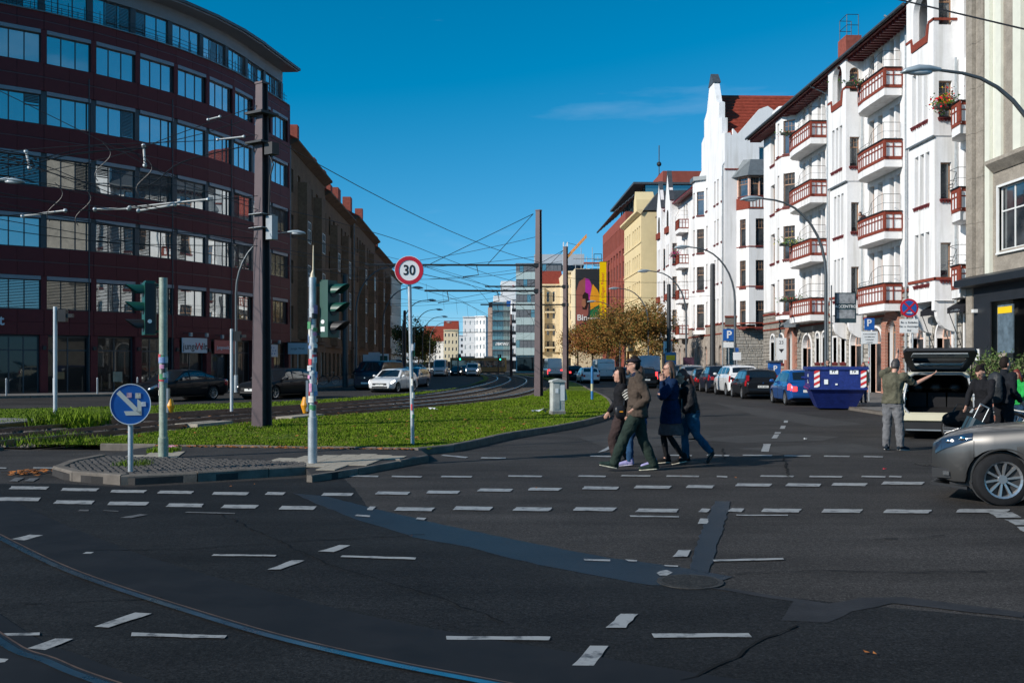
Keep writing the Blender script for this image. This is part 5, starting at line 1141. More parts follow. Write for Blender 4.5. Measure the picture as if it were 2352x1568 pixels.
# ================================================================ FAR BUILDINGS
def far_house(label, X0, Y, W, H, rows, cols, mat, rz=0, depth=14, z_first=.6, ww=.55, wh=.6, roof=None, roofh=3, trim=None, style='plain', gl='glass_far', frame='white_frame', name='town_house', gf=3.6):
    t = thing(name, label, 'building', (X0, Y, 0), rz); fh = (H-gf-.6)/max(1, rows); st = W/cols; ops = []
    for k in range(cols):
        for f in range(rows): ops.append(((k+.5-ww/2)*st, (k+.5+ww/2)*st, gf+f*fh+fh*(1-wh)*.55, gf+f*fh+fh*(1-wh)*.55+fh*wh))
    ops.append((st*.1, W-st*.1, .4, gf-.6))
    mb = MB(); facade(mb, (0,0), 0, W, 0, H, ops, .22); mb.box(0,.5,0,W,depth,H-.01); mb.face([(0,0,0),(0,.51,0),(0,.51,H),(0,0,H)][::-1]); mb.face([(W,0,0),(W,.51,0),(W,.51,H),(W,0,H)]); mb.build('wall', _M[mat], t)
    for q in ops[:-1]: window(t, (0,0), 0, q[0], q[2], q[1]-q[0], q[3]-q[2], style, _M[frame], _M[gl], .12)
    q = ops[-1]; window(t, (0,0), 0, q[0], q[2], q[1]-q[0], q[3]-q[2], 'v4', _M['office_grey'], _M['glass_shop'], .12, 'shop_front')
    part(t, 'cornice', _M[trim or mat], lambda b: b.box(-.1,-.35,H-.01,W+.1,.4,H+.3))
    if roof: part(t, 'roof', _M[roof], lambda b: b.extr([(-.1,-.3,H+.3),(-.1,depth*.35,H+.3+roofh),(-.1,depth,H+.3)], (W+.2,0,0)))
    return t
M('yellow_wall', (.72,.58,.33), .85, var=.07, scale=.5); M('cream_wall', (.72,.60,.40), .85, var=.1); M('pale_green', (.46,.56,.54), .6, var=.08); M('white_far', (.78,.77,.75), .85, var=.06)
M('grey_strip', (.15,.16,.17), .5, var=.2); M('tan_stone', (.42,.30,.24), .85, var=.12); M('brick_office', (.27,.075,.055), .8, var=.15, scale=1)
glass('glass_green', (.05,.10,.10), .25, .03)
# yellow house
yh = thing('yellow_house', 'pale yellow apartment house with plain side wall beyond the white gables', 'building', (20.3, 141.5, 0), R(-90))
yo = [(x-.5,x+.5,T-2.0,T,'') for x in (1.2,3.2,5.2,8.2,10.0,11.8,13.6) for T in (19.6,16.0,12.5,9.0)]
mb = MB(); facade(mb, (0,0), 0, 15, 0, 21.2, yo+[(1,14,.4,3.6,'')], .25); mb.face([(15,0,0),(15,12,0),(15,12,21.2),(15,0,21.2)]); mb.box(0,.6,0,14.99,12,21.15); mb.build('wall', _M['yellow_wall'], yh)
for q in yo: window(yh, (0,0), 0, q[0], q[2], 1.0, 2.0, 'cross', _M['white_frame'], _M['glass_house'], .16)
part(yh, 'cornice', _M['yellow_wall'], lambda b: b.extr([(-.2,-.1,20.9),(-.2,-.6,21.25),(-.2,-.6,21.5),(-.2,.3,21.5)], (15.5,0,0)))
part(yh, 'attic', _M['slate'], lambda b: b.extr([(0,.4,21.5),(0,2.4,24.0),(0,10,24.2),(0,10,21.5)], (14.6,0,0)))
part(yh, 'dormer_gable', _M['yellow_wall'], lambda b: b.extr([(9,-.05,21.5),(9.3,-.05,23.4),(10.3,-.05,24.6),(11.3,-.05,23.4),(11.6,-.05,21.5)], (0,2.4,0)))
for k in range(3): part(yh, 'string_course', _M['yellow_wall'], lambda b: b.box(-.02,-.1,10.3+k*3.5,15.02,-.002,10.5+k*3.5))
part(yh, 'downpipe', _M['zinc'], lambda b: b.tube([(15.05,3.2,.1),(15.05,3.2,21)], .07, 6))
# brick office with glass roof
bo = thing('brick_office', 'red brick office building with stepped glass roof storey', 'building', (20.5, 168.5, 0), R(-90))
bops = [(.5+k*1.5, 1.3+k*1.5, 19.4, 22.0, '') for k in range(17)] + [(.8+k*3.2, 2.6+k*3.2, 4.5, 18.6, '') for k in range(8)]
mb = MB(); facade(mb, (0,0), 0, 26.8, 0, 23.6, bops, .3); mb.box(0,.6,0,26.8,14,23.55); mb.face([(26.8,0,0),(26.8,.61,0),(26.8,.61,23.6),(26.8,0,23.6)]); mb.build('wall', _M['brick_office'], bo)
for q in bops: window(bo, (0,0), 0, q[0], q[2], q[1]-q[0], q[3]-q[2], 'v2', _M['office_grey'], _M['glass_house'], .2)
for k in range(8):
    for f in range(4): part(bo, 'spandrel', _M['brick_office'], lambda b: b.box(.8+k*3.2,.1,6.9+f*3.3,2.6+k*3.2,.18,8.0+f*3.3))
part(bo, 'roof_storey', _M['glass_green'], lambda b: b.box(1,3,23.6,26,13,27.6)); part(bo, 'roof_slab', _M['slate'], lambda b: b.box(.3,1.2,27.6,26.5,13.5,27.9))
for k in range(12): part(bo, 'mullion', _M['iron_dark'], lambda b: b.box(1.2+k*2.2,2.9,23.6,1.32+k*2.2,3.0,27.6))
for k in range(7): part(bo, 'sun_fin', _M['slate'], lambda b: b.box(-1.2,-.9+k*.5,24.3+k*.42,24,-.6+k*.5,24.42+k*.42))
part(bo, 'fin_bracket', _M['iron_dark'], lambda b: [b.beam((x,-.9,24.2),(x,2.4,27.2),.12,.2) for x in (-1,6,14,22)])
part(bo, 'glass_lantern', _M['glass_green'], lambda b: b.prism([(1,4),(1,10),(7,10),(7,4)], 27.9, 31)); part(bo, 'antenna', _M['iron_dark'], lambda b: (b.tube([(9,8,27.9),(9,8,37)], .08, 6), b.ball((9,8,34),.4,8), b.box(8.2,7.95,32.2,9.8,8.05,32.35)))
part(bo, 'red_stair_core', _M['brick_office'], lambda b: b.box(18,5.5,27.9,26,12,29.6))
part(bo, 'balcony_cage', _M['iron_dark'], lambda b: [b.tube([(-.8,-1.4+i*1.3,18.6),(-.8,-1.4+i*1.3,20.6)],.05,4) for i in range(2)]+[b.tube([(-.8,-1.4,z),(-.8,-.1,z)],.05,4) for z in (18.6,19.6,20.6)])
yb = thing('banner', 'tall yellow vertical banner with red writing hanging before the brick office', 'banner', (19.62, 161, 0), 0)
MB().box(-.55,0,8.2,.55,.08,18.4).build('cloth', M('banner_cloth', (.80,.56,.0), .7, var=.04), yb); MB().box(-.6,.02,18.4,1.0,.06,18.5).build('arm', _M['iron_dark'], yb)
lettering('haben die billigen Preise!', .72, _M['txt_red'], yb, (-.02,-.006,13.1), (R(90),R(-90),0))
# scaffolded house with printed tarpaulin
sc = thing('scaffolded_house', 'house wrapped in a dark printed tarpaulin under scaffolding poles', 'building', (16.3, 173, 0), 0)
MB().box(0,1.2,0,5.0,14,18.6).build('wall', _M['cream_wall'], sc); MB().box(.0,0,5.0,4.9,.05,18.4).build('tarpaulin', M('tarp', (.018,.022,.026), .6, var=.2), sc)
def blob(pts, name, col): part(sc, name, M('print_'+name, col, .7, var=.12, scale=1.2), lambda b: b.extr([(p[0],-.012-.004*blob.k,p[1]) for p in pts][::-1], (0,.01,0))); blob.k += 1
blob.k = 0
blob([(.1,8.5),(.1,14.5),(.6,16.2),(1.6,16.9),(2.6,16.2),(3.2,15),(2.3,13),(2.2,10.5),(1.2,9)], 'mauve_shape', (.30,.10,.08)); blob([(1.7,13.2),(1.7,16.8),(2.4,16.6),(2.8,15.5),(2.5,13)], 'magenta_shape', (.45,.03,.35)); blob([(2.6,11.3),(2.5,13.5),(3.0,15.8),(3.8,14.8),(4.6,13),(4.1,12.2)], 'orange_shape', (.8,.34,.02))
blob([(2.5,10.2),(2.6,11.2),(4.2,12.2),(4.7,11.8),(4.9,9.5),(3.2,8.2)], 'green_shape', (.01,.16,.06)); blob([(1.2,11.4),(1.2,13.8),(1.6,14.4),(2.2,14.1),(2.3,12.6),(1.9,11.3)], 'dark_shape', (.03,.015,.012)); blob([(1.1,5.6),(1.2,8.2),(1.7,9.1),(2.2,8.4),(2.1,5.6)], 'red_shape', (.45,.02,.04)); blob([(3.0,5.4),(3.0,7.2),(3.5,7.8),(4.0,7.2),(3.8,5.4)], 'white_shape', (.55,.55,.55)); blob([(1.0,12.2),(1.2,13.2),(1.7,13.2),(1.8,12.2),(1.5,11.6)], 'tan_shape', (.35,.15,.08))
lettering('Bin', 1.45, _M['sign_white'], sc, (1.15,-.075,9.9), bold=.02); part(sc, 'print_line', _M['sign_white'], lambda b: b.box(2.0,-.08,9.75,4.9,-.06,9.95))
for k in range(6): part(sc, 'scaffold_pole', _M['galv'], lambda b: b.tube([(k*.98,.2,18.4),(k*.98,.2,20.6+(k % 2)*1.6)], .06, 5))
for z in (19.2,20.2): part(sc, 'scaffold_ledger', _M['galv'], lambda b: b.tube([(-.4,.2,z),(5.4,.2,z)], .06, 5))
part(sc, 'scaffold_deck', M('deck_orange', (.45,.10,.05), .7), lambda b: b.box(1.5,.1,19.4,5.2,1.2,19.6))
# cream houses with oriels and balconies
cb = far_house('cream apartment house with balconied oriels right of the second mast', 11.0, 192, 4.6, 17.0, 4, 4, 'cream_wall', roof='roof_tile', roofh=3, ww=.42, wh=.62)
for f in range(3):
    bl = part(cb, 'balcony', _M['cream_wall'], lambda b: b.box(1.1,-1.0,4.9+f*3.4,3.0,-.02,5.2+f*3.4)); part(cb, 'railing', _M['iron_dark'], lambda b: [b.box(1.1+k*.18,-1.0,5.2+f*3.4,1.15+k*.18,-.95,6.2+f*3.4) for k in range(11)]+[b.box(1.1,-1.01,6.2+f*3.4,3.0,-.94,6.27+f*3.4)], parent=bl)
part(cb, 'oriel', _M['cream_wall'], lambda b: (b.prism([(-.2,-.02),(0,-.9),(1.0,-.9),(1.05,-.02)], 4.2, 16.6), b.prism([(3.05,-.02),(3.1,-.9),(4.2,-.9),(4.4,-.02)], 4.2, 16.6)))
cs = far_house('narrow cream house left of the printed tarpaulin', 15.0, 182, 2.6, 18.6, 5, 3, 'cream_wall', ww=.4, wh=.55)
# green-striped office block
go = thing('striped_office', 'pale green office block with grey ribbon window bands', 'building', (7.9, 232, 0), R(-4)); GW = 10.6
MB().box(0,.4,0,GW,20,25.2).build('wall', _M['pale_green'], go)
for f in range(6):
    z = 4.0+f*3.53
    for k in range(6): part(go, 'panel', _M['pale_green'], lambda b: b.box(k*GW/6+.02,0,z,(k+1)*GW/6-.02,.42,z+1.7))
    for k in range(12): part(go, 'ribbon_window', _M['grey_strip'] if (k+f) % 6 else _M['glass_green'], lambda b: b.box(k*GW/12+.03,.16,z+1.75,(k+1)*GW/12-.03,.42,z+3.45))
part(go, 'penthouse', M('penthouse', (.42,.45,.48), .7, var=.08), lambda b: b.box(4.2,3,25.2,16,18,27.8)); part(go, 'roof_edge', _M['metal_grey'], lambda b: b.box(-.1,-.1,25.2,GW+.1,20,25.4))
part(go, 'side_annex', _M['penthouse'], lambda b: b.box(GW,2,0,GW+4.5,18,22.2)); part(go, 'shop_front', _M['glass_shop'], lambda b: b.box(.3,.2,.3,GW-.3,.42,3.6))
nb = far_house('narrow white office with dark bands and triple windows', 8.6, 286, 2.7, 20.5, 5, 3, 'white_far', style='cross', gl='glass_far', ww=.62, wh=.66)
for f in range(5): part(nb, 'dark_band', _M['black'], lambda b: b.box(-.02,-.06,4.0+f*3.25,2.72,-.003,4.9+f*3.25))
# glazed corner building with lettering
gb = thing('glazed_corner_building', 'dark glazed corner building with green balcony bands and white letters', 'building', (2.1, 300, 0), 0)
MB().box(.0,.4,0,6.4,14,20.5).build('wall', _M['black'], gb); part(gb, 'stone_pier', _M['tan_stone'], lambda b: b.box(-.3,-.1,0,1.0,.39,19))
for f in range(6):
    z = 3.4+f*2.95
    part(gb, 'balcony_band', _M['slate'], lambda b: b.box(1.0,-.55,z-.35,6.5,.38,z)); 
    for k in range(7): part(gb, 'glass_rail', _M['glass_green'], lambda b: b.box(1.05+k*.77,-.5,z,1.78+k*.77,-.45,z+1.05)); part(gb, 'pane', _M['glass_far'], lambda b: b.box(1.05+k*.77,.3,z+1.1,1.76+k*.77,.38,z+2.5))
part(gb, 'roof_storey', _M['white_far'], lambda b: b.box(1.4,1,20.5,6.4,10,22.6)); part(gb, 'advert_panel', _M['sign_blue'], lambda b: b.box(5.3,-.7,19.4,6.6,-.6,21.0))
lettering('//BKW//', 1.15, _M['sign_white'], gb, (3.9,-.62,8.0), bold=.02)
sk = thing('rooftop_sign', 'white rooftop block with a small red star behind the glazed corner', 'building', (6.0, 312, 0), 0); MB().box(0,0,0,4.6,8,28).build('wall', _M['white_far'], sk); part(sk, 'star', _M['sign_red'], lambda b: b.extr([(3.8+.5*(1 if k % 2 else .42)*math.sin(k*math.pi/5),-.02,26.4+.5*(1 if k % 2 else .42)*math.cos(k*math.pi/5)) for k in range(10)], (0,.015,0)))
# white and cream houses closing the street
far_house('tall white house front closing the view left of the glazed corner', -6.6, 345, 6.8, 18.2, 5, 4, 'white_far', ww=.22, wh=.5)
far_house('white house with a plain gable wall at the street end', -2.2, 330, 4.2, 17.6, 5, 3, 'white_far', rz=R(-35), ww=.3, wh=.5)
far_house('cream house with red mansard roof at the street end', -14.2, 370, 5.4, 14.6, 4, 4, 'cream_wall', roof='roof_tile', roofh=3.4, ww=.4, wh=.5)
far_house('small white house with orange roof left of the street end', -20.5, 385, 6.8, 10.5, 3, 4, 'white_far', roof='roof_tile', roofh=4.2, ww=.35, wh=.5)
far_house('distant house with bright red roof behind the left trees', -24.5, 420, 9, 13, 3, 5, 'cream_wall', roof='roof_tile', roofh=5, ww=.35, wh=.5)
far_house('long low white block far behind the street end', -60, 520, 64, 17, 4, 20, 'white_far', ww=.4, wh=.5)
far_house('long low pale block far behind on the right', 6, 430, 60, 15, 4, 18, 'pale_wall', ww=.4, wh=.5)
# orange crane jib over the roofs
cr_ = thing('tower_crane', 'orange crane jib slanting above the scaffolded house', 'crane', (16.6, 205, 0), 0)
def truss(b, a, c, w, n):
    a, c = Vector(a), Vector(c)
    for off in ((0,-w,0),(0,w,0),(0,0,w*1.6)): b.beam(a+Vector(off), c+Vector(off), .24)
    for k in range(n):
        p, q = a+(c-a)*k/n, a+(c-a)*(k+1)/n
        b.beam(p+Vector((0,-w,0)), q+Vector((0,0,w*1.6)), .08); b.beam(p+Vector((0,w,0)), q+Vector((0,0,w*1.6)), .08); b.beam(p+Vector((0,-w,0)), q+Vector((0,w,0)), .08)
M('crane_orange', (.75,.30,.015), .6, var=.1)
part(cr_, 'jib', _M['crane_orange'], lambda b: truss(b, (.6,0,23.3),(5.0,0,28.1), .3, 9)); part(cr_, 'mast', _M['white_paint'], lambda b: [b.beam((x,y,0),(x,y,27),.15) for x in (.2,1.0) for y in (-.4,.4)]+[b.beam((.2,-.4,k*1.5),(1.0,-.4,k*1.5+1.5),.08) for k in range(18)])
part(cr_, 'tie', _M['iron_dark'], lambda b: b.tube([(.6,0,27),(3.4,0,26.3)], .04, 4))
# tram at the distant stop
tr = thing('tram', 'yellow and dark tram standing at the distant stop', 'tram', (-6.5, 205, 0), R(4))
part(tr, 'body', M('tram_yellow', (.13,.10,.04), .4, var=.05), lambda b: b.prism([(0,-1.1),(.5,-1.2),(11,-1.2),(11.5,-1.1),(11.5,1.1),(11,1.2),(.5,1.2),(0,1.1)], .35, 3.2)); part(tr, 'window_band', _M['glass_house'], lambda b: b.box(.3,-1.24,1.3,11.2,-1.21,2.6)); part(tr, 'skirt', _M['black'], lambda b: b.box(.3,-1.15,.08,11.2,1.15,.35)); part(tr, 'roof_gear', _M['metal_grey'], lambda b: (b.box(2,-.7,3.2,5,.7,3.5), b.box(7,-.7,3.2,9,.7,3.5)))
# ================================================================ MASTS, WIRES, SIGNALS, SIGNS, LAMPS, TREES
M('mast_purple', (.088,.060,.062), .5, .2, var=.14, scale=3, var2=.06); M('mast_dark', (.03,.033,.036), .5, .2, var=.2)
M('signal_green', (.008,.065,.045), .4, var=.12); M('pole_green', (.30,.34,.27), .5, .2, var=.25, scale=5, var2=.1); M('wire', (.02,.02,.022), .5, .3, var=0)
M('insul', (.60,.58,.54), .4, var=.1); M('orange', (.75,.30,.01), .4, var=.05)
def hmast(label, x, y, H, w0, w1, rz, group='tapered tram masts in the middle'):
    t = thing('tram_mast', label, 'mast', (x, y, 0), rz, group)
    def fl(sy): return lambda b: b.extr([(-w0/2,sy*w0*.42,0),(w0/2,sy*w0*.42,0),(w1/2,sy*w1*.42,H),(-w1/2,sy*w1*.42,H)], (0,.03*-sy,0))
    part(t, 'flange', _M['mast_purple'], fl(-1)); part(t, 'flange', _M['mast_purple'], fl(1))
    part(t, 'web', _M['mast_purple'], lambda b: b.extr([(-.02,-w0*.40,0),(-.02,w0*.40,0),(-.02,w1*.40,H),(-.02,-w1*.40,H)], (.04,0,0)))
    part(t, 'cap_plate', _M['mast_purple'], lambda b: b.box(-w1*.56,-w1*.5,H,w1*.56,w1*.5,H+.05)); part(t, 'foot_plate', _M['mast_purple'], lambda b: b.box(-w0*.7,-w0*.7,0,w0*.7,w0*.7,.13))
    return t
m1 = hmast('tall tapered purple mast standing on the lawn before the red block', -5.65, 25.75, 8.9, .40, .24, R(-35))
for z in (5.2,5.55): part(m1, 'strap', _M['galv'], lambda b: b.box(-.235,-.235,z,.235,.235,z+.012))
part(m1, 'junction_box', _M['metal_grey'], lambda b: b.box(.20,-.05,4.9,.42,.15,5.5)); part(m1, 'feeder_box', _M['black'], lambda b: (b.box(.22,-.12,7.05,.5,.12,7.35), b.tube([(.3,0,7.05),(.42,0,6.8),(.3,0,6.5),(.25,0,5.4)], .02, 6)))
part(m1, 'bracket', _M['iron_dark'], lambda b: (b.box(-.3,-.3,8.1,.3,.3,8.16), b.box(-.3,-.3,7.35,.3,.3,7.4)))
m2 = hmast('tapered purple mast with tall stay cables beside the grey cabinet', 2.87, 50.4, 9.5, .36, .24, R(-35))
m3 = hmast('third tapered mast, thinner, right of the one by the cabinet', 5.55, 66, 9.5, .34, .24, R(-35))
m4 = hmast('distant thin mast near the glazed corner building', 4.4, 150, 9.3, .34, .24, R(-35))
def rmast(label, x, y, H, r=.19):
    t = thing('catenary_pole', label, 'pole', (x, y, 0.1), 0, 'dark round catenary poles')
    part(t, 'shaft', _M['mast_dark'], lambda b: b.tube([(0,0,0),(0,0,H-.15),(0,0,H-.03),(0,0,H)], [r*1.1,r*.92,r*.8,r*.3], 14), 40); part(t, 'collar', _M['iron_dark'], lambda b: b.tube([(0,0,.8),(0,0,1.0)], r*1.2, 12)); return t
rmast('dark round pole in front of the gabled corner house', 16.6, 71.2, 8.9); rmast('dark round pole farther down the right pavement', 16.6, 88, 8.8); rmast('dark round pole before the dark tenements', -9.9, 72.5, 8.2, .2)
rmast('dark round pole on the left pavement near the trees', -9.9, 128, 8.6, .2)
# cantilever arms
def arm(x0, y, z, x1, nm):
    t = thing('wire_bracket', nm, 'wire bracket', (x0, y, z), 0)
    part(t, 'tube', _M['iron_dark'], lambda b: b.tube([(0,0,0),(x1-x0,0,0)], .05, 8)); part(t, 'clamp', _M['iron_dark'], lambda b: b.box(-.12,-.14,-.1,.3,.14,.1)); 
    for k in (.35,.8): part(t, 'dropper', _M['wire'], lambda b: b.tube([((x1-x0)*k,0,0),((x1-x0)*k+.1,0,-.5),((x1-x0)*(k+.08),0,-.62)], .025, 5))
    return t
arm(2.75, 50.4, 6.75, -5.9, 'upper horizontal bracket arm of the mast by the cabinet'); arm(2.75, 50.4, 5.45, -2.9, 'lower horizontal bracket arm of the mast by the cabinet')
arm(5.45, 66, 6.9, .2, 'upper bracket arm of the third mast'); arm(5.45, 66, 5.7, -.1, 'lower bracket arm of the third mast'); arm(4.3,150,6.6,-4,'bracket arm of the distant mast')
wi = [0]
def wire(pts, lab, r=.016, sag=0.0, n=10):
    if len(pts) == 2 and sag:
        a, b = Vector(pts[0]), Vector(pts[1]); pts = [a.lerp(b, k/n)-Vector((0,0,4*sag*(k/n)*(1-k/n))) for k in range(n+1)]
    tag(MB().tube(pts, r*.78, 5).build('overhead_wire', _M['wire']), lab, 'wire', 'overhead tram wires')
T1 = [(p.x, p.y) for p in offset_path(nr, .72)]; T2 = [(p.x, p.y) for p in offset_path(nr, 3.82)]
for tr_, nm in ((T1,'near'),(T2,'far')):
    pts = [p for p in tr_ if p[1] > 18]
    wire([(p[0], p[1], 5.35) for p in pts], 'contact wire above the %s tram track' % nm, .014)
    wire([(p[0]+.1, p[1], 6.35+.25*math.cos(p[1]*.2)) for p in pts], 'carrier cable above the %s tram track' % nm, .014)
    wire([(p[0]-1.2, p[1], 6.0) for p in pts], 'feeder wire left of the %s tram track' % nm, .011)
for a, b, l in (((2.6,50.4,9.35),(-2.6,50.4,6.8),'left stay cable from the top of the cabinet mast'), ((2.6,50.4,9.35),(.3,50.4,6.8),'right stay cable from the top of the cabinet mast'), ((5.4,66,9.3),(1.2,66,6.95),'stay cable from the top of the third mast'), ((5.4,66,9.3),(3.2,66,6.95),'short stay cable from the top of the third mast')): wire([a, b], l, .022)
rows = [(-9.9,99,7.6,5.2,66,7.0,'span wire between the left lamps and the third mast',.5),(-14,60,7.4,2.8,50.4,8.2,'high span wire passing right of the speed limit sign',.6),(-9.9,78,6.6,2.8,50.4,5.9,'low span wire passing right of the speed limit sign',.5),(-3,50.4,6.7,5.4,66,6.2,'cross wire from the bracket tip to the third mast',.3),(-9.9,72.5,7.9, 5.3,66,8.6,'span wire from the tenement pole to the third mast',.5), (-13.2,64,8.0, 2.8,50.4,7.2,'long span wire crossing behind the speed limit sign',.4), (-13,74,9.0, 2.8,50.4,6.5,'lower span wire sagging behind the speed limit sign',.7), (2.9,50.4,6.9, -5.5,25.8,7.6,'cable between the two purple masts',.4), (5.6,66,7.5,16.6,71.2,7.8,'span wire to the dark pole on the right pavement',.25),(5.6,66,6.4,16.6,71.2,6.7,'second span wire to the dark pole on the right',.2),(5.6,90,7.0,16.6,88,7.2,'span wire to the farther dark pole',.2),(-9.9,128,7.6,5,130,7.6,'distant span wire across the street',.3),(-9.9,110,7.2,6,108,7.2,'span wire above the curve of the rails',.4),(-10,165,7.4,6,165,7.4,'faint distant span wire',.3),(-12,90,8.3,4,82,7.0,'diagonal span wire by the dark tenements',.5)]
for x0,y0,z0,x1,y1,z1,l,s in rows: wire([(x0,y0,z0),(x1,y1,z1)], l, .016, s)
for k in range(9): y = 52+k*7; wire([(-4+k*.7,y,6.5),(-3.9+k*.7,y,5.4)], 'thin dropper wire, %s counted from the cabinet mast' % 'first second third fourth fifth sixth seventh eighth ninth'.split()[k], .01)
# junction wires fanning left from the first mast, with insulators
ML = lambda px, py, d=25.6: atY(px, py, d)
fan = [((590,243),(430,300),(250,362),(-40,420)), ((590,268),(420,318),(200,352),(-40,372)), ((590,310),(500,322),(240,332),(110,340),(-40,352)), ((590,330),(420,372),(330,430),(180,415),(-40,345)), ((-40,190),(120,268),(252,334),(400,410),(592,482)), ((-40,330),(200,431),(330,478),(470,498)), ((-40,352),(100,380),(250,442),(420,492),(592,520)), ((-40,372),(60,378),(180,352),(340,340)), ((592,450),(300,476),(60,492),(-40,500)), ((592,548),(350,528),(150,500),(-40,470)), ((592,565),(300,560),(100,540),(-40,520)), ((-40,400),(60,372),(240,333),(300,345),(345,380),(420,415))]
for i, f in enumerate(fan):
    pts = [Vector(ML(px, py, 25.7-.35*i*(1-px/620))) for px, py in f]
    wire(smooth_path(pts, 5), 'junction wire fanning left from the first mast at level %s' % ('one two three four five six seven eight nine ten eleven twelve'.split()[i]), .013 if i not in (3,7) else .02)
for i, c in enumerate(((250,338),(205,440),(345,370),(140,430))):
    pts = [Vector(ML(c[0]-14+18*math.sin(k*.7), c[1]-10+k*11, 24.8)) for k in range(9)]
    wire(smooth_path(pts, 3), 'hanging loop of feeder cable %s' % ('under the middle junction','low beside the shop row','close to the short insulator','far left above the shops')[i], .014)
def rod(px0, px1, lab, r=.028):
    a, b = ML(*px0), ML(*px1); t = thing('insulator_rod', lab, 'insulator', a, 0, 'insulated rods on the junction wires'); d = Vector(b)-Vector(a)
    part(t, 'rod', _M['insul'], lambda b_: b_.tube([(0,0,0), d], r, 8)); part(t, 'end_clamp', _M['galv'], lambda b_: (b_.ball((0,0,0), r*2, 8), b_.ball(tuple(d), r*2, 8)))
rod((298,477),(478,458),'long pale insulator rod left of the first mast'); rod((318,484),(402,470),'shorter pale insulator rod under the long one'); rod((218,481),(295,479),'pale insulator rod far left of the first mast'); rod((52,496),(150,484),'pale insulator rod at the left edge of the picture'); rod((500,321),(560,314),'dark tipped insulator close to the first mast', .022); rod((478,275),(505,268),'small insulator on the uppermost junction wire',.02); rod((330,335),(333,380),'short hanging insulator below the junction wires',.03); rod((60,348),(68,385),'short hanging insulator at far left',.03)
wire([atY(2040,-6,20), atY(2380,74,17)], 'thick span wire crossing the upper right corner', .022)
# ---- street lamps
M('lamp_metal', (.10,.115,.125), .45, .5, var=.12); M('lamp_head', (.34,.40,.43), .4, .3, var=.08)
def lamp(label, x, y, side, H=9.25, arm_=3.1, z0=.12, grp='curved street lamps'):
    t = thing('street_lamp', label, 'street lamp', (x, y, z0), 0, grp); pts = [(0,0,0),(0,0,1.2),(0,0,H*.62)]
    for k in range(1, 9): a = k/8*math.pi/2*.93; pts.append((-side*arm_*.86*(1-math.cos(a)), 0, H*.62+H*.375*math.sin(a)))
    pts.append((-side*arm_, 0, H+.02)); part(t, 'pole', _M['lamp_metal'], lambda b: b.tube(pts, [.10,.085]+[.075-.004*k for k in range(len(pts)-2)], 10), 60)
    hd = part(t, 'lamp_head', _M['lamp_head'], lambda b: b.tube([(-side*(arm_-.15),0,H+.02),(-side*(arm_+.15),0,H+.04),(-side*(arm_+.45),0,H+.03),(-side*(arm_+.8),0,H-.03),(-side*(arm_+.9),0,H-.07)], [(.05,.05),(.09,.13),(.11,.17),(.07,.13),(.02,.05)], 12), 60)
    part(t, 'lamp_glass', M('lamp_glass', (.55,.58,.6), .2, var=0), lambda b: b.ball((-side*(arm_+.42),0,H-.05), (.36,.12,.09), 12), 60, parent=hd)
    part(t, 'door_collar', _M['galv'], lambda b: b.tube([(0,0,.0),(0,0,1.0)], [.115,.11], 10)); return t
for x, y, l in ((14.9,25.6,'curved street lamp at the right edge with its head before the white house'),(15.9,45.6,'curved street lamp behind the blue skip'),(16.5,64.5,'curved street lamp in front of the slate-capped oriel'),(16.7,81,'curved street lamp before the far white balconies'),(16.7,99.5,'curved street lamp beside the autumn trees'),(16.7,120,'distant curved lamp among the autumn trees')): lamp(l, x, y, 1)
for x, y, l in ((-23,42,'curved street lamp whose head peeks in at the left edge'),(-14.2,58,'curved street lamp behind the first mast'),(-9.8,78,'curved street lamp left of the speed limit sign'),(-9.8,99,'curved street lamp behind the speed limit pole'),(-9.4,118,'curved street lamp right of the speed limit sign'),(-9.4,138,'distant curved lamp, second right of the speed sign'),(-9.4,158,'distant curved lamp, third right of the speed sign'),(-9.4,180,'most distant curved lamp on the left')): lamp(l, x, y, -1)
# ---- signs and signals
def stickers(root, z0, z1, r, n, seed):
    r_ = random.Random(seed); cols = [(.62,.62,.6),(.55,.55,.55),(.05,.05,.05),(.5,.05,.06),(.06,.25,.1),(.7,.68,.6),(.2,.3,.5),(.55,.25,.4)]
    for k in range(n):
        z = r_.uniform(z0, z1); a = R(r_.uniform(190, 350)); h = r_.uniform(.05,.14); da = r_.uniform(.35,.8); b = MB(); rr = r+.003+.0006*k
        b.grid(lambda u, v: (rr*math.cos(a+(u-.5)*da*2), rr*math.sin(a+(u-.5)*da*2), z+(v-.5)*h), 5, 1); b.build('sticker', M('stick%d' % (k % 8), cols[k % 8], .6, var=.3, scale=20), root)
def disc_sign(t, z, rad, y, ringmat, facemat, ring=.0):
    s = part(t, 'sign_disc', facemat, lambda b: b.disc((0,y,z),(0,1,0), rad, .012, 40)); part(t, 'back_plate', _M['galv'], lambda b: b.disc((0,y+.012,z),(0,1,0), rad*.995, .008, 40), parent=s); return s
bx_, by_ = G(300,1085,.11)
bs = thing('arrow_sign', 'round blue sign with white diagonal arrow on a short post at the refuge tip', 'traffic sign', (bx_, by_, .105), R(18)); bs.scale = (.9,.9,.96)
part(bs, 'post', _M['galv'], lambda b: b.tube([(0,0,0),(0,0,1.18)], .042, 14), 50)
sd = disc_sign(bs, 1.06, .315, -.07, None, _M['sign_blue']); part(bs, 'rim', _M['sign_white'], lambda b: [b.extr([(.315*math.cos(a),-.085,1.06+.315*math.sin(a)),(.315*math.cos(a2),-.085,1.06+.315*math.sin(a2)),(.303*math.cos(a2),-.085,1.06+.303*math.sin(a2)),(.303*math.cos(a),-.085,1.06+.303*math.sin(a))], (0,.02,0)) for a, a2 in ((2*math.pi*k/40, 2*math.pi*(k+1)/40) for k in range(40))], parent=sd)
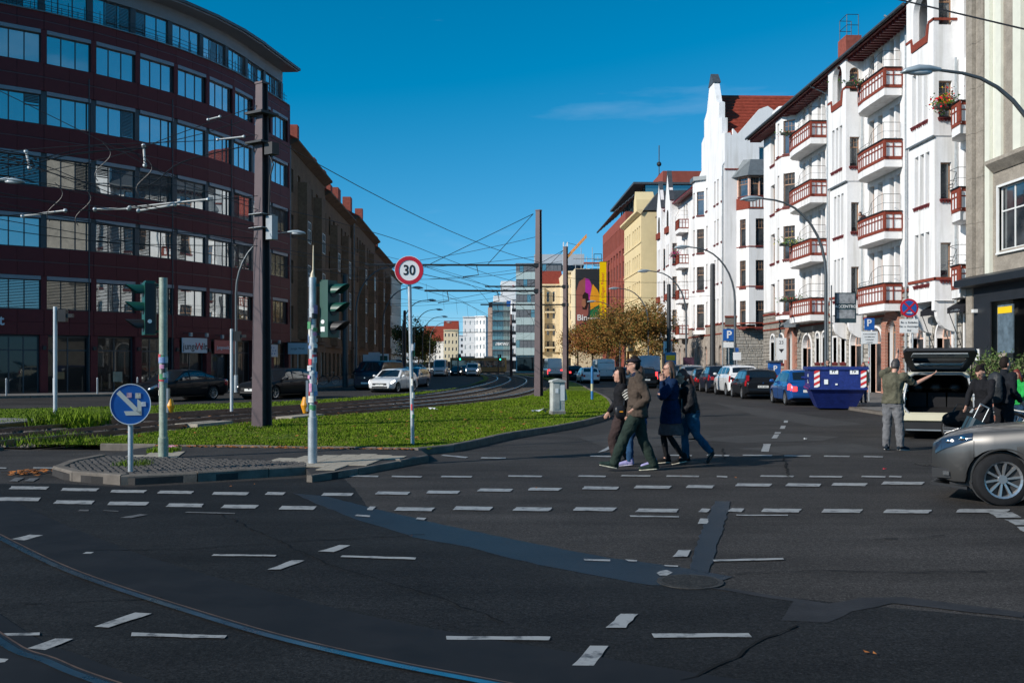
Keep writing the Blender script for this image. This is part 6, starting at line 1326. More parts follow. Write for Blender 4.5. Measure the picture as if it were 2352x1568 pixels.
def arrow(b):
    for pl, dy in (([(-.215,.165),(-.165,.215),(.12,-.07),(.07,-.12)],.006), ([(-.10,-.105),(-.07,-.17),(.17,-.17),(.17,-.105)],.0058), ([(.105,.08),(.105,-.12),(.168,-.1698),(.168,.03)],.0056)):
        b.extr([(p[0],-.083,1.06+p[1]) for p in pl][::-1], (0,dy,0))
part(bs, 'arrow', M('arrow_white', (.60,.58,.50), .5, var=.06), arrow, parent=sd)
for px_, pz_, w_, col in ((-.02,1.20,.038,(.5,.3,.35)),(.115,1.19,.042,(.55,.5,.4)),(.20,1.06,.034,(.6,.6,.62))): part(bs, 'sticker', M('stk%d' % int(pz_*100), col, .6, var=.5, scale=30), lambda b: b.box(px_-w_,-.0845,pz_-w_,px_+w_,-.0805,pz_+w_), parent=sd)
x, y = G(948,1020,.11); ss = thing('speed_limit_sign', 'round speed limit sign reading 30 on a stickered post in the lawn', 'traffic sign', (x, y, .1), R(3))
part(ss, 'post', _M['galv'], lambda b: b.tube([(0,0,0),(-.075,0,3.76)], .038, 14), 50); stickers(ss, .5, 2.1, .04, 14, 4)
sd = disc_sign(ss, 3.49, .29, -.06, None, _M['sign_white'])
part(ss, 'red_ring', _M['sign_red'], lambda b: [b.extr([(ro*math.cos(q)-.07*0,-.076,3.49+ro*math.sin(q)) for ro, q in ((.281,a),(.281,a2),(.205,a2),(.205,a))], (0,.006,0)) for a, a2 in ((2*math.pi*k/40, 2*math.pi*(k+1)/40) for k in range(40))], parent=sd)
lettering('30', .285, _M['sign_black'], sd, (0,-.07,3.485), bold=.018, depth=.003, sx=.86)
for o_ in ss.children:
    if o_.name.startswith('sign_disc'): o_.location.x -= .07
def signal_head(t, loc, rz, lens=3, lit=None, small=0):
    """traffic light head; local -y is where the lenses look"""
    c, s_ = math.cos(rz), math.sin(rz)
    TR = lambda p: (loc[0]+p[0]*c-p[1]*s_, loc[1]+p[0]*s_+p[1]*c, loc[2]+p[2])
    def add(name, mat, fn, par=None, sm=None):
        b = MB(); fn(b); b.v = [TR(p) for p in b.v]; return b.build(name, mat, par or t, sm)
    hb = add('signal_housing', _M['signal_green'], lambda b: (b.prism([(-.15,-.1),(.15,-.1),(.15,.06),(.10,.1),(-.10,.1),(-.15,.06)], -.45, .45), b.box(-.12,-.08,.45,.12,.08,.48)))
    for k in range(lens):
        z = .3-k*.3
        add('hood', _M['signal_green'] if k < 2 else _M['black'], lambda b: b.grid(lambda u, v: (.115*math.cos(math.pi*(1.18*u-.09)), -.1-.30*v*(.35+.65*math.sin(math.pi*min(1,max(0,u)))), z+.115*math.sin(math.pi*(1.18*u-.09))), 12, 1), hb)
        add('lens', lit if (lit and k == 2) else _M['black'], lambda b: b.disc((0,-.105,z),(0,1,0), .10, .01, 20), hb)
    add('side_plate', _M['black'], lambda b: b.box(.15,-.09,-.43,.156,.08,.43), hb); add('sticker', _M['sign_white'], lambda b: (b.disc((-.153,0,-.2),(1,0,0), .035, .004, 14), b.disc((.159,-.02,-.22),(1,0,0), .035, .004, 14)), hb); add('sticker', _M['sign_white'], lambda b: b.box(-.155,-.04,-.36,-.151,.04,-.28), hb)
    return hb
x, y = G(375,1050,.11); tl = thing('traffic_light', 'pale green traffic light pole with lamp head turned left away', 'traffic light', (x, y, .1), 0)
part(tl, 'pole', _M['pole_green'], lambda b: b.tube([(0,0,0),(0,0,.35),(0,0,.36),(0,0,3.10)], [.085,.085,.07,.07], 16), 40); stickers(tl, 1.1, 1.75, .072, 16, 2)
signal_head(tl, (-.27,.10,2.57), R(-62)); part(tl, 'bracket', _M['signal_green'], lambda b: (b.box(-.2,.06,2.96,0,.10,3.0), b.box(-.2,.06,2.16,0,.10,2.20)))
part(tl, 'push_box', _M['orange'], lambda b: b.tube([(.12,0,.78),(.125,0,.9),(.12,0,1.02)], [.035,.07,.035], 12)); part(tl, 'push_plate', _M['metal_grey'], lambda b: b.box(.065,-.05,.78,.1,.05,1.2))
x, y = G(718,1063,.11); t2 = thing('traffic_light', 'stickered traffic light pole with antenna and green head facing right', 'traffic light', (x, y, .1), 0)
part(t2, 'pole', _M['galv'], lambda b: b.tube([(0,0,0),(0,0,.75),(0,0,.76),(0,0,3.02)], [.075,.075,.06,.06], 16), 40); stickers(t2, .9, 2.5, .062, 34, 5)
part(t2, 'antenna', M('antenna_cream', (.6,.5,.33), .5), lambda b: b.tube([(0,0,3.02),(0,0,3.08),(.01,0,3.14),(.012,0,3.54)], [.04,.03,.014,.008], 8)); signal_head(t2, (.24,.10,2.50), R(62))
part(t2, 'bracket', _M['signal_green'], lambda b: (b.box(0,.04,2.88,.2,.08,2.92), b.box(0,.04,2.08,.2,.08,2.12))); part(t2, 'push_box', _M['orange'], lambda b: b.tube([(-.12,0,.82),(-.125,0,.95),(-.12,0,1.08)], [.035,.07,.035], 12)); part(t2, 'push_plate', _M['metal_grey'], lambda b: b.box(-.1,-.05,.85,-.06,.05,1.35))
for px, py, top, lab in ((127,970,705,'grey signal post seen from behind at the far left'),(532,945,755,'thin pale signal post left of the first mast')):
    x, y = G(px, py, .1); t = thing('signal_post', lab, 'signal post', (x, y, .09), 0, 'grey posts with small signals by the rails'); H_ = CAMH+(838-top)*y/F-.1
    part(t, 'post', M('post_pale', (.50,.52,.53), .5, .2, var=.12), lambda b: b.tube([(0,0,0),(0,0,H_)], .055, 12), 50); part(t, 'signal_box', _M['black'], lambda b: (b.box(.08,-.05,H_-.42,.30,.14,H_-.08), b.box(.30,-.02,H_-.30,.48,.1,H_-.2), b.box(.0,0,H_-.2,.1,.05,H_-.15)))
def gpost(label, px, py, H, r=.03, mat='galv', X=None):
    x, y = G(px, py, .12) if X is None else X; t = thing('sign_post', label, 'traffic sign', (x, y, .12), 0); part(t, 'post', _M[mat], lambda b: b.tube([(0,0,0),(0,0,H)], r, 10), 50); return t
p1 = gpost('parking sign with white text plate on the right pavement', 0, 0, 3.6, X=(16.9,43.0)); part(p1, 'sign_plate', _M['sign_blue'], lambda b: b.box(-.22,-.06,3.1,.22,-.03,3.62)); lettering('P', .42, _M['sign_white'], p1, (-.02,-.066,3.4), bold=.02); part(p1, 'text_plate', _M['sign_white'], lambda b: b.box(-.36,-.06,2.5,.36,-.03,3.05))
for k in range(4): strokes(p1, _M['txt_dark'], -.28+.05*k, .28-.05*k, 2.9-k*.12, 2.95-k*.12, -.061, 12, k)
stickers(p1, .8, 2.3, .032, 12, 9)
t = thing('no_stopping_sign', 'round red and blue no stopping sign over a white text plate', 'traffic sign', (18.3, 42.2, .12), 0); part(t, 'post', _M['galv'], lambda b: b.tube([(.18,0,0),(.18,0,4.2)], .035, 10), 50)
sd = part(t, 'sign_disc', _M['sign_red'], lambda b: b.disc((0,-.06,4.02),(0,1,0), .40, .02, 36)); part(t, 'blue_field', _M['sign_blue'], lambda b: b.disc((0,-.074,4.02),(0,1,0), .315, .012, 36), parent=sd); part(t, 'cross', _M['sign_red'], lambda b: (b.beam((-.23,-.083,3.79),(.23,-.083,4.25),.012,.075,up=(1,0,-1)), b.beam((-.23,-.085,4.25),(.23,-.085,3.79),.012,.075,up=(1,0,1))), parent=sd)
part(t, 'direction_arrow', _M['sign_white'], lambda b: b.extr([(-.12,-.09,3.80),(.06,-.09,3.80),(.06,-.09,3.77),(.13,-.09,3.815),(.06,-.09,3.86),(.06,-.09,3.83),(-.12,-.09,3.83)], (0,.004,0)), parent=sd); part(t, 'text_plate', _M['sign_white'], lambda b: b.box(-.4,-.06,2.95,.4,-.03,3.55)); [lettering(s_, .12, _M['txt_dark'], t, (0,-.064,3.4-k*.17)) for k, s_ in enumerate(('Be- u. Entladen','Ein- u. Aussteigen','frei'))]
t = gpost('parking sign on a tall post before the gabled house', 0, 0, 3.9, X=(16.6,66.5)); part(t, 'sign_plate', _M['sign_blue'], lambda b: b.box(-.4,-.06,3.2,.4,-.03,4.0)); lettering('P', .7, _M['sign_white'], t, (0,-.066,3.6), bold=.02); part(t, 'text_plate', _M['sign_white'], lambda b: b.box(-.38,-.06,2.75,.38,-.03,3.12))
t = gpost('small white notice plate on a lamp-like post before the gabled house', 0, 0, 2.5, X=(16.55,64.2)); part(t, 'text_plate', _M['sign_white'], lambda b: b.box(-.26,-.06,1.9,.26,-.03,2.4)); part(t, 'tag', _M['sign_blue'], lambda b: b.box(-.1,-.07,2.42,.1,-.03,2.7))
t = gpost('white house number sign on a post at the white house corner', 0, 0, 3.4, X=(18.6,62.8)); part(t, 'sign_plate', _M['sign_white'], lambda b: b.box(.1,-.05,1.9,.75,-.02,3.3)); lettering('23', .3, _M['txt_dark'], t, (.42,-.055,3.0)); part(t, 'emblem', _M['txt_dark'], lambda b: b.extr([(.25,-.055,2.6),(.6,-.055,2.6),(.42,-.055,2.35)], (0,.004,0)))
t = thing('parking_meter', 'dark blue parking ticket machine between the parked cars and the house', 'parking meter', (18.2, 61.5, .12), 0); part(t, 'cabinet', _M['sign_blue'], lambda b: b.box(-.35,-.2,0,.35,.2,1.75)); part(t, 'roof', _M['slate'], lambda b: b.box(-.45,-.3,1.75,.45,.3,1.85)); lettering('P', .5, _M['sign_white'], t, (0,-.206,1.35), bold=.02)
t = gpost('hanging estate agent board on the lamp post by the skip', 0, 0, 5.3, X=(16.3,46.0), mat='lamp_metal'); part(t, 'board', M('board_teal', (.03,.06,.07), .5, var=.3, scale=3), lambda b: b.box(.15,-.06,3.55,1.15,-.02,4.95)); lettering('ACCENTRO', .19, _M['sign_white'], t, (.65,-.066,4.3), bold=.01); part(t, 'picture', M('board_pic', (.25,.26,.27), .5, var=.6, scale=5), lambda b: (b.box(.22,-.07,4.45,1.08,-.061,4.9), b.box(.22,-.07,3.75,1.08,-.061,4.15)))
t = gpost('direction sign with curved arrow near the autumn trees', 0, 0, 3.6, X=(16.6,88.5)); part(t, 'sign_plate', _M['sign_white'], lambda b: b.box(-.4,-.05,2.6,.4,-.02,3.7)); part(t, 'arrow', _M['txt_dark'], lambda b: (b.box(-.25,-.06,2.8,-.17,-.052,3.0), b.box(-.25,-.06,2.95,.1,-.052,3.05), b.extr([(.1,-.06,2.88),(.3,-.06,3.0),(.1,-.06,3.12)], (0,.008,0))))
t = gpost('blue and yellow event poster on a lamp post near the white van', 0, 0, 2.8, X=(16.65,87.5)); part(t, 'poster', M('poster_blue', (.05,.22,.42), .6, var=.3, scale=3), lambda b: b.box(-.5,-.06,1.0,.5,-.03,2.7)); part(t, 'yellow_field', _M['sign_yellow'], lambda b: b.box(-.4,-.07,2.0,.4,-.061,2.45))
for X_, lab, c in (((16.8,80.6),'dark poster tied to the lamp post before the far balconies',(.06,.02,.04)),((-9.7,118.4),'dark blue poster on a left lamp post',(.04,.05,.12))):
    t = gpost(lab, 0, 0, 2.2, X=X_); part(t, 'poster', M('poster_'+lab[:6]+str(int(c[2]*100)), c, .6, var=.8, scale=3), lambda b: b.box(-.45,-.06,.9,.45,-.03,2.2))
for X_, lab, w_, h_, z_, m_ in (((-11,98),'pale shop sign standing on the left pavement',1.3,.8,2.6,'sign_pale'),((-11.2,104),'second pale shop sign on the left pavement',1.2,.9,2.9,'sign_pale'),((-10.9,110),'white and green shop sign on the left pavement',1.3,1.0,2.8,'sign_white'),((-10.6,122),'square pale sign before the last tenement',1.2,1.2,2.2,'sign_pale')):
    t = gpost(lab, 0, 0, z_, X=X_); part(t, 'board', _M[m_], lambda b: b.box(-w_/2,-.06,z_-h_,w_/2,-.02,z_)); 
    if 'green' in lab: part(t, 'green_field', _M['signal_green'], lambda b: b.box(-w_*.3,-.07,z_-h_*.8,w_*.4,-.061,z_-h_*.2))
# grey cabinet and blue post
x, y = G(1280,951,.11); t = thing('utility_cabinet', 'pale grey utility cabinet with paper stickers on the lawn edge', 'cabinet', (x, y, .1), R(12))
part(t, 'body', M('cab_grey', (.42,.43,.40), .7, var=.25, scale=4, var2=.1), lambda b: b.box(-.2,-.18,.12,.2,.18,1.05)); part(t, 'base', _M['concrete'], lambda b: b.box(-.22,-.2,0,.22,.2,.12)); part(t, 'lid', _M['cab_grey'], lambda b: b.extr([(-.24,-.22,1.05),(.24,-.22,1.05),(.22,-.22,1.10),(0,-.22,1.16),(-.22,-.22,1.10)], (0,.44,0))); part(t, 'door', _M['cab_grey'], lambda b: b.box(-.17,-.195,.18,.02,-.181,1.0))
part(t, 'sticker', _M['sign_white'], lambda b: (b.box(.05,-.19,.45,.19,-.182,.95), b.box(-.12,-.205,.7,-.02,-.197,.85), b.extr([(.205,-.15,.95),(.3,-.1,.5),(.205,.1,.35)], (.008,0,0))))
x, y = G(1360,918,.11); t = thing('blue_post', 'slim blue marker post at the lawn tip', 'post', (x, y, .1), 0); part(t, 'post', M('post_blue', (.03,.16,.36), .5, var=.2, scale=6), lambda b: b.tube([(0,0,0),(0,0,1.55)], .06, 12), 50); part(t, 'band', M('post_yel', (.55,.5,.3), .6), lambda b: b.tube([(0,0,.42),(0,0,.75)], .062, 12), 50)
# far traffic signals (green lit)
for x, y, lab in ((-3.6,150,'distant traffic light showing green left of the far mast'),(2.6,158,'distant traffic light showing green by the far mast')):
    t = thing('traffic_light', lab, 'traffic light', (x, y, 0), 0); part(t, 'pole', _M['mast_dark'], lambda b: b.tube([(0,0,0),(0,0,3.4)], .09, 8)); signal_head(t, (.3,-.1,2.9), 0, 3, M('lit_green', (.02,.6,.35), .4, var=0, emit=(.02,.9,.5), estr=6))
# bollards along the left pavement
x0 = None
bm_ = MB().tube([(0,0,0),(0,0,.85),(0,0,.9)], [.05,.05,.02], 8).mesh('bollard', _M['metal_grey'])
for k in range(11):
    a = -57+k*4.6; p = arcp(R1+3.9, a); o_ = mobj('bollard', bm_, None, (p[0], p[1], .12)); tag(o_, 'slim grey bollard before the red block, %s from the left' % 'first second third fourth fifth sixth seventh eighth ninth tenth eleventh'.split()[k], 'bollard', 'bollards before the red block')
# ---- trees
def tree(label, x, y, H, crown_r, cz, leafcols, n, seed, trunk_r=.16, bare=.0, name='street_tree', cat='tree', grp=None, z0=.1, leaf=.16):
    r_ = random.Random(seed); t = thing(name, label, cat, (x, y, z0), 0, grp); wood = M('bark', (.075,.055,.042), .9, var=.3, scale=8); b = MB(); tips = []
    b.tube([(0,0,0),(.05,.03,H*.25),(.02,-.04,H*.5),(.08,0,H*.72)], [trunk_r,trunk_r*.8,trunk_r*.6,trunk_r*.3], 9)
    for k in range(13):
        a = k*2.4+r_.uniform(-.3,.3); z = H*r_.uniform(.3,.62); L_ = crown_r*r_.uniform(.65,1.05); e = Vector((L_*math.cos(a), L_*math.sin(a), z+L_*r_.uniform(.35,1.0))); m = Vector((0,0,z)).lerp(e, .5)+Vector((0,0,.2))
        b.tube([(0,0,z), m, e], [trunk_r*.42,trunk_r*.26,.015], 6); tips.append(e)
        for q in range(7): u = r_.uniform(.4,.95); s0 = Vector((0,0,z)).lerp(e, u); s1 = s0+Vector((r_.uniform(-1,1),r_.uniform(-1,1),r_.uniform(-.1,.9)))*crown_r*.4; b.tube([s0, s1], [.03,.008], 4); tips.append(s1)
    b.build('trunk', wood, t, 60)
    cl = []
    for k in range(38):
        while True:
            v = Vector((r_.uniform(-1,1),r_.uniform(-1,1),r_.uniform(-1,1)))
            if .2 < v.length < 1: break
        cl.append(Vector((v.x*crown_r, v.y*crown_r, cz+v.z*(H-cz)*.92))); 
    cl += [tp for tp in tips]
    for ci, (c, fr) in enumerate(leafcols):
        mb = MB()
        for k in range(int(n*fr)):
            o = r_.choice(cl); g = crown_r*.17; p = o+Vector((r_.gauss(0,g),r_.gauss(0,g),r_.gauss(0,g*.8)))
            s = leaf*r_.uniform(.5,1.2); a = Vector((r_.uniform(-1,1),r_.uniform(-1,1),r_.uniform(-.2,1))).normalized(); u = a.orthogonal().normalized(); u = (Matrix.Rotation(r_.uniform(0,6.28), 3, a) @ u); w = a.cross(u)
            mb.face([p-u*s, p-w*s*.5, p+u*s, p+w*s*.5])
        mb.build('crown', M('leaf_%s' % '_'.join('%02d' % int(v*200) for v in c), c, .7, var=.35, scale=1.5), t)
    return t
AUT = [((.24,.09,.035),.5),((.26,.15,.03),.3),((.10,.10,.02),.2)]; AUT2 = [((.20,.11,.03),.45),((.24,.12,.03),.3),((.08,.09,.02),.25)]
for x, y, H, cr, co_, s, lab in ((17.2,101,8.6,2.4,AUT2,1,'nearest autumn tree by the lamp, with green and yellow leaves'),(17.0,118,9.8,2.9,AUT2,2,'second autumn tree, bare twigs rising from its top'),(16.9,133,9.0,2.8,AUT2,3,'third autumn tree in the row with yellowing crown'),(16.3,147,8.6,2.8,AUT,4,'fourth autumn tree, brown crown before the brick office'),(15.2,158,8.4,2.6,AUT,5,'fifth autumn tree, reddish brown, below the tarpaulin')):
    tree(lab, x, y, H, cr, H*.58, co_, 7500, s, grp='autumn street trees on the right', leaf=.145)
for x, y, H, cr, s, lab in ((-12.5,172,10,3.0,11,'dark leafy tree at the end of the tenement row'),(-12.0,188,9,3.0,12,'dark tree behind the left lamps'),(-12.5,215,8,3.0,13,'autumn tree by the distant left houses')):
    tree(lab, x, y, H, cr, H*.58, AUT2 if s > 12 else [((.035,.055,.012),.8),((.10,.07,.02),.3)], 3600, s, grp='trees at the end of the left row', leaf=.22)
# potted shrubs on the right pavement
GRN = [((.07,.11,.03),.6),((.13,.16,.06),.4)]
for x, y, H, cr, s, lab in ((13.95,26.2,2.3,.7,21,'tall evergreen shrub beside the dark shopfront'),(14.7,27.6,2.0,.7,22,'second evergreen shrub at the right edge'),(13.8,27.9,1.7,.5,23,'loose leafy shrub behind the open car')):
    t = tree(lab, x, y, H, cr, H*.62, GRN, 1500 if s < 23 else 450, s, .035, name='potted_shrub', cat='shrub', grp='potted shrubs on the right pavement', z0=.12, leaf=.055)
    part(t, 'pot', M('terracotta', (.32,.13,.09), .8, var=.15), lambda b: b.tube([(0,0,0),(0,0,.5),(0,0,.55)], [.22,.32,.3], 14), 40)
# ================================================================ VEHICLES
def paint(name, c, metal=.0, rough=.32):
    return M('paint_'+name, c, rough, metal, var=.05, scale=1.5, coat=.25 if max(c) < .04 else (.4 if 'near' in name else 1.0), spec=.1 if max(c) < .04 else .5)
glass('car_glass', (.008,.010,.012), .06, .01); glass('car_lamp', (.25,.27,.29), .25, .05)
M('car_trim', (.015,.015,.016), .5, var=.15); M('alloy', (.50,.50,.50), .3, .8, var=.1); M('chrome', (.7,.7,.7), .12, 1.0, var=0); M('plate', (.72,.72,.68), .5, var=.04)
M('tail_red', (.35,.008,.012), .2, var=.1, coat=1); M('tail_lit', (.7,.02,.02), .3, var=0, emit=(1,.05,.05), estr=2.5); M('head_lit', (.9,.9,.9), .2, var=0, emit=(1,.97,.95), estr=5.0)
_wm = {}
def wheel_mesh(r, w, spokes, key):
    k = (r, w, spokes)
    if k in _wm: return _wm[k]
    t = MB(); rr = r*.715; prof = [(rr,-w*.5),(r*.90,-w*.5),(r*.975,-w*.44),(r,-w*.25),(r,w*.25),(r*.975,w*.44),(r*.90,w*.5),(rr,w*.5)]; n = 28
    for i in range(n):
        a0, a1 = 2*math.pi*i/n, 2*math.pi*(i+1)/n
        for j in range(len(prof)-1):
            p, q = prof[j], prof[j+1]; t.face([(p[0]*math.cos(a0),p[1],p[0]*math.sin(a0)),(q[0]*math.cos(a0),q[1],q[0]*math.sin(a0)),(q[0]*math.cos(a1),q[1],q[0]*math.sin(a1)),(p[0]*math.cos(a1),p[1],p[0]*math.sin(a1))])
    t.weld(); d = MB()                                   # outer face is -y
    for i in range(n):
        a0, a1 = 2*math.pi*i/n, 2*math.pi*(i+1)/n
        for (ra, ya), (rb, yb) in (((rr*1.02,-w*.47),(rr*.90,-w*.42)),((rr*.90,-w*.42),(rr*.88,-w*.12))):
            d.face([(ra*math.cos(a0),ya,ra*math.sin(a0)),(rb*math.cos(a0),yb,rb*math.sin(a0)),(rb*math.cos(a1),yb,rb*math.sin(a1)),(ra*math.cos(a1),ya,ra*math.sin(a1))][::-1])
    for s in range(spokes):
        a = 2*math.pi*s/spokes+.15; ca, sa = math.cos(a), math.sin(a)
        P = lambda rad, off, y: (rad*ca-off*sa, y, rad*sa+off*ca)
        w0, w1 = r*.035, r*.045
        d.face([P(r*.10,-w0,-w*.34),P(rr*.95,-w1,-w*.42),P(rr*.95,w1,-w*.42),P(r*.10,w0,-w*.34)][::-1]); d.face([P(r*.10,-w0,-w*.34),P(rr*.95,-w1,-w*.42),P(rr*.95,-w1*1.1,-w*.2),P(r*.10,-w0,-w*.2)]); d.face([P(r*.10,w0,-w*.34),P(rr*.95,w1,-w*.42),P(rr*.95,w1*1.1,-w*.2),P(r*.10,w0,-w*.2)][::-1])
    d.disc((0,-w*.33,0),(0,1,0), r*.17, w*.12, 16)
    bk = MB().disc((0,-w*.08,0),(0,1,0), rr*.9, .02, 24)
    _wm[k] = (t.mesh('tyre', _M['rubber'], 35), d.mesh('rim', _M['alloy'], 30), bk.mesh('brake', _M['black'])); return _wm[k]
def lerp_tab(tab, x):
    if x <= tab[0][0]: return tab[0][1]
    for (a, u), (b, v) in zip(tab, tab[1:]):
        if x <= b: t = (x-a)/(b-a); return u+(v-u)*t
    return tab[-1][1]
def smooth_tab(tab, x, h=.09): return sum(lerp_tab(tab, x+h*k) for k in (-1,-.5,0,.5,1))/5
STY = {  # fractions of length (0 front .. 1 rear): cowl, screen top, roof end, rear glass base; heights
 'hatch': dict(cowl=.27, wt=.43, rt=.84, rb=.965, nose=.66, hood=.90, belt=.94, tail=.95, fo=.20, ro=.19, crown=.0),
 'wagon': dict(cowl=.28, wt=.42, rt=.90, rb=.985, nose=.64, hood=.88, belt=.93, tail=.97, fo=.19, ro=.21, crown=.0),
 'suv':   dict(cowl=.25, wt=.39, rt=.88, rb=.975, nose=.78, hood=1.05, belt=1.10, tail=1.12, fo=.19, ro=.19, crown=.0),
 'near':  dict(cowl=.27, wt=.43, rt=.84, rb=.965, nose=.75, hood=.94, belt=.97, tail=.98, fo=.185, ro=.19, crown=.0),
 'sedan': dict(cowl=.29, wt=.43, rt=.68, rb=.86, nose=.62, hood=.88, belt=.95, tail=1.0, fo=.17, ro=.22, crown=.0),
 'van':   dict(cowl=.13, wt=.24, rt=.965, rb=.995, nose=.95, hood=1.2, belt=1.25, tail=1.25, fo=.17, ro=.2, crown=.0),
}
def car(label, loc, heading, col, style='hatch', L_=4.3, W=1.78, H=1.48, wr=.315, spokes=5, group=None, lit=False, tail_lit=False, detail=1, name='parked_car', plate='', opts=()):
    """x forward, y left; heading = direction of travel in degrees from +X"""
    t = thing(name, label, 'car' if style != 'van' else 'van', (loc[0], loc[1], 0), R(heading), group); S = STY[style]; X = lambda f: L_/2-f*L_
    dz = wr-.315; hw = W/2; zs = .23+dz
    top = [(X(1.0),S['tail']*.80+dz),(X(.985),S['tail']*.97+dz),(X(.95),S['tail']+dz),(X(S['rb']-.04),S['tail']+dz),(X(.5),S['belt']+dz),(X(S['cowl']),S['hood']+.02+dz),(X(.10),S['nose']*.35+S['hood']*.65+dz),(X(.035),S['nose']+.05+dz),(X(.0),S['nose']-.06+dz)]
    wt_ = [(X(1.0),.80),(X(.985),.90),(X(.95),.955),(X(.85),.985),(X(.6),1.0),(X(.3),1.0),(X(.16),.985),(X(.08),.945),(X(.035),.88),(X(.01),.78),(X(0),.70)]
    if style == 'van': wt_ = [(X(1.0),.93),(X(.98),.97),(X(.9),1.0),(X(.2),1.0),(X(.06),.95),(X(.02),.85),(X(0),.75)]
    xw = [X(S['fo']), X(1-S['ro'])]; Ra = wr*1.16
    ztop = lambda x: smooth_tab(top, x, .05); wd = lambda x: hw*smooth_tab(wt_, x, .03)
    def bot(x):
        e = 0
        if x > X(.06): e = (x-X(.06))/(L_*.06)*.05
        if x < X(.94): e = (X(.94)-x)/(L_*.06)*.10
        return zs+e
    def sec(x):
        zt = ztop(x); w = wd(x); zb = bot(x); mid = zb+(zt-zb)*.52; arch = 0
        for c in xw:
            if abs(x-c) < Ra: arch = max(arch, wr*1.0+math.sqrt(Ra*Ra-(x-c)**2))
        bulge = 1.0
        pts = [(0,zb),(w*.86,zb),(w*.955,zb+.03),(w*.985,zb+.14),(w*1.0*bulge,mid),(w*.995,mid+(zt-mid)*.45),(w*.975,zt-.07),(w*.93,zt-.015),(w*.78,zt+.012),(w*.4,zt+.03),(0,zt+.035)]
        out = []
        for i, (yy, zz) in enumerate(pts):
            if arch and zz < arch and i >= 1: zz = min(arch, zt-.1); yy = max(yy, w*.955) if i > 1 else w*.93
            out.append((yy, zz))
        return out
    nst = 64 if detail > 1 else 40
    xs = sorted({X(i/nst) for i in range(nst+1)} | {X(.005),X(.012),X(.99)} | {c+s_*Ra*.999 for c in xw for s_ in (-1,1)} | {c+Ra*math.cos(k*math.pi/9) for c in xw for k in range(1,9)})
    mb = MB(); np_ = 11; secs = [sec(x) for x in xs]
    for sgn in (1,-1):
        b0 = len(mb.v)
        for x, s_ in zip(xs, secs): mb.v += [(x, sgn*p[0], p[1]) for p in s_]
        for i in range(len(xs)-1):
            for j in range(np_-1):
                q = (b0+i*np_+j, b0+i*np_+j+1, b0+(i+1)*np_+j+1, b0+(i+1)*np_+j); mb.f.append(q if sgn > 0 else q[::-1]); mb.m.append(1 if j < 1 or (j < 2 and 'clad' in opts) else 0)
    for i, fl in ((0,1),(len(xs)-1,0)):
        p = [(xs[i], y_, z_) for y_, z_ in secs[i]]+[(xs[i], -y_, z_) for y_, z_ in secs[i][-2:0:-1]]; mb.face(p if fl else p[::-1])
    mb.weld(.0005); pm = col; body = mb.build('body', [pm, _M['car_trim']], t, 38)
    ui = [0]
    # wheels
    tm, rm, bk = wheel_mesh(wr, .215, spokes, 0)
    for c in xw:
        for sgn in (1,-1):
            wo = thing.__wrapped__ if False else None
            wobj = mobj('wheel', tm, t, (c, sgn*(hw*.985-.115), wr), (0,0,0 if sgn < 0 else math.pi)); wobj.name = 'wheel'; mobj('rim', rm, wobj); mobj('brake_disc', bk, wobj)
    for c in xw: part(t, 'wheel_well', _M['black'], lambda b: b.tube([(c,-hw*.84,wr+.03),(c,hw*.84,wr+.03)], Ra*.995, 16))
    part(t, 'underbody', _M['black'], lambda b: b.box(X(.95),-hw*.8,.17+dz,X(.05),hw*.8,zs+.25))
    # greenhouse
    xc, xt, xr, xb = X(S['cowl']), X(S['wt']), X(S['rt']), X(S['rb'])
    roof = [(xb,ztop(xb)+.0),(xb+(xr-xb)*.15,ztop(xb)+(H-ztop(xb))*.22),(xr-.02,H-.09),(xr+.12,H-.035),(xr+(xt-xr)*.45,H),(xt-.25,H-.015),(xt,H-.07),(xc,ztop(xc)+.0)]
    zr = lambda x: smooth_tab(roof, x, .05); zb_ = lambda x: ztop(x)-.03
    def gsec(x):
        z1 = max(zr(x), zb_(x)+.012); z0 = zb_(x); k = (z1-z0)/(H-z0); wb = wd(x)*.945; wt2 = wb-(wb*.20 if style != 'van' else wb*.07)*k
        return [(wb,z0),(wb-(wb-wt2)*.5*.9,z0+(z1-z0)*.5),(wt2,z1-.045*k),(wt2*.9,z1-.008*k),(wt2*.5,z1+.02*k),(0,z1+.03*k)]
    gx = [xb+(xc-xb)*i/36 for i in range(37)]; g = MB(); gs = [gsec(x) for x in gx]
    for sgn in (1,-1):
        b0 = len(g.v)
        for x, s_ in zip(gx, gs): g.v += [(x, sgn*p[0], p[1]) for p in s_]
        for i in range(36):
            for j in range(5): q = (b0+i*6+j, b0+i*6+j+1, b0+(i+1)*6+j+1, b0+(i+1)*6+j); g.f.append(q if sgn > 0 else q[::-1]); g.m.append(0)
    g.weld(.0005); roofo = g.build('roof', pm, t, 45)
    def gpt(x, v): # v 0..1 up the side wall
        s_ = gsec(x); a, b, c = s_[0], s_[1], s_[2]
        return (a[0]+(b[0]-a[0])*v*2, a[1]+(b[1]-a[1])*v*2) if v < .5 else (b[0]+(c[0]-b[0])*(v-.5)*2, b[1]+(c[1]-b[1])*(v-.5)*2)
    if style == 'van' and 'panel' in opts: sw = [(xc-.25, xt-.35)]
    elif style in ('sedan',): sw = [(xc-.12, X(.485)),(X(.50),X(.69)),(X(.70),X(.80))]
    elif style in ('hatch','near'): sw = [(xc-.14, X(.505)),(X(.525),X(.735)),(X(.75),X(.86))]
    else: sw = [(xc-.12, X(.495)),(X(.515),X(.705)),(X(.725),X(.90))]
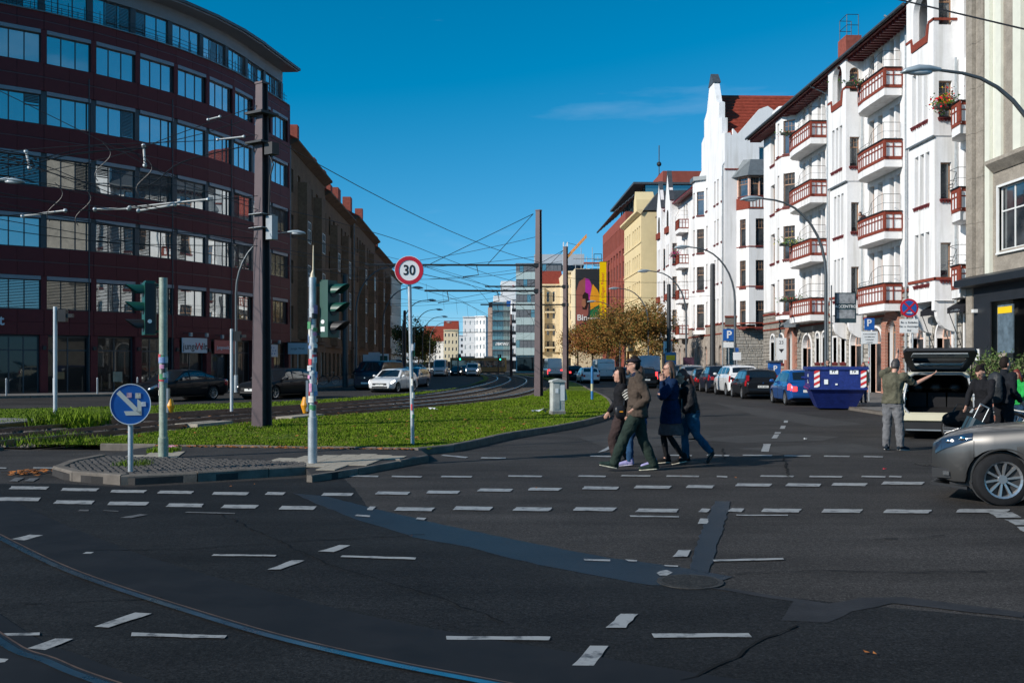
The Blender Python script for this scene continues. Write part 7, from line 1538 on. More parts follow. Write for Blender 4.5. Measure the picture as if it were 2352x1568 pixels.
    for x1, x0 in sw:
        for sgn in (1,-1):
            b = MB(); b.grid(lambda u, v: (x0+(x1-x0)*u, sgn*(gpt(x0+(x1-x0)*u, .16+.70*v)[0]+.006), gpt(x0+(x1-x0)*u, .16+.70*v)[1]), 8, 3, 0, sgn > 0); b.build('side_window', _M['car_glass'], roofo, 60)
    def scr(a, b_, nm, lo=.0, hi=1.0):
        def fn(u, v):
            x = a+(b_-a)*u; s_ = gsec(x); y = (v*2-1)*.93; wv = s_[3][0]; z = s_[5][1]-(s_[5][1]-s_[3][1])*y*y
            n = Vector((-(zr(x+.03)-zr(x-.03)), 0, .06)).normalized(); return (x+n.x*.008, y*wv, z+n.z*.008)
        b = MB(); b.grid(fn, 8, 8, 0, a > b_); return b.build(nm, _M['car_glass'], roofo, 60)
    scr(xc-.06, xt+.05, 'windscreen'); 
    if not ('panel' in opts): scr(xb+.10 if style != 'sedan' else xb+.05, xr-.06, 'rear_window')
    def bp(x, tt):
        s_ = sec(x); i = min(int(tt), len(s_)-2); f = tt-i; return (s_[i][0]+(s_[i+1][0]-s_[i][0])*f, s_[i][1]+(s_[i+1][1]-s_[i][1])*f)
    def patch(nm, mat, x0, x1, t0, t1, par=t, off=.006, sides=(1,-1), nu=8, nv=4, shape=None):
        for sgn in sides:
            def fn(u, v):
                x = x0+(x1-x0)*u; a, c = (t0, t1) if not shape else shape(u); tt = a+(c-a)*v; y_, z_ = bp(x, tt); y2, z2 = bp(x, min(10, tt+.05)); y3 = wd(x+.02)-wd(x-.02)
                n = Vector((-y3/.04, 1, 0)).normalized(); return (x+n.x*off, sgn*(y_+n.y*off), z_+off*.3)
            b = MB(); b.grid(fn, nu, nv, 0, (sgn > 0) == (x1 > x0)); b.build(nm, mat, par, 60)
    # lights, doors, trim
    for (x1, x0) in ((xc-.10, X(.50)),(X(.51),X(.705))) if not (style == 'van' and 'panel' in opts) else ((xc-.1, X(.42)),):
        for sgn in (1,-1):
            b = MB(); b.grid(lambda u, v: (x0+(x1-x0)*u, sgn*(bp(x0+(x1-x0)*u, 2.6+4.0*v)[0]+.004), bp(x0+(x1-x0)*u, 2.6+4.0*v)[1]), 6, 6, 0, sgn > 0); dr = b.build('door', pm, t, 60)
            y_, z_ = bp(x0+.2, 5.6); part(t, 'handle', pm, lambda b_: b_.box(x0+.08,sgn*(y_),z_-.012,x0+.25,sgn*(y_+.035),z_+.015), parent=dr)
    if not (style == 'van' and 'panel' in opts): [part(t, 'door_seam', _M['car_trim'], lambda b: b.tube([(x_, sgn*(bp(x_, tt)[0]+.002), bp(x_, tt)[1]) for tt in (2.2,3,4,5,6,7)], .006, 4)) for x_ in (X(.505),X(.708),xc-.09) for sgn in (1,-1)]
    patch('headlight', _M['head_lit'] if lit == 'full' else _M['car_lamp'], X(.018), X(.105), 5.0, 7.1, shape=(lambda u: (4.9+.5*u, 7.0-.3*(1-u)))); 
    if lit and detail < 2: [part(t, 'lamp_bulb', _M['head_lit'], lambda b: b.ball((X(.03), sgn*wd(X(.03))*.93, bp(X(.03), 6)[1]), (.03,.06,.025), 10)) for sgn in (1,-1)]
    tl = _M['tail_lit'] if tail_lit else _M['tail_red']
    if style in ('wagon','suv') :
        patch('tail_light', tl, X(.985), X(.955), 4.2, 6.8, off=.012, nu=4); part(t, 'tail_light', tl, lambda b: [b.box(X(.985)-.035,sgn*wd(X(.97))*.80,ztop(X(.97))-.05,X(.97),sgn*wd(X(.97))*.97,H*.80) for sgn in (1,-1)]) if style == 'wagon' else None
    else: patch('tail_light', tl, X(.992), X(.93), 4.3 if style != 'van' else 3.2, 6.9 if style != 'van' else 5.5, off=.010, nu=5)
    part(t, 'rear_lamp', tl, lambda b: [b.box(X(1.0)-.012,sgn*wd(X(1))*.72,ztop(X(.98))-.30,X(1.0)+.01,sgn*wd(X(1))*.995,ztop(X(.98))-.10) for sgn in (1,-1)]) if style != 'wagon' else None
    zp = (zs+ztop(X(.98)))*.5+.05
    part(t, 'number_plate', _M['plate'], lambda b: b.box(X(1.0)-.016,-.26,zp-.055,X(1.0)-.004,.26,zp+.055))
    if plate: lettering(plate, .10, _M['sign_black'], t, (X(1.0)-.019,0,zp), (R(90),0,R(-90)), depth=.001)
    if detail < 2: part(t, 'number_plate', _M['plate'], lambda b: b.box(X(0)+.004,-.26,.40+dz,X(0)+.016,.26,.51+dz))
    part(t, 'bumper', _M['car_trim'] if style in ('suv','van') else pm, lambda b: b.extr([(X(1)-.03,-wd(X(1))*.97,zs+.12),(X(1)-.05,-wd(X(1))*.97,zs+.2),(X(1)-.03,-wd(X(1))*.97,zs+.32),(X(1)+.1,-wd(X(1))*.97,zs+.34),(X(1)+.1,-wd(X(1))*.97,zs+.1)], (0,wd(X(1))*1.94,0)))
    part(t, 'grille', _M['car_trim'], lambda b: b.box(X(0)-.03,-wd(X(0))*.72,S['nose']-.20+dz,X(0)+.008,wd(X(0))*.72,S['nose']-.08+dz)); part(t, 'lower_grille', _M['car_trim'], lambda b: b.box(X(0)-.03,-wd(X(0))*.8,zs+.06,X(0)+.006,wd(X(0))*.8,zs+.16))
    part(t, 'emblem', _M['chrome'], lambda b: (b.disc((X(0)+.012,0,S['nose']-.14+dz),(1,0,0),.045,.01,16), b.disc((X(1)-.012,0,ztop(X(.98))-.12),(1,0,0),.04,.01,16)))
    for sgn in (1,-1): part(t, 'door_mirror', pm, lambda b: (b.ball((xc-.30,sgn*(wd(xc)*1.0+.10),zb_(xc)+.13),(.07,.11,.075),10), b.beam((xc-.28,sgn*wd(xc)*.9,zb_(xc)+.07),(xc-.29,sgn*(wd(xc)+.06),zb_(xc)+.10),.05)), 60)
    if style in ('wagon','suv'): part(t, 'roof_rail', _M['car_trim'], lambda b: [b.tube([(xr+.1,sgn*gsec(xr+.1)[3][0],H-.02),(xr+.3,sgn*gsec(xr+.3)[3][0],H+.045),(xt-.3,sgn*gsec(xt-.3)[3][0],H+.045),(xt-.15,sgn*gsec(xt-.15)[3][0],H-.02)], .018, 6) for sgn in (1,-1)])
    return t, dict(X=X, sec=sec, gsec=gsec, bp=bp, wd=wd, ztop=ztop, zr=zr, patch=patch, body=body, pm=pm)
PB = paint('black', (.010,.011,.013)); PW = paint('white', (.72,.72,.71), 0, .3); PBl = paint('blue', (.012,.085,.30), .3); PS = paint('silver', (.40,.41,.42), .6); PG = paint('grey', (.10,.105,.11), .5); PD = paint('darkblue', (.012,.018,.032), .3); PR = paint('red', (.22,.02,.02), .2)
PSV = paint('silver_near', (.075,.073,.070), .55, .38); PC = paint('cream', (.68,.63,.46), 0, .35)
gp = 'cars parked along the right kerb'; hd = 85.5
car('blue hatchback parked just behind the blue skip', (13.75,43.0), hd, PBl, 'hatch', 4.2, 1.75, 1.50, .31, 5, gp, tail_lit=True)
car('black estate car with tall red tail lights parked ahead of the blue hatchback', (14.0,50.9), hd, PB, 'wagon', 4.75, 1.82, 1.49, .32, 6, gp, plate='B AZ 6601')
car('white compact SUV parked with its front wheels turned', (14.35,55.9), hd+3, PW, 'suv', 4.5, 1.82, 1.68, .345, 5, gp, opts=('clad',))
car('dark blue SUV parked ahead of the white SUV', (14.6,61.4), hd, PD, 'suv', 4.5, 1.84, 1.66, .345, 5, gp)
car('small black hatchback parked between dark SUV and silver car', (14.8,66.2), hd, PB, 'hatch', 3.9, 1.68, 1.48, .30, 5, gp)
car('silver SUV with bright roof parked behind the pedestrians', (15.0,71.3), hd, PS, 'suv', 4.5, 1.84, 1.68, .34, 5, gp)
car('dark SUV farther along the right kerb', (15.2,77), hd, PG, 'suv', 4.6, 1.86, 1.72, .34, 5, gp)
car('large pale blue delivery van behind the man in the cap', (14.8,90), 90, paint('vanblue', (.33,.42,.50)), 'van', 5.9, 2.0, 2.55, .34, 5, gp, opts=('panel',), name='delivery_van')
car('dark estate with lit tail lamps driving away', (11.9,74), 90, PB, 'wagon', 4.7, 1.8, 1.5, .32, 5, None, tail_lit=True, name='moving_car'); 
car('white hatchback driving away left of the pedestrians', (9.9,93), 92, PW, 'hatch', 4.4, 1.8, 1.48, .31, 5, None, tail_lit=False, name='moving_car')
car('white camper van with dark rear window beyond the blue post', (12.9,106), 91, PW, 'van', 5.6, 2.0, 2.35, .33, 5, gp, name='camper_van')
for k, (c, s) in enumerate(((PS,'hatch'),(PG,'wagon'),(PW,'hatch'),(PB,'suv'))): car(['silver hatchback in the far right parking row','grey estate in the far right parking row','white hatchback in the far right parking row','black SUV in the far right parking row'][k], (14.4+k*.12,100+k*5.6+(6 if k > 1 else 0)), 90, c, s, 4.4, 1.78, 1.5 if s != 'suv' else 1.66, .31, 5, gp)
car('white panel van seen from behind beside the second mast', (9.3,131), 93, PW, 'van', 5.8, 2.0, 2.6, .34, 5, None, tail_lit=True, opts=('panel',), name='delivery_van')
car('black car ahead of the white hatchback', (10.3,112), 92, PB, 'suv', 4.6, 1.85, 1.62, .33, 5, None, tail_lit=True, name='moving_car')
# left carriageway, coming towards the viewer
car('black limousine driving left in front of the red block', (-14.6,48.2), 240, PB, 'sedan', 5.1, 1.92, 1.47, .345, 10, None, lit=True, name='moving_car')
car('black estate car driving left behind the first mast', (-10.4,51.2), 246, PB, 'wagon', 4.8, 1.88, 1.50, .34, 5, None, lit=True, name='moving_car')
car('white compact car with headlights on beside the speed limit post', (-5.6,63.2), 252, PW, 'hatch', 4.35, 1.80, 1.46, .32, 5, None, lit='full', name='moving_car')
car('dark blue van behind the white compact car', (-7.2,70), 253, PD, 'van', 5.0, 1.95, 1.98, .34, 5, None, name='moving_van')
car('blue grey car following the dark van', (-5.4,77), 256, paint('bluegrey', (.10,.17,.24), .3), 'wagon', 4.6, 1.8, 1.5, .32, 5, None, lit=True, name='moving_car')
gl = 'cars parked along the left kerb'
for k, (c, s, y, x, lab) in enumerate(((PG,'suv',84,-9.0,'dark SUV parked by the left pavement behind the motorbike'),(PS,'hatch',94,-8.9,'silver hatchback parked on the left'),(PB,'wagon',100.5,-8.8,'black estate parked on the left'),(PR,'hatch',107,-8.7,'dark red hatchback parked on the left'),(PG,'wagon',113.5,-8.6,'grey estate parked on the left'),(PB,'hatch',120,-8.6,'black hatchback parked far on the left'),(PS,'wagon',126.5,-8.6,'silver estate parked far on the left'),(PB,'suv',133,-8.6,'black SUV parked far on the left'),(PD,'hatch',140,-8.7,'dark blue hatchback parked far on the left'))): car(lab, (x,y), 268, c, s, 4.4, 1.8, 1.5 if s != 'suv' else 1.7, .32, 5, gl)
car('white delivery van coming along the left carriageway', (-6.2,150), 268, PW, 'van', 5.8, 2.0, 2.5, .34, 5, None, lit=True, opts=('panel',), name='delivery_van')
car('dark car with lit headlights in the distance', (-4.0,158), 266, PD, 'hatch', 4.4, 1.8, 1.5, .32, 5, None, lit='full', name='moving_car')
car('second dark car with lit headlights in the distance', (-2.6,163), 266, PG, 'suv', 4.5, 1.8, 1.65, .32, 5, None, lit='full', name='moving_car')
car('white people carrier with headlights on in the distance', (-1.3,152), 264, PW, 'van', 5.0, 1.95, 1.95, .33, 5, None, lit='full', name='moving_van')
# near silver car entering from the right
sv, K = car('silver hatchback entering from the right, front half in view', (7.84,11.83), 147, PSV, 'near', 4.26, 1.80, 1.46, .318, 10, None, lit=True, detail=2, name='moving_car')
X = K['X']
for o_ in [c for c in sv.children if c.name.startswith('wheel') and not c.name.startswith('wheel_well') and c.location.x > 0]: o_.rotation_euler.z += R(26)
for o_ in [c for c in sv.children if c.name.startswith(('headlight','grille','lower_grille'))]: bpy.data.objects.remove(o_)
K['patch']('headlight_cover', M('lamp_dark', (.02,.03,.05), .08, var=0, coat=1), X(.012), X(.115), 5.2, 7.0, K['body'], .010, (1,), 12, 6, lambda u: (4.75+.95*u, 7.0-.1*u))
part(sv, 'grille', _M['car_trim'], lambda b: b.box(X(0)-.03,-.5,.60,X(0)+.012,.5,.72)); part(sv, 'lower_grille', _M['car_trim'], lambda b: b.box(X(0)-.03,-.55,.28,X(0)+.010,.55,.42))
for xf_, rr_ in ((.05,.036),(.088,.042)): part(sv, 'lamp_lens', _M['chrome'], lambda b: b.ball((X(xf_),K['wd'](X(xf_))*.985,K['bp'](X(xf_),6.1)[1]),(rr_,.022,rr_*.8),14), 60)
part(sv, 'daytime_lamp', _M['head_lit'], lambda b: b.ball((X(.06),K['wd'](X(.06))*1.0+.004,K['bp'](X(.06),6.1)[1]),(.016,.01,.014),10), 60)
part(sv, 'fog_recess', _M['car_trim'], lambda b: b.box(X(.055),K['wd'](X(.035))*.93,.30,X(.004),K['wd'](X(.03))*1.035,.42)); part(sv, 'fog_lamp', _M['chrome'], lambda b: b.box(X(.052),K['wd'](X(.035))*1.035,.335,X(.035),K['wd'](X(.035))*1.045,.385))
K['patch']('air_intake', _M['car_trim'], X(.002), X(.05), 2.35, 3.0, K['body'], .008, (1,), 6, 2); K['patch']('bumper_seam', _M['car_trim'], X(.118), X(.1195), 3.2, 5.6, K['body'], .004, (1,), 1, 6); K['patch']('hood_seam', _M['car_trim'], X(.12), X(.27), 7.25, 7.31, K['body'], .004, (1,), 10, 1)
part(sv, 'front_lip', _M['car_trim'], lambda b: b.extr([(X(.10),-.8,.17),(X(-.006),-.62,.19),(X(-.006),.62,.19),(X(.10),.84,.17),(X(.10),.84,.20),(X(-.004),.60,.225),(X(-.004),-.60,.225),(X(.10),-.8,.20)][:4], (0,0,.035)))
part(sv, 'wheel_arch_lip', PSV, lambda b: b.tube([(X(.20)+.372*math.cos(a),K['wd'](X(.2))*.995,.318+.372*math.sin(a)) for a in (R(d) for d in range(-8,189,10))], .012, 5), 60)
# open-hatch car with dark load bay
oc_, K = car('cream small SUV standing with its tailgate raised', (11.15,24.25), 68, PC, 'suv', 4.15, 1.76, 1.58, .32, 5, None, name='open_car', opts=('clad',))
X = K['X']; xb0, zt0 = X(1.0), K['ztop'](X(.95))
for o_ in list(oc_.children):
    if o_.name.startswith(('number_plate','rear_lamp')): bpy.data.objects.remove(o_)
for o_ in [c for c in oc_.children if c.name.startswith('roof') and not c.name.startswith('roof_rail')]:
    for w_ in [c for c in o_.children if c.name.startswith('rear_window')]: bpy.data.objects.remove(w_)
for o_ in [c for c in oc_.children if c.name.startswith('emblem')]: bpy.data.objects.remove(o_)
BR = [(.57,-.055,.60),(.74,-.055,.72),(1.02,-.04,.70),(1.20,.03,.665),(1.40,.11,.60),(1.50,.15,.5)]
def cut(ob, test):
    bm = bmesh.new(); bm.from_mesh(ob.data); bmesh.ops.delete(bm, geom=[f for f in bm.faces if test(f.calc_center_median())], context='FACES'); bm.to_mesh(ob.data); bm.free()
cut(K['body'], lambda c: c.x < xb0+.45 and abs(c.y) < .68 and c.z > .55); [cut(o_, lambda c: c.x < xb0+.45 and abs(c.y) < .60 and c.z < 1.54) for o_ in oc_.children if o_.name.startswith('roof') and not o_.name.startswith('roof_rail')]
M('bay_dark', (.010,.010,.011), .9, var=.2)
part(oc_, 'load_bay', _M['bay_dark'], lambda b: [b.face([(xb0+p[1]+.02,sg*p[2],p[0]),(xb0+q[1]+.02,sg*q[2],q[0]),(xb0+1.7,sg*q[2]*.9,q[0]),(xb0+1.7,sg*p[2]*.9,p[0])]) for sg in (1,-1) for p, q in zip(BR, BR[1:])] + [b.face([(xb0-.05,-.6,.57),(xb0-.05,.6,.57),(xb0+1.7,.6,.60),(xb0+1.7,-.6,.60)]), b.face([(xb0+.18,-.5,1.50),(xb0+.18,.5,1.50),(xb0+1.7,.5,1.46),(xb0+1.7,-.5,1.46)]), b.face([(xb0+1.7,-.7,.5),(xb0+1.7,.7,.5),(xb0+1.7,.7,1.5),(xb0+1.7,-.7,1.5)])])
for sy in (-.42,0,.42): part(oc_, 'seat_back', M('seat_cloth', (.022,.022,.024), .9, var=.2), lambda b: b.extr([(xb0+.80,sy-.20,.58),(xb0+.80,sy+.20,.58),(xb0+.72,sy+.19,1.06),(xb0+.72,sy-.19,1.06)], (.14,0,0)))
part(oc_, 'hatch_frame', paint('hatch_grey', (.32,.33,.33)), lambda b: b.tube([(xb0-.06,-.60,.56),(xb0-.06,.60,.56),(xb0-.06,.74,.74),(xb0-.03,.725,1.02),(xb0+.15,.63,1.41),(xb0+.17,.5,1.50),(xb0+.17,-.5,1.50),(xb0+.15,-.63,1.41),(xb0-.03,-.725,1.02),(xb0-.06,-.74,.74),(xb0-.06,-.60,.56)], .035, 6), 60)
for sy in (-.4,.02,.42): part(oc_, 'headrest', _M['black'], lambda b: b.ball((xb0+.76,sy,1.17),(.06,.13,.10),12), 60)
part(oc_, 'rear_bumper', PC, lambda b: b.extr([(xb0-.05,-.84,.40),(xb0-.13,-.84,.44),(xb0-.13,-.84,.58),(xb0-.05,-.84,.62),(xb0+.05,-.84,.62),(xb0+.05,-.84,.40)], (0,1.68,0))); part(oc_, 'bumper_skirt', _M['car_trim'], lambda b: b.box(xb0-.115,-.84,.20,xb0+.02,.84,.398))
part(oc_, 'exhaust_strip', _M['metal_grey'], lambda b: b.box(xb0-.12,-.7,.21,xb0-.118,.7,.24))
# raised tailgate: hinged at the roof edge, tilting up and back
hz = Vector((xb0+.30, 0, 1.60)); TG = lambda a, y_, n=0: (hz.x-a*math.cos(R(27))-n*math.sin(R(27)), y_, hz.z+a*math.sin(R(27))-n*math.cos(R(27)))
def frame_(b):
    outer = [(0,.56),(.12,.60),(.55,.72),(.92,.76),(1.05,.70),(1.05,-.70),(.92,-.76),(.55,-.72),(.12,-.60),(0,-.56)]; inner = [(.14,.46),(.2,.50),(.5,.56),(.62,.58),(.70,.5),(.70,-.5),(.62,-.58),(.5,-.56),(.2,-.50),(.14,-.46)]
    for k in range(10):
        j = (k+1) % 10
        for n0, fl in ((0,1),(.07,0)):
            q = [TG(*outer[k],n0),TG(*outer[j],n0),TG(*inner[j],n0),TG(*inner[k],n0)]; b.face(q if fl else q[::-1])
        b.face([TG(*outer[k],0),TG(*outer[j],0),TG(*outer[j],.07),TG(*outer[k],.07)][::-1]); b.face([TG(*inner[k],0),TG(*inner[j],0),TG(*inner[j],.07),TG(*inner[k],.07)])
tg = part(oc_, 'tailgate', [_M['car_trim']], frame_); part(oc_, 'tailgate_skin', PC, lambda b: b.face([TG(.70,.66,-.01),TG(1.04,.70,-.01),TG(1.04,-.70,-.01),TG(.70,-.66,-.01)]), parent=tg)
part(oc_, 'tailgate_lining', M('lining', (.30,.32,.33), .6), lambda b: b.extr([TG(.78,.60,.075),TG(1.0,.56,.10),TG(1.0,-.56,.10),TG(.78,-.60,.075)], (0,0,-.02)), parent=tg); part(oc_, 'latch', _M['black'], lambda b: (b.box(*[v for p in (TG(.93,-.08,.13),TG(.85,.06,.11)) for v in p]), b.box(*[v for p in (TG(.93,-.30,.13),TG(.87,-.16,.115)) for v in p])), parent=tg)
tgw = glass('tailgate_glass', (.05,.055,.05), .06); part(oc_, 'tailgate_window', tgw, lambda b: b.face([TG(.16,.47,.03),TG(.52,.56,.03),TG(.68,.5,.03),TG(.68,-.5,.03),TG(.52,-.56,.03),TG(.16,-.47,.03)]), parent=tg)
part(oc_, 'gas_strut', _M['car_trim'], lambda b: [b.tube([(xb0+.12,s_*.66,1.28), TG(.62,s_*.68,.05)], .014, 6) for s_ in (1,-1)])
# ---- blue skip
M('skip_blue', (.010,.024,.15), .45, var=.25, scale=5, var2=.15, scale2=20); M('red_tape', (.55,.03,.03), .5, var=.1)
sk = thing('waste_skip', 'blue steel waste skip with red and white warning stripes at the kerb', 'skip', (13.75, 38.5, 0), R(-15))
def skip(b):
    tw, bw_, zt, zm = 1.02, .68, 1.58, .82; tl, bl = 1.75, 1.15
    A = [(-tw,-tl,zt),(tw,-tl,zt),(tw,tl,zt),(-tw,tl,zt)]; Bm = [(-tw*.985,-tl*.99,zm),(tw*.985,-tl*.99,zm),(tw*.985,tl*.99,zm),(-tw*.985,tl*.99,zm)]; C_ = [(-bw_,-bl,.06),(bw_,-bl,.06),(bw_,bl,.06),(-bw_,bl,.06)]
    for u, v in ((Bm, A),(C_, Bm)):
        for k in range(4): j = (k+1)%4; b.face([u[k],u[j],v[j],v[k]])
    b.face(C_[::-1])
part(sk, 'tub', _M['skip_blue'], skip); part(sk, 'rim', _M['skip_blue'], lambda b: (b.box(-1.08,-1.81,1.52,1.08,-1.70,1.64), b.box(-1.08,1.70,1.52,1.08,1.81,1.64), b.box(-1.08,-1.70,1.52,-.97,1.70,1.64), b.box(.97,-1.70,1.52,1.08,1.70,1.64))); part(sk, 'lid', _M['skip_blue'], lambda b: b.box(-1.0,-1.7,1.60,1.0,1.7,1.63))
part(sk, 'waist_rib', _M['skip_blue'], lambda b: (b.box(-1.06,-1.78,.78,1.06,-1.70,.86), b.box(-1.06,-1.70,.78,-.98,1.7,.86)))
for x0 in (-.86,.80):
    for k in range(6): part(sk, 'warning_stripe', _M['red_tape'] if k % 2 else _M['sign_white'], lambda b: b.extr([(x0,-1.772,.86+k*.11-.06),(x0+.2,-1.772,.86+k*.11+.05),(x0+.2,-1.772,.86+k*.11+.16),(x0,-1.772,.86+k*.11+.05)], (0,.006,0)))
for x0, z0, w_, h_ in ((-.3,1.36,.3,.2),(.42,1.36,.3,.2),(-.5,.98,.14,.18),(-.1,.95,.08,.06)): part(sk, 'label_plate', _M['sign_white'], lambda b: b.box(x0,-1.776,z0,x0+w_,-1.768,z0+h_))
strokes(sk, _M['sign_black'], -.22, -.06, 1.41, 1.52, -1.777, 2, 5); strokes(sk, _M['sign_black'], .50, .64, 1.41, 1.52, -1.777, 2, 6)
part(sk, 'side_label', _M['sign_white'], lambda b: b.box(-1.03,-.9,1.0,-1.018,-.6,1.35)); part(sk, 'lifting_lug', _M['skip_blue'], lambda b: [b.tube([(-1.0,y_,1.2),(-1.18,y_,1.2)], .05, 10) for y_ in (-1.0,1.0)])
# ---- motorbike and bicycles
def bicycle(label, loc, rz, col, lean=0.0, grp='bicycles on the right pavement'):
    t = thing('bicycle', label, 'bicycle', loc, rz, grp); t.rotation_euler = (lean, 0, rz); fm = M('bike_'+col[0], col[1], .4, .3, var=.1); r = .34
    for x in (-.52,.52):
        w = part(t, 'wheel', _M['rubber'], lambda b: b.tube([(x+r*math.cos(a),0,r+r*math.sin(a)) for a in (2*math.pi*k/28 for k in range(29))], .017, 6, 0, False), 60)
        part(t, 'rim', _M['alloy'], lambda b: b.tube([(x+(r-.025)*math.cos(a),0,r+(r-.025)*math.sin(a)) for a in (2*math.pi*k/28 for k in range(29))], .011, 5, 0, False), parent=w); part(t, 'spokes', _M['alloy'], lambda b: [b.tube([(x,.0,r),(x+(r-.03)*math.cos(a),0,r+(r-.03)*math.sin(a))], .0025, 3) for a in (2*math.pi*k/16 for k in range(16))], parent=w)
        part(t, 'mudguard', fm, lambda b: b.tube([(x+(r+.03)*math.cos(a),0,r+(r+.03)*math.sin(a)) for a in (R(d) for d in range(20,165,12))], (.004 if False else .012), 4, 0, False))
    part(t, 'frame', fm, lambda b: (b.tube([(-.52,0,r),(-.05,0,.28)],.013,6), b.tube([(-.05,0,.28),(-.16,0,.82)],.016,6), b.tube([(-.05,0,.28),(.36,0,.72)],.018,6), b.tube([(-.14,0,.72),(.34,0,.80)],.015,6), b.tube([(-.52,0,r),(-.14,0,.72)],.011,6), b.tube([(.34,0,.86),(.40,0,.62),(.52,0,r)],.015,6)), 60)
    part(t, 'saddle', _M['black'], lambda b: b.ball((-.19,0,.92),(.14,.08,.035),10)); part(t, 'seat_post', _M['galv'], lambda b: b.tube([(-.16,0,.80),(-.18,0,.92)],.012,6)); part(t, 'handlebar', _M['galv'], lambda b: (b.tube([(.22,-.28,1.0),(.34,-.12,1.02),(.34,.12,1.02),(.22,.28,1.0)],.011,6), b.tube([(.34,0,.84),(.34,0,1.02)],.012,6))); part(t, 'crank', _M['black'], lambda b: (b.disc((-.05,0,.28),(0,1,0),.09,.01,18), b.box(-.06,.03,.12,-.03,.05,.28), b.box(-.07,-.05,.28,-.04,-.03,.44))); part(t, 'carrier', _M['iron_dark'], lambda b: (b.box(-.78,-.06,.74,-.3,.06,.755), b.tube([(-.7,.05,.74),(-.52,.05,r)],.006,4)))
    return t
bicycle('pale bicycle with bright wheels at the right edge of the frame', (11.15,20.3,0), R(140), ('white',(.55,.55,.52)), R(4)); bicycle('dark bicycle behind the man with the rucksack', (10.75,20.95,0), R(150), ('dark',(.03,.035,.04)), R(-5)); bicycle('blue bicycle leaning farther back at the right edge', (11.9,21.6,0), R(150), ('blue',(.03,.08,.2)), R(6))
bicycle('dark bicycle parked on the left pavement by the tenements', (-12.2,80,.12), R(30), ('dark2',(.03,.03,.03)), R(4), 'bicycles on the left pavement'); bicycle('yellow rental bicycle beside the ticket machine', (18.9,60.5,.12), R(10), ('yellow',(.6,.42,.02)), R(3), 'rental bicycles by the white house'); bicycle('second yellow rental bicycle before the brick plinth', (19.8,59.5,.12), R(14), ('yellow',(.6,.42,.02)), R(3), 'rental bicycles by the white house')
mbk = thing('motor_scooter', 'scooter with lit headlamp waiting before the dark pole', 'scooter', (-9.1,73.5,0), R(-100))
for x in (-.6,.6): part(mbk, 'wheel', _M['rubber'], lambda b: b.tube([(x+.22*math.cos(a),0,.25+.22*math.sin(a)) for a in (2*math.pi*k/20 for k in range(21))], .05, 8, 0, False), 60)
part(mbk, 'body', PB, lambda b: (b.ball((-.35,0,.6),(.5,.18,.22),12), b.ball((.45,0,.7),(.16,.2,.42),12), b.box(-.3,-.16,.3,.5,.16,.38)), 60); part(mbk, 'seat', _M['black'], lambda b: b.ball((-.3,0,.82),(.42,.15,.07),10), 60); part(mbk, 'handlebar', _M['black'], lambda b: b.tube([(.35,-.34,1.08),(.45,0,1.02),(.35,.34,1.08)], .02, 6)); part(mbk, 'headlamp', _M['head_lit'], lambda b: b.ball((.60,0,.88),(.04,.08,.06),10), 60)
# ================================================================ PEOPLE
M('hair_dark', (.016,.011,.009), .75, var=.3, scale=30); M('hair_brown', (.09,.05,.03), .45, var=.35, scale=30); M('hair_red', (.16,.028,.014), .45, var=.35, scale=30); M('hair_grey', (.05,.043,.04), .5, var=.3, scale=30)
fold_tx = bpy.data.textures.new('folds', 'CLOUDS'); fold_tx.noise_scale = .11; fold_tx.noise_depth = 2
def organic(mb, name, mat, parent, voxel=.013, smooth=4, fold=0.0):
    o = mb.build(name, mat, parent); m = o.modifiers.new('skin', 'REMESH'); m.mode = 'VOXEL'; m.voxel_size = voxel; m.use_smooth_shade = True
    s = o.modifiers.new('soften', 'SMOOTH'); s.factor = .5; s.iterations = smooth
    if fold: d = o.modifiers.new('folds', 'DISPLACE'); d.texture = fold_tx; d.strength = fold; d.mid_level = .5; d.texture_coords = 'LOCAL'
    return o
V = Vector
def limb(mb, pts, rs, up=None, n=14, flat=False):
    pts = [V(p) for p in pts]; d0 = (pts[1]-pts[0]).normalized(); d1 = (pts[-1]-pts[-2]).normalized()
    g = lambda r, k: (r[0]*k, r[1]*k) if isinstance(r, tuple) else r*k
    m0 = min(rs[0]) if isinstance(rs[0], tuple) else rs[0]; m1 = min(rs[-1]) if isinstance(rs[-1], tuple) else rs[-1]
    if flat: mb.tube(pts+[pts[-1]+d1*m1*.5, pts[-1]+d1*m1*.8], list(rs)+[g(rs[-1],.82), g(rs[-1],.45)], n, up=up); return
    P = [pts[0]-d0*m0*.8, pts[0]-d0*m0*.5]+pts+[pts[-1]+d1*m1*.5, pts[-1]+d1*m1*.8]; RS = [g(rs[0],.45), g(rs[0],.82)]+list(rs)+[g(rs[-1],.82), g(rs[-1],.45)]
    mb.tube(P, RS, n, up=up)
def hand(mb, w, d, side, curl=.5, k=1.0):
    w, d, side = V(w), V(d).normalized(), V(side).normalized(); nrm = d.cross(side).normalized()
    limb(mb, [w, w+d*.045*k, w+d*.09*k], [(.026*k,.017*k),(.040*k,.017*k),(.040*k,.014*k)], up=side, n=10)
    for i, (off, ln) in enumerate(((-.030,.062),(-.010,.072),(.010,.068),(.029,.052))):
        b = w+d*.085*k+side*off*k; m = b+d*ln*.5*k+nrm*curl*.012*k; e = m+(d*(1-curl)+nrm*curl).normalized()*ln*.6*k; limb(mb, [b, m, e], [.0095*k,.009*k,.0075*k], n=7)
    b = w+d*.03*k-side*.032*k; limb(mb, [b, b+(d*.6-side*.8).normalized()*.035*k, b+(d*.9-side*.5).normalized()*.065*k], [.012*k,.0105*k,.0085*k], n=7)
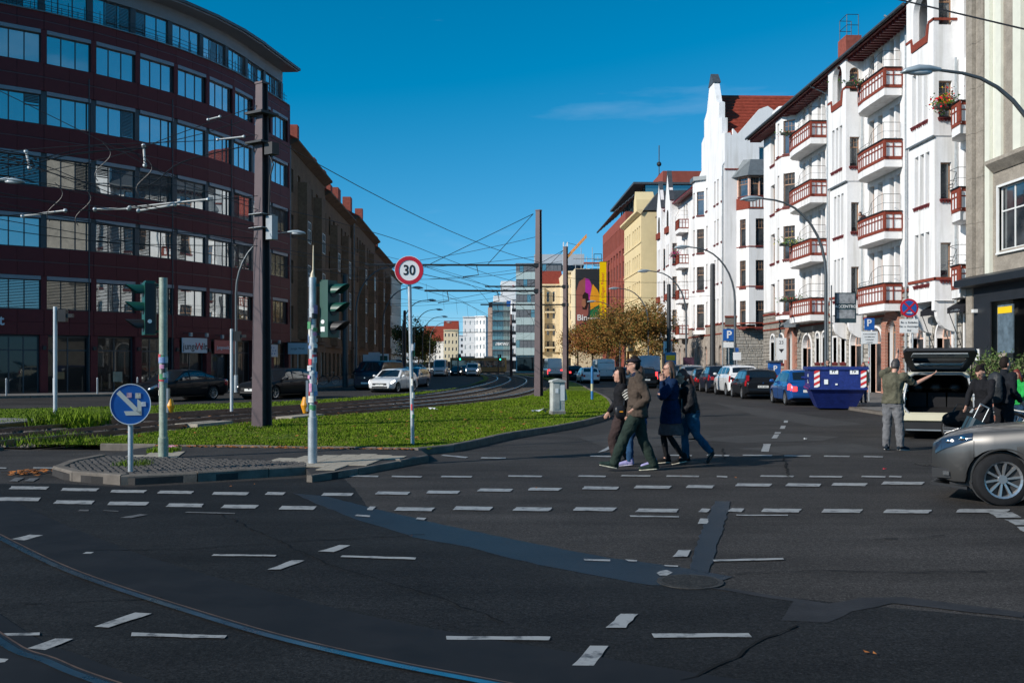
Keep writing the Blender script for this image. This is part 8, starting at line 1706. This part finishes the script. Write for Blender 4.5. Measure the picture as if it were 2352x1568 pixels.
BASE = dict(hipL=(0,.09,.92), hipR=(0,-.09,.92), kneeL=(.02,.10,.50), kneeR=(.02,-.10,.50), ankL=(-.02,.10,.09), ankR=(-.02,-.10,.09), toeL=(.17,.12,.035), toeR=(.17,-.12,.035),
    shL=(0,.185,1.42), shR=(0,-.185,1.42), elL=(-.04,.245,1.13), elR=(-.04,-.245,1.13), wrL=(.06,.25,.89), wrR=(.06,-.25,.89), neck=(.0,0,1.47), head=(.035,0,1.625), pel=(0,0,.94), waist=(0,0,1.10), chest=(.0,0,1.29))
STRIDE1 = dict(kneeL=(.20,.09,.50), ankL=(.34,.09,.10), toeL=(.53,.10,.09), kneeR=(-.06,-.09,.49), ankR=(-.36,-.09,.14), toeR=(-.20,-.10,.03), elL=(-.16,.24,1.15), wrL=(-.10,.25,.91), elR=(.06,-.24,1.14), wrR=(.20,-.22,.95))
def mirror(p): return {k.replace('L','#').replace('R','L').replace('#','R') if k[-1] in 'LR' else k: (v[0], -v[1], v[2]) for k, v in p.items()}
STRIDE2 = mirror(STRIDE1)
def cloth(name, c, rough=.9, var=.35, scale=7): return M('cloth_'+name, c, rough, var=var, scale=scale, bump=.5, bscale=28, spec=.2)
def person(label, loc, heading, h=1.75, pose=None, top=None, top_len=.88, sleeve=1.0, bottom=None, skirt=None, shoes=None, sole=None, hair='short', hairmat='hair_dark', bulk=1.0, hipw=1.0, loose=1.0, extra=None, coat=0.0, group=None, skin='skin', hands=True, open_neck=False, z0=0.0, legs_bare=False, tilt=0):
    t = thing('person', label, 'person', (loc[0], loc[1], z0), R(heading), group); s = h/1.75
    J = {k: V(v) for k, v in {**BASE, **(pose or {})}.items()}; J = {k: v*s for k, v in J.items()}; r = lambda v: v*s
    hc = J['head']; fwd = V((math.cos(R(tilt)),0,-math.sin(R(tilt)))); upv = V((math.sin(R(tilt)),0,math.cos(R(tilt))))
    b = MB()
    def hp(x, y, z): return hc+fwd*r(x)+V((0,r(y),0))+upv*r(z)
    limb(b, [hp(-.005,0,-.085),hp(.004,0,-.04),hp(0,0,.03),hp(-.008,0,.085)], [(r(.062),r(.050)),(r(.085),r(.066)),(r(.098),r(.078)),(r(.080),r(.066))], up=tuple(fwd))
    limb(b, [hp(.055,0,-.105),hp(.062,0,-.085)], [r(.028),r(.034)]); limb(b, [hp(.093,0,.03),hp(.112,0,-.012)], [r(.010),r(.016)], n=8); limb(b, [hp(.085,-.02,-.055),hp(.085,.02,-.055)], [r(.012),r(.012)], n=8)
    for sg in (1,-1): limb(b, [hp(-.01,sg*.080,.02),hp(-.012,sg*.084,-.02)], [(r(.022),r(.010)),(r(.016),r(.009))], up=(1,0,0), n=8)
    limb(b, [J['neck']-V((0,0,r(.03))), hp(-.012,0,-.075)], [r(.058),r(.052)])
    limb(b, [J['pel'], J['waist'], J['chest'], (J['neck']+J['chest'])*.5+V((0,0,r(.035))), J['neck']-V((0,0,r(.02)))], [(r(.105),r(.155)),(r(.09),r(.13)),(r(.11),r(.155)),(r(.09),r(.15)),(r(.05),r(.075))], up=(1,0,0))
    for q in 'LR':
        limb(b, [J['sh'+q], J['sh'+q].lerp(J['el'+q],.5), J['el'+q]], [r(.052),r(.046),r(.039)]); limb(b, [J['el'+q], J['el'+q].lerp(J['wr'+q],.35), J['wr'+q]], [r(.039),r(.038),r(.027)])
        limb(b, [J['hip'+q], J['hip'+q].lerp(J['knee'+q],.5), J['knee'+q]], [r(.080),r(.070),r(.052)]); limb(b, [J['knee'+q], J['knee'+q].lerp(J['ank'+q],.35), J['ank'+q]], [r(.052),r(.053),r(.036)])
        limb(b, [J['ank'+q], J['ank'+q].lerp(J['toe'+q],.5), J['toe'+q]], [r(.034),r(.024),r(.016)])
        if hands:
            d = J['wr'+q]-J['el'+q]; sd = V((1,0,0))-d.normalized()*d.normalized().x; hand(b, J['wr'+q], d, sd if sd.length > .2 else V((0,0,1)), .55, s)
    body = organic(b, 'body', _M[skin], t, .0095, 3)
    for sg in (1,-1): MB().ball(tuple(hp(.090,sg*.032,.022)), r(.010), 8).build('eye', _M['black'], body)
    limb2 = MB(); limb2.tube([hp(.096,-.022,-.05), hp(.100,0,-.053), hp(.096,.022,-.05)], r(.005), 6); limb2.build('mouth', M('lips', (.30,.09,.08), .5), body)
    # hair
    hb = MB(); hm = _M[hairmat]
    if hair:
        limb(hb, [hp(-.035,0,-.012),hp(-.030,0,.04),hp(-.012,0,.098)], [(r(.078),r(.076)),(r(.088),r(.086)),(r(.084),r(.070))], up=tuple(fwd)); limb(hb, [hp(.03,0,.088),hp(.055,0,.082)], [(r(.045),r(.055)),(r(.03),r(.045))], up=tuple(upv))
        if hair in ('long','bob'):
            e = .30 if hair == 'long' else .14
            limb(hb, [hp(-.05,0,.03), hp(-.07,0,-.06), hp(-.08,0,-.06-e*.5), hp(-.07,0,-.06-e)], [(r(.06),r(.085)),(r(.055),r(.095)),(r(.045),r(.09)),(r(.02),r(.05))], up=(1,0,0))
            for sg in (1,-1): limb(hb, [hp(.0,sg*.075,.04), hp(-.01,sg*.088,-.04), hp(-.02,sg*.085,-.06-e*.6)], [r(.024),r(.026),r(.014)])
        if hair == 'pony': limb(hb, [hp(-.10,0,.03), hp(-.16,0,-.02), hp(-.18,0,-.14), hp(-.19,0,-.30), hp(-.17,0,-.40)], [r(.03),r(.042),r(.045),r(.04),r(.012)])
        if hair == 'bun': limb(hb, [hp(-.10,0,.07), hp(-.13,0,.09)], [r(.045),r(.04)])
        organic(hb, 'hair', hm, t, .011, 2, .01)
    k = bulk
    if bottom:
        c = MB(); limb(c, [J['pel']-V((0,0,r(.06))), J['pel']+V((0,0,r(.02))), J['waist']-V((0,0,r(.04)))], [(r(.118)*hipw,r(.168)*hipw),(r(.120)*hipw,r(.170)*hipw),(r(.105)*k,r(.150)*k)], up=(1,0,0))
        for q in 'LR':
            A, K_, H_ = J['ank'+q], J['knee'+q], J['hip'+q]; L_ = loose
            limb(c, [A-(K_-A)*.05, A+(K_-A)*.05, K_.lerp(A,.4), K_, H_.lerp(K_,.5), H_], [r(.056)*L_,r(.055)*L_,r(.064)*L_,r(.064)*L_,r(.085)*(.5+.5*L_)*hipw,r(.098)*hipw], flat=True)
        organic(c, 'trousers', bottom, t, .013, 3, .036)
    if skirt:
        c = MB(); zl = skirt[1]; limb(c, [V((0.0,0,r(zl))), J['pel']-V((0,0,r(.20))), J['pel'], J['waist']-V((0,0,r(.05)))], [(r(.23),r(.19)),(r(.19),r(.19)),(r(.14),r(.18)),(r(.11),r(.15))], up=(1,0,0), flat=True); organic(c, 'skirt', skirt[0], t, .014, 3, .03)
        if not legs_bare:
            c = MB()
            for q in 'LR': limb(c, [J['hip'+q]-V((0,0,r(.2))), J['knee'+q], J['knee'+q].lerp(J['ank'+q],.35), J['ank'+q]], [r(.07),r(.056),r(.056),r(.040)])
            organic(c, 'tights', cloth('tights', (.012,.012,.013)), t, .012, 3)
    if top:
        c = MB(); z_low = r(top_len); hem = V((J['pel'].x*(.5), 0, z_low))
        limb(c, [hem, J['pel']+V((0,0,r(.03))) if top_len < .93 else J['pel'].lerp(J['waist'],.5), J['waist']+V((0,0,r(.02))), J['chest'], (J['neck']+J['chest'])*.5+V((0,0,r(.045))), J['neck']-V((0,0,r(.015)))],
             [(r(.135+coat*.05)*k,r(.180+coat*.04)*k),(r(.130+coat*.03)*k,r(.172+coat*.02)*k),(r(.118)*k,r(.158)*k),(r(.132)*k,r(.178)*k),(r(.108)*k,r(.172)*k),(r(.072),r(.085))], up=(1,0,0), flat=True)
        for q in 'LR':
            S, E, W_ = J['sh'+q], J['el'+q], J['wr'+q]
            if sleeve > .6: limb(c, [S, S.lerp(E,.5), E], [r(.075)*k,r(.066)*k,r(.058)*k]); limb(c, [E, E.lerp(W_,.5), E.lerp(W_,.93*sleeve)], [r(.058)*k,r(.054)*k,r(.044)*k])
            else: limb(c, [S, S.lerp(E,.4), S.lerp(E,.75)], [r(.075)*k,r(.066)*k,r(.064)*k])
        organic(c, 'jacket' if sleeve > .6 else 'shirt', top, t, .0125, 3, .040)
        if sleeve > .6 and coat >= 0: 
            c = MB(); limb(c, [J['neck']-V((0,0,r(.03))), J['neck']+V((r(.005),0,r(.028)))], [(r(.080),r(.088)),(r(.068),r(.074))], up=(1,0,0)); organic(c, 'collar', top, t, .012, 2)
    if shoes:
        for q in 'LR':
            A, T_ = J['ank'+q], J['toe'+q]; f = (T_-A); f2 = V((f.x, f.y, 0)).normalized() if V((f.x,f.y,0)).length > .02 else V((1,0,0)); pitch = f.normalized()
            c = MB(); heel = A-f2*r(.045)+V((0,0,r(-.035))); limb(c, [heel+V((0,0,r(.075)))+f2*r(.03), heel+f2*r(.02)], [r(.050),r(.048)]); limb(c, [heel, heel.lerp(T_,.5)+V((0,0,r(.012))), T_+pitch*r(.02)], [(r(.042),r(.043)),(r(.044),r(.050)),(r(.030),r(.044))], up=(0,0,1)); sh = organic(c, 'shoe', shoes, t, .010, 2)
            if sole:
                c = MB(); dn = V((0,0,-r(.030))); limb(c, [heel+dn, heel.lerp(T_,.55)+dn, T_+pitch*r(.03)+dn*.7], [(r(.013),r(.042)),(r(.013),r(.050)),(r(.012),r(.042))], up=(0,0,1)); organic(c, 'sole', sole, sh, .009, 1)
    if extra: extra(t, J, r, hp)
    return t
def glasses(t, hp, r, dark=False):
    b = MB()
    for sg in (1,-1):
        if dark: b.disc(tuple(hp(.104,sg*.034,.02)), (1,0,0), r(.026), r(.006), 12)
        else: b.tube([hp(.104,sg*.034+.026*math.cos(a),.02+.020*math.sin(a)) for a in (2*math.pi*k/10 for k in range(11))], r(.0035), 4, 0, False)
        b.tube([hp(.10,sg*.06,.025), hp(0,sg*.083,.03)], r(.0035), 4)
    b.tube([hp(.106,-.010,.022), hp(.106,.010,.022)], r(.004), 4); b.build('glasses', _M['black'], t)
gw = 'pedestrians crossing the road together'
def at_px(px, d): a = ray(px, 838); t_ = d/a[1]; return (a[0]*t_, d)
# 1 man in cap
def cap_man(t, J, r, hp):
    c = MB(); c.ball(tuple(hp(-.012,0,.078)), (r(.118),r(.098),r(.045)), 16); limb(c, [hp(.07,0,.075), hp(.135,0,.058)], [(r(.016),r(.080)),(r(.008),r(.060))], up=(0,0,1)); organic(c, 'flat_cap', cloth('cap', (.02,.017,.022)), t, .010, 2); glasses(t, hp, r)
    c = MB(); limb(c, [hp(.075,0,-.085), hp(.065,0,-.11)], [(r(.035),r(.045)),(r(.028),r(.035))], up=(1,0,0)); organic(c, 'beard', cloth('beard', (.16,.10,.07)), t, .010, 2)
    c = MB(); limb(c, [J['neck']+V((r(.02),0,r(.0))), J['neck']+V((r(.03),0,r(.03)))], [(r(.066),r(.07)),(r(.062),r(.066))], up=(1,0,0)); organic(c, 'inner_collar', cloth('navy', (.015,.02,.04)), t, .011, 2)
    for sg in (1,): MB().box(r(.02),r(.155),r(1.00),r(.15),r(.165),r(1.02)).build('pocket_flap', cloth('brownj', (.075,.055,.042)), t)
brown = cloth('brownj', (.075,.055,.042)); green_tr = cloth('greent', (.022,.034,.027)); cream = cloth('cream', (.60,.57,.45))
person('man in flat cap and brown jacket striding at the front of the group', at_px(1463,15.95), 180, 1.82, {**STRIDE1, 'kneeL':(.22,.07,.50), 'ankL':(.37,.06,.115), 'toeL':(.55,.06,.12), 'kneeR':(-.10,-.06,.48), 'ankR':(-.27,-.05,.09), 'toeR':(-.08,-.06,.035), 'elL':(-.12,.27,1.13), 'wrL':(.05,.17,.97), 'elR':(-.06,-.26,1.14), 'wrR':(.05,-.16,.97), 'head':(.06,0,1.62)}, brown, .84, 1.0, green_tr, None, cloth('shoe_green', (.02,.035,.03)), cream, 'short', 'hair_dark', 1.12, 1.05, 1.30, cap_man, .35, gw)
# 2 pink scarf, half hidden
def scarf(t, J, r, hp):
    c = MB(); limb(c, [J['neck']-V((0,0,r(.02))), J['neck']+V((r(.03),0,r(.035)))], [(r(.085),r(.09)),(r(.08),r(.085))], up=(1,0,0)); limb(c, [J['neck']+V((r(.09),r(.02),0)), J['neck']+V((r(.14),r(.04),-r(.25)))], [r(.035),r(.02)]); organic(c, 'scarf', cloth('pink', (.38,.015,.10)), t, .012, 2, .01); glasses(t, hp, r)
person('person with pink scarf and lilac trainers half hidden behind the man in the cap', at_px(1470,16.55), 180, 1.66, {**STRIDE2, 'kneeR':(.16,-.09,.50), 'ankR':(.17,-.09,.10), 'toeR':(.36,-.09,.04), 'kneeL':(-.04,.09,.50), 'ankL':(-.22,.09,.10), 'toeL':(-.04,.09,.035)}, cloth('dkblue', (.012,.018,.03)), .86, 1.0, cloth('jeans', (.02,.06,.13)), None, cloth('lilac', (.30,.28,.48)), cloth('lilac_sole', (.55,.52,.6)), 'short', 'hair_brown', 1.05, 1.0, 1.05, scarf, .2, gw)
# 3 dark long hair, striped sleeve
def stripes(t, J, r, hp):
    for k in range(4):
        p = J['shL'].lerp(J['elL'], .28+k*.14); d = (J['elL']-J['shL']).normalized(); MB().tube([p-d*r(.010), p+d*r(.010)], r(.080), 14).build('stripe', cloth('stripe', (.6,.58,.52)), t)
    c = MB(); limb(c, [(r(-.02),r(.24),r(.98)), (r(.10),r(.25),r(.96))], [(r(.13),r(.05)),(r(.12),r(.05))], up=(0,0,1)); organic(c, 'handbag', M('bag_black', (.014,.014,.016), .4, var=.2), t, .014, 3); MB().tube([(r(-.02),r(.24),r(1.05)), (r(-.05),r(.2),r(1.3)), (r(0),r(.1),r(1.46))], r(.012), 6).build('bag_strap', _M['bag_black'], t); MB().box(r(.0),r(.30),r(.97),r(.06),r(.305),r(.99)).build('bag_tag', _M['orange'], t)
person('woman with long dark hair, striped sleeve and wide brown trousers', at_px(1427,16.9), 178, 1.64, {**STRIDE1, 'kneeL':(.16,.09,.48), 'ankL':(.10,.09,.10), 'toeL':(.28,.10,.035), 'kneeR':(.0,-.09,.48), 'ankR':(-.16,-.09,.12), 'toeR':(.0,-.1,.035)}, cloth('blackk', (.012,.012,.014)), .93, 1.0, cloth('brownw', (.045,.030,.028)), None, cloth('shoe_black', (.012,.012,.012)), None, 'long', 'hair_dark', 1.08, 1.05, 1.55, stripes, .1, gw)
# 4 blue coat
def belt(t, J, r, hp): MB().tube([(r(0.0),0,r(1.10)), (r(0.0),0,r(1.13))], [(r(.175),r(.135))]*2, 20, up=(0,1,0)).build('belt', cloth('belt', (.01,.015,.03)), t); glasses(t, hp, r)
person('woman in dark blue coat and taupe skirt with hand at her chin', at_px(1541,17.05), 180, 1.74, {**STRIDE2, 'kneeR':(.12,-.07,.50), 'ankR':(.06,-.07,.09), 'toeR':(.24,-.07,.035), 'kneeL':(.05,.08,.50), 'ankL':(-.20,.08,.12), 'toeL':(-.03,.08,.035), 'elL':(.17,.20,1.16), 'wrL':(.17,.07,1.42), 'elR':(.12,-.2,1.15), 'wrR':(.2,.05,1.2)}, cloth('coatblue', (.006,.020,.058)), .70, 1.0, None, (cloth('taupe', (.11,.075,.075)), .50), cloth('shoe_black', (.012,.012,.012)), cloth('sole_w', (.55,.5,.4)), 'bob', 'hair_brown', 1.08, 1.0, 1.0, belt, .9, gw)
# 5 red hair
def jk(t, J, r, hp): glasses(t, hp, r); MB().tube([(r(.13),r(.06),r(1.38)), (r(.17),r(.07),r(1.15)), (r(.17),r(.07),r(.96))], r(.009), 5).build('zip', _M['galv'], t); MB().tube([J['pel']+V((0,0,r(.02))), J['pel']+V((0,0,r(.06)))], [(r(.175),r(.150))]*2, 18, up=(0,1,0)).build('shirt_hem', cloth('teal', (.05,.22,.27)), t)
person('woman with red ponytail, black jacket and jeans pushing off her back foot', at_px(1585,17.2), 180, 1.64, {**STRIDE1, 'pel':(-.03,0,.94), 'hipL':(-.02,.09,.90), 'hipR':(-.02,-.09,.90), 'kneeR':(.09,-.09,.50), 'ankR':(.05,-.09,.10), 'toeR':(.24,-.10,.035), 'kneeL':(-.10,.09,.52), 'ankL':(-.36,.09,.22), 'toeL':(-.31,.10,.045), 'chest':(.05,0,1.28), 'neck':(.09,0,1.45), 'head':(.15,0,1.59), 'shL':(.05,.19,1.40), 'shR':(.05,-.19,1.40), 'elL':(.03,.27,1.12), 'wrL':(.16,.22,.95), 'elR':(.1,-.26,1.14), 'wrR':(.2,-.2,.98)}, cloth('blackj', (.010,.010,.012), .6), .93, 1.0, cloth('jeans2', (.018,.075,.13)), None, cloth('boot', (.012,.012,.012), .4), None, 'pony', 'hair_red', 1.22, 1.28, 1.18, jk, .1, gw, tilt=6)
# 6 man at the tailgate
def man6(t, J, r, hp): MB().tube([(0,0,r(.985)), (0,0,r(1.02))], [(r(.170),r(.128))]*2, 20, up=(0,1,0)).build('belt', _M['black'], t); MB().box(-r(.128),-r(.10),r(.94),-r(.118),-r(.0),r(1.0)).build('label_patch', cloth('patch', (.25,.07,.03)), t)
person('man in olive T-shirt and grey jeans holding the raised tailgate', at_px(2051,19.6), 50, 1.82, {'kneeL':(.0,.11,.50), 'ankL':(-.02,.12,.09), 'toeL':(.17,.16,.035), 'kneeR':(.03,-.11,.50), 'ankR':(.02,-.13,.09), 'toeR':(.2,-.2,.035), 'elL':(.27,.06,1.56), 'wrL':(.40,.04,1.84), 'shL':(.0,.19,1.46), 'elR':(.22,-.34,1.27), 'wrR':(.40,-.58,1.43), 'head':(.09,-.02,1.60), 'neck':(.03,0,1.47)}, cloth('olive', (.10,.095,.065)), .90, .3, cloth('greyjeans', (.14,.14,.145)), None, cloth('shoe_dk', (.012,.02,.03)), cloth('sole_w2', (.6,.6,.58)), 'short', 'hair_grey', 1.16, 1.08, 1.25, man6, 0, None, tilt=25)
# 7 woman in black looking down, 8 man with rucksack, 9 woman in green
person('woman in black with hair tied up looking down at the luggage', at_px(2258,18.6), 205, 1.70, {'elL':(.10,.24,1.16), 'wrL':(.22,.14,.98), 'elR':(.1,-.24,1.16), 'wrR':(.22,-.2,.96), 'head':(.07,0,1.60), 'chest':(.02,0,1.28)}, cloth('black7', (.012,.012,.014)), .86, 1.0, None, (cloth('skirt7', (.012,.012,.014)), .62), cloth('shoe_black', (.012,.012,.012)), None, 'bun', 'hair_dark', 1.02, 1.0, 1.0, None, .1, None, legs_bare=True, tilt=38)
def man8(t, J, r, hp):
    c = MB(); limb(c, [(-r(.22),0,r(.98)), (-r(.25),0,r(1.2)), (-r(.22),0,r(1.40))], [(r(.10),r(.15)),(r(.13),r(.17)),(r(.09),r(.14))], up=(1,0,0)); organic(c, 'rucksack', cloth('ruck', (.03,.033,.036), .5), t, .014, 3, .02); MB().tube([J['shL'].lerp(J['elL'],.2)+V((r(.0),r(.06),r(.04))), J['elL']+V((-r(.05),r(.04),0))], r(.018), 6).build('sleeve_stripe', cloth('stripe8', (.30,.31,.34)), t)
person('tall man in black jacket with rucksack standing at the right', at_px(2306,19.3), 20, 1.84, {'elL':(.02,.26,1.14), 'wrL':(.22,.2,1.02), 'wrR':(.2,-.2,.95)}, cloth('black8', (.012,.014,.018)), .90, 1.0, cloth('dktr', (.012,.012,.014)), None, cloth('shoe_black', (.012,.012,.012)), None, 'short', 'hair_dark', 1.14, 1.05, 1.2, man8, .1, None, z0=.0)
person('woman with red hair in a bright green jacket beside the bicycles', at_px(2338,21.6), 200, 1.58, {'elL':(.10,.24,1.14), 'wrL':(.24,.08,1.16), 'elR':(.1,-.24,1.14), 'wrR':(.24,-.06,1.14)}, cloth('brightgreen', (.02,.30,.06)), .92, 1.0, cloth('jeans9', (.02,.05,.09)), None, cloth('shoe_black', (.012,.012,.012)), None, 'bob', 'hair_red', 1.05, 1.0, 1.1, None, .1, None, z0=0.0, tilt=15)
# 10 woman walking towards us, 11 man behind the skip, 12 on the balcony
def w10(t, J, r, hp):
    glasses(t, hp, r, True); c = MB(); limb(c, [(r(.05),-r(.24),r(.98)), (r(.05),-r(.24),r(1.10))], [(r(.10),r(.05))]*2, up=(1,0,0)); organic(c, 'handbag', _M['bag_black'], t, .015, 2)
    for sg in (1,-1):
        c = MB(); limb(c, [J['sh'+('L' if sg > 0 else 'R')]+V((r(.02),-sg*r(.03),0)), (r(.09),sg*r(.15),r(1.1)), (r(.05),sg*r(.17),r(.80))], [(r(.05),r(.04)),(r(.06),r(.04)),(r(.06),r(.04))], up=(1,0,0)); organic(c, 'cardigan', cloth('cardigan', (.05,.05,.035)), t, .014, 2)
person('woman in white top and jeans walking towards the camera past the skip', (15.95,41.2), 255, 1.66, {**STRIDE1, 'kneeL':(.10,.08,.50), 'ankL':(.16,.07,.09), 'toeL':(.34,.08,.04), 'kneeR':(.0,-.08,.5), 'ankR':(-.18,-.07,.12), 'toeR':(-.02,-.07,.035)}, cloth('whitetop', (.62,.60,.58)), .95, 1.0, cloth('jeans10', (.02,.04,.08)), None, cloth('shoe_black', (.012,.012,.012)), None, 'long', 'hair_red', 1.0, 1.0, 1.0, w10, -1, None, z0=.12)
person('man in sunglasses and dark jacket walking behind the blue skip', (15.5,44.2), 250, 1.80, STRIDE2, cloth('grey11', (.05,.052,.055)), .86, 1.0, cloth('dktr', (.012,.012,.014)), None, cloth('shoe_black', (.012,.012,.012)), None, 'short', 'hair_grey', 1.1, 1.0, 1.1, lambda t, J, r, hp: glasses(t, hp, r, True), .1, None, z0=.12)
person('person in dark shirt leaning on a balcony rail of the white house', wp(22.5,-.45,8.9)[:2], 180, 1.70, {'chest':(.18,0,1.24), 'neck':(.32,0,1.36), 'head':(.42,0,1.46), 'shL':(.24,.18,1.32), 'shR':(.24,-.18,1.32), 'elL':(.34,.26,1.10), 'wrL':(.44,.1,1.10), 'elR':(.34,-.26,1.1), 'wrR':(.44,-.1,1.10)}, cloth('dark12', (.05,.03,.03)), .92, .3, cloth('dktr', (.012,.012,.014)), None, cloth('shoe_black', (.012,.012,.012)), None, 'short', 'hair_dark', 1.1, 1.0, 1.0, None, 0, None, z0=8.90)
# scooter rider and distant pedestrians
person('rider in dark clothes sitting on the scooter', (-9.12,73.65), 260, 1.72, {'hipL':(0,.10,.86), 'hipR':(0,-.10,.86), 'kneeL':(.40,.16,.78), 'kneeR':(.40,-.16,.78), 'ankL':(.36,.16,.42), 'ankR':(.36,-.16,.42), 'toeL':(.54,.16,.40), 'toeR':(.54,-.16,.40), 'elL':(.2,.26,1.16), 'wrL':(.44,.28,1.08), 'elR':(.2,-.26,1.16), 'wrR':(.44,-.28,1.08)}, cloth('black8', (.012,.014,.018)), .86, 1.0, cloth('dktr', (.012,.012,.014)), None, cloth('shoe_black', (.012,.012,.012)), None, 'short', 'hair_dark', 1.1, 1.0, 1.0, None, 0, None, z0=0.0)
# luggage
sc_ = thing('suitcase', 'dark teal suitcase tilted on its wheels behind the open car', 'suitcase', at_px(2212,18.2)+(0.0,), R(20)); sc_.rotation_euler = (R(8), R(24), R(10))
tealc = M('case_teal', (.015,.04,.055), .6, var=.15, scale=10)
part(sc_, 'shell', tealc, lambda b: b.prism([(-.20,-.13),(-.24,-.09),(-.24,.09),(-.20,.13),(.20,.13),(.24,.09),(.24,-.09),(.20,-.13)], .07, .72)); part(sc_, 'pocket', tealc, lambda b: b.box(-.17,-.155,.12,.17,-.131,.56)); part(sc_, 'zip', _M['black'], lambda b: (b.box(-.17,-.158,.57,.17,-.132,.58), b.box(-.245,-.012,.08,.245,.012,.73)))
part(sc_, 'pull_handle', _M['galv'], lambda b: (b.tube([(-.10,.09,.72),(-.10,.09,1.02)],.009,6), b.tube([(.10,.09,.72),(.10,.09,1.02)],.009,6), b.tube([(-.11,.09,1.02),(.11,.09,1.02)],.014,6))); part(sc_, 'badge', _M['sign_pale'], lambda b: b.box(-.03,-.135,.62,.03,-.131,.64))
for x_ in (-.17,.17): part(sc_, 'wheel', _M['rubber'], lambda b: b.disc((x_,.08,.04),(1,0,0),.04,.03,14))
bg = thing('travel_bag', 'soft black travel bag between the suitcase and the load bay', 'bag', at_px(2205,20.6)+(.55,), R(-10)); c_ = MB(); limb(c_, [(-.22,0,.0),(0,0,.02),(.22,0,.0)], [(.15,.15),(.19,.17),(.15,.15)], up=(0,0,1)); organic(c_, 'bag_body', cloth('bagblack', (.012,.012,.013)), bg, .016, 3, .03); part(bg, 'strap', _M['black'], lambda b: b.tube([(-.15,0,.15),(-.05,0,.33),(.05,0,.33),(.15,0,.15)], .012, 6))
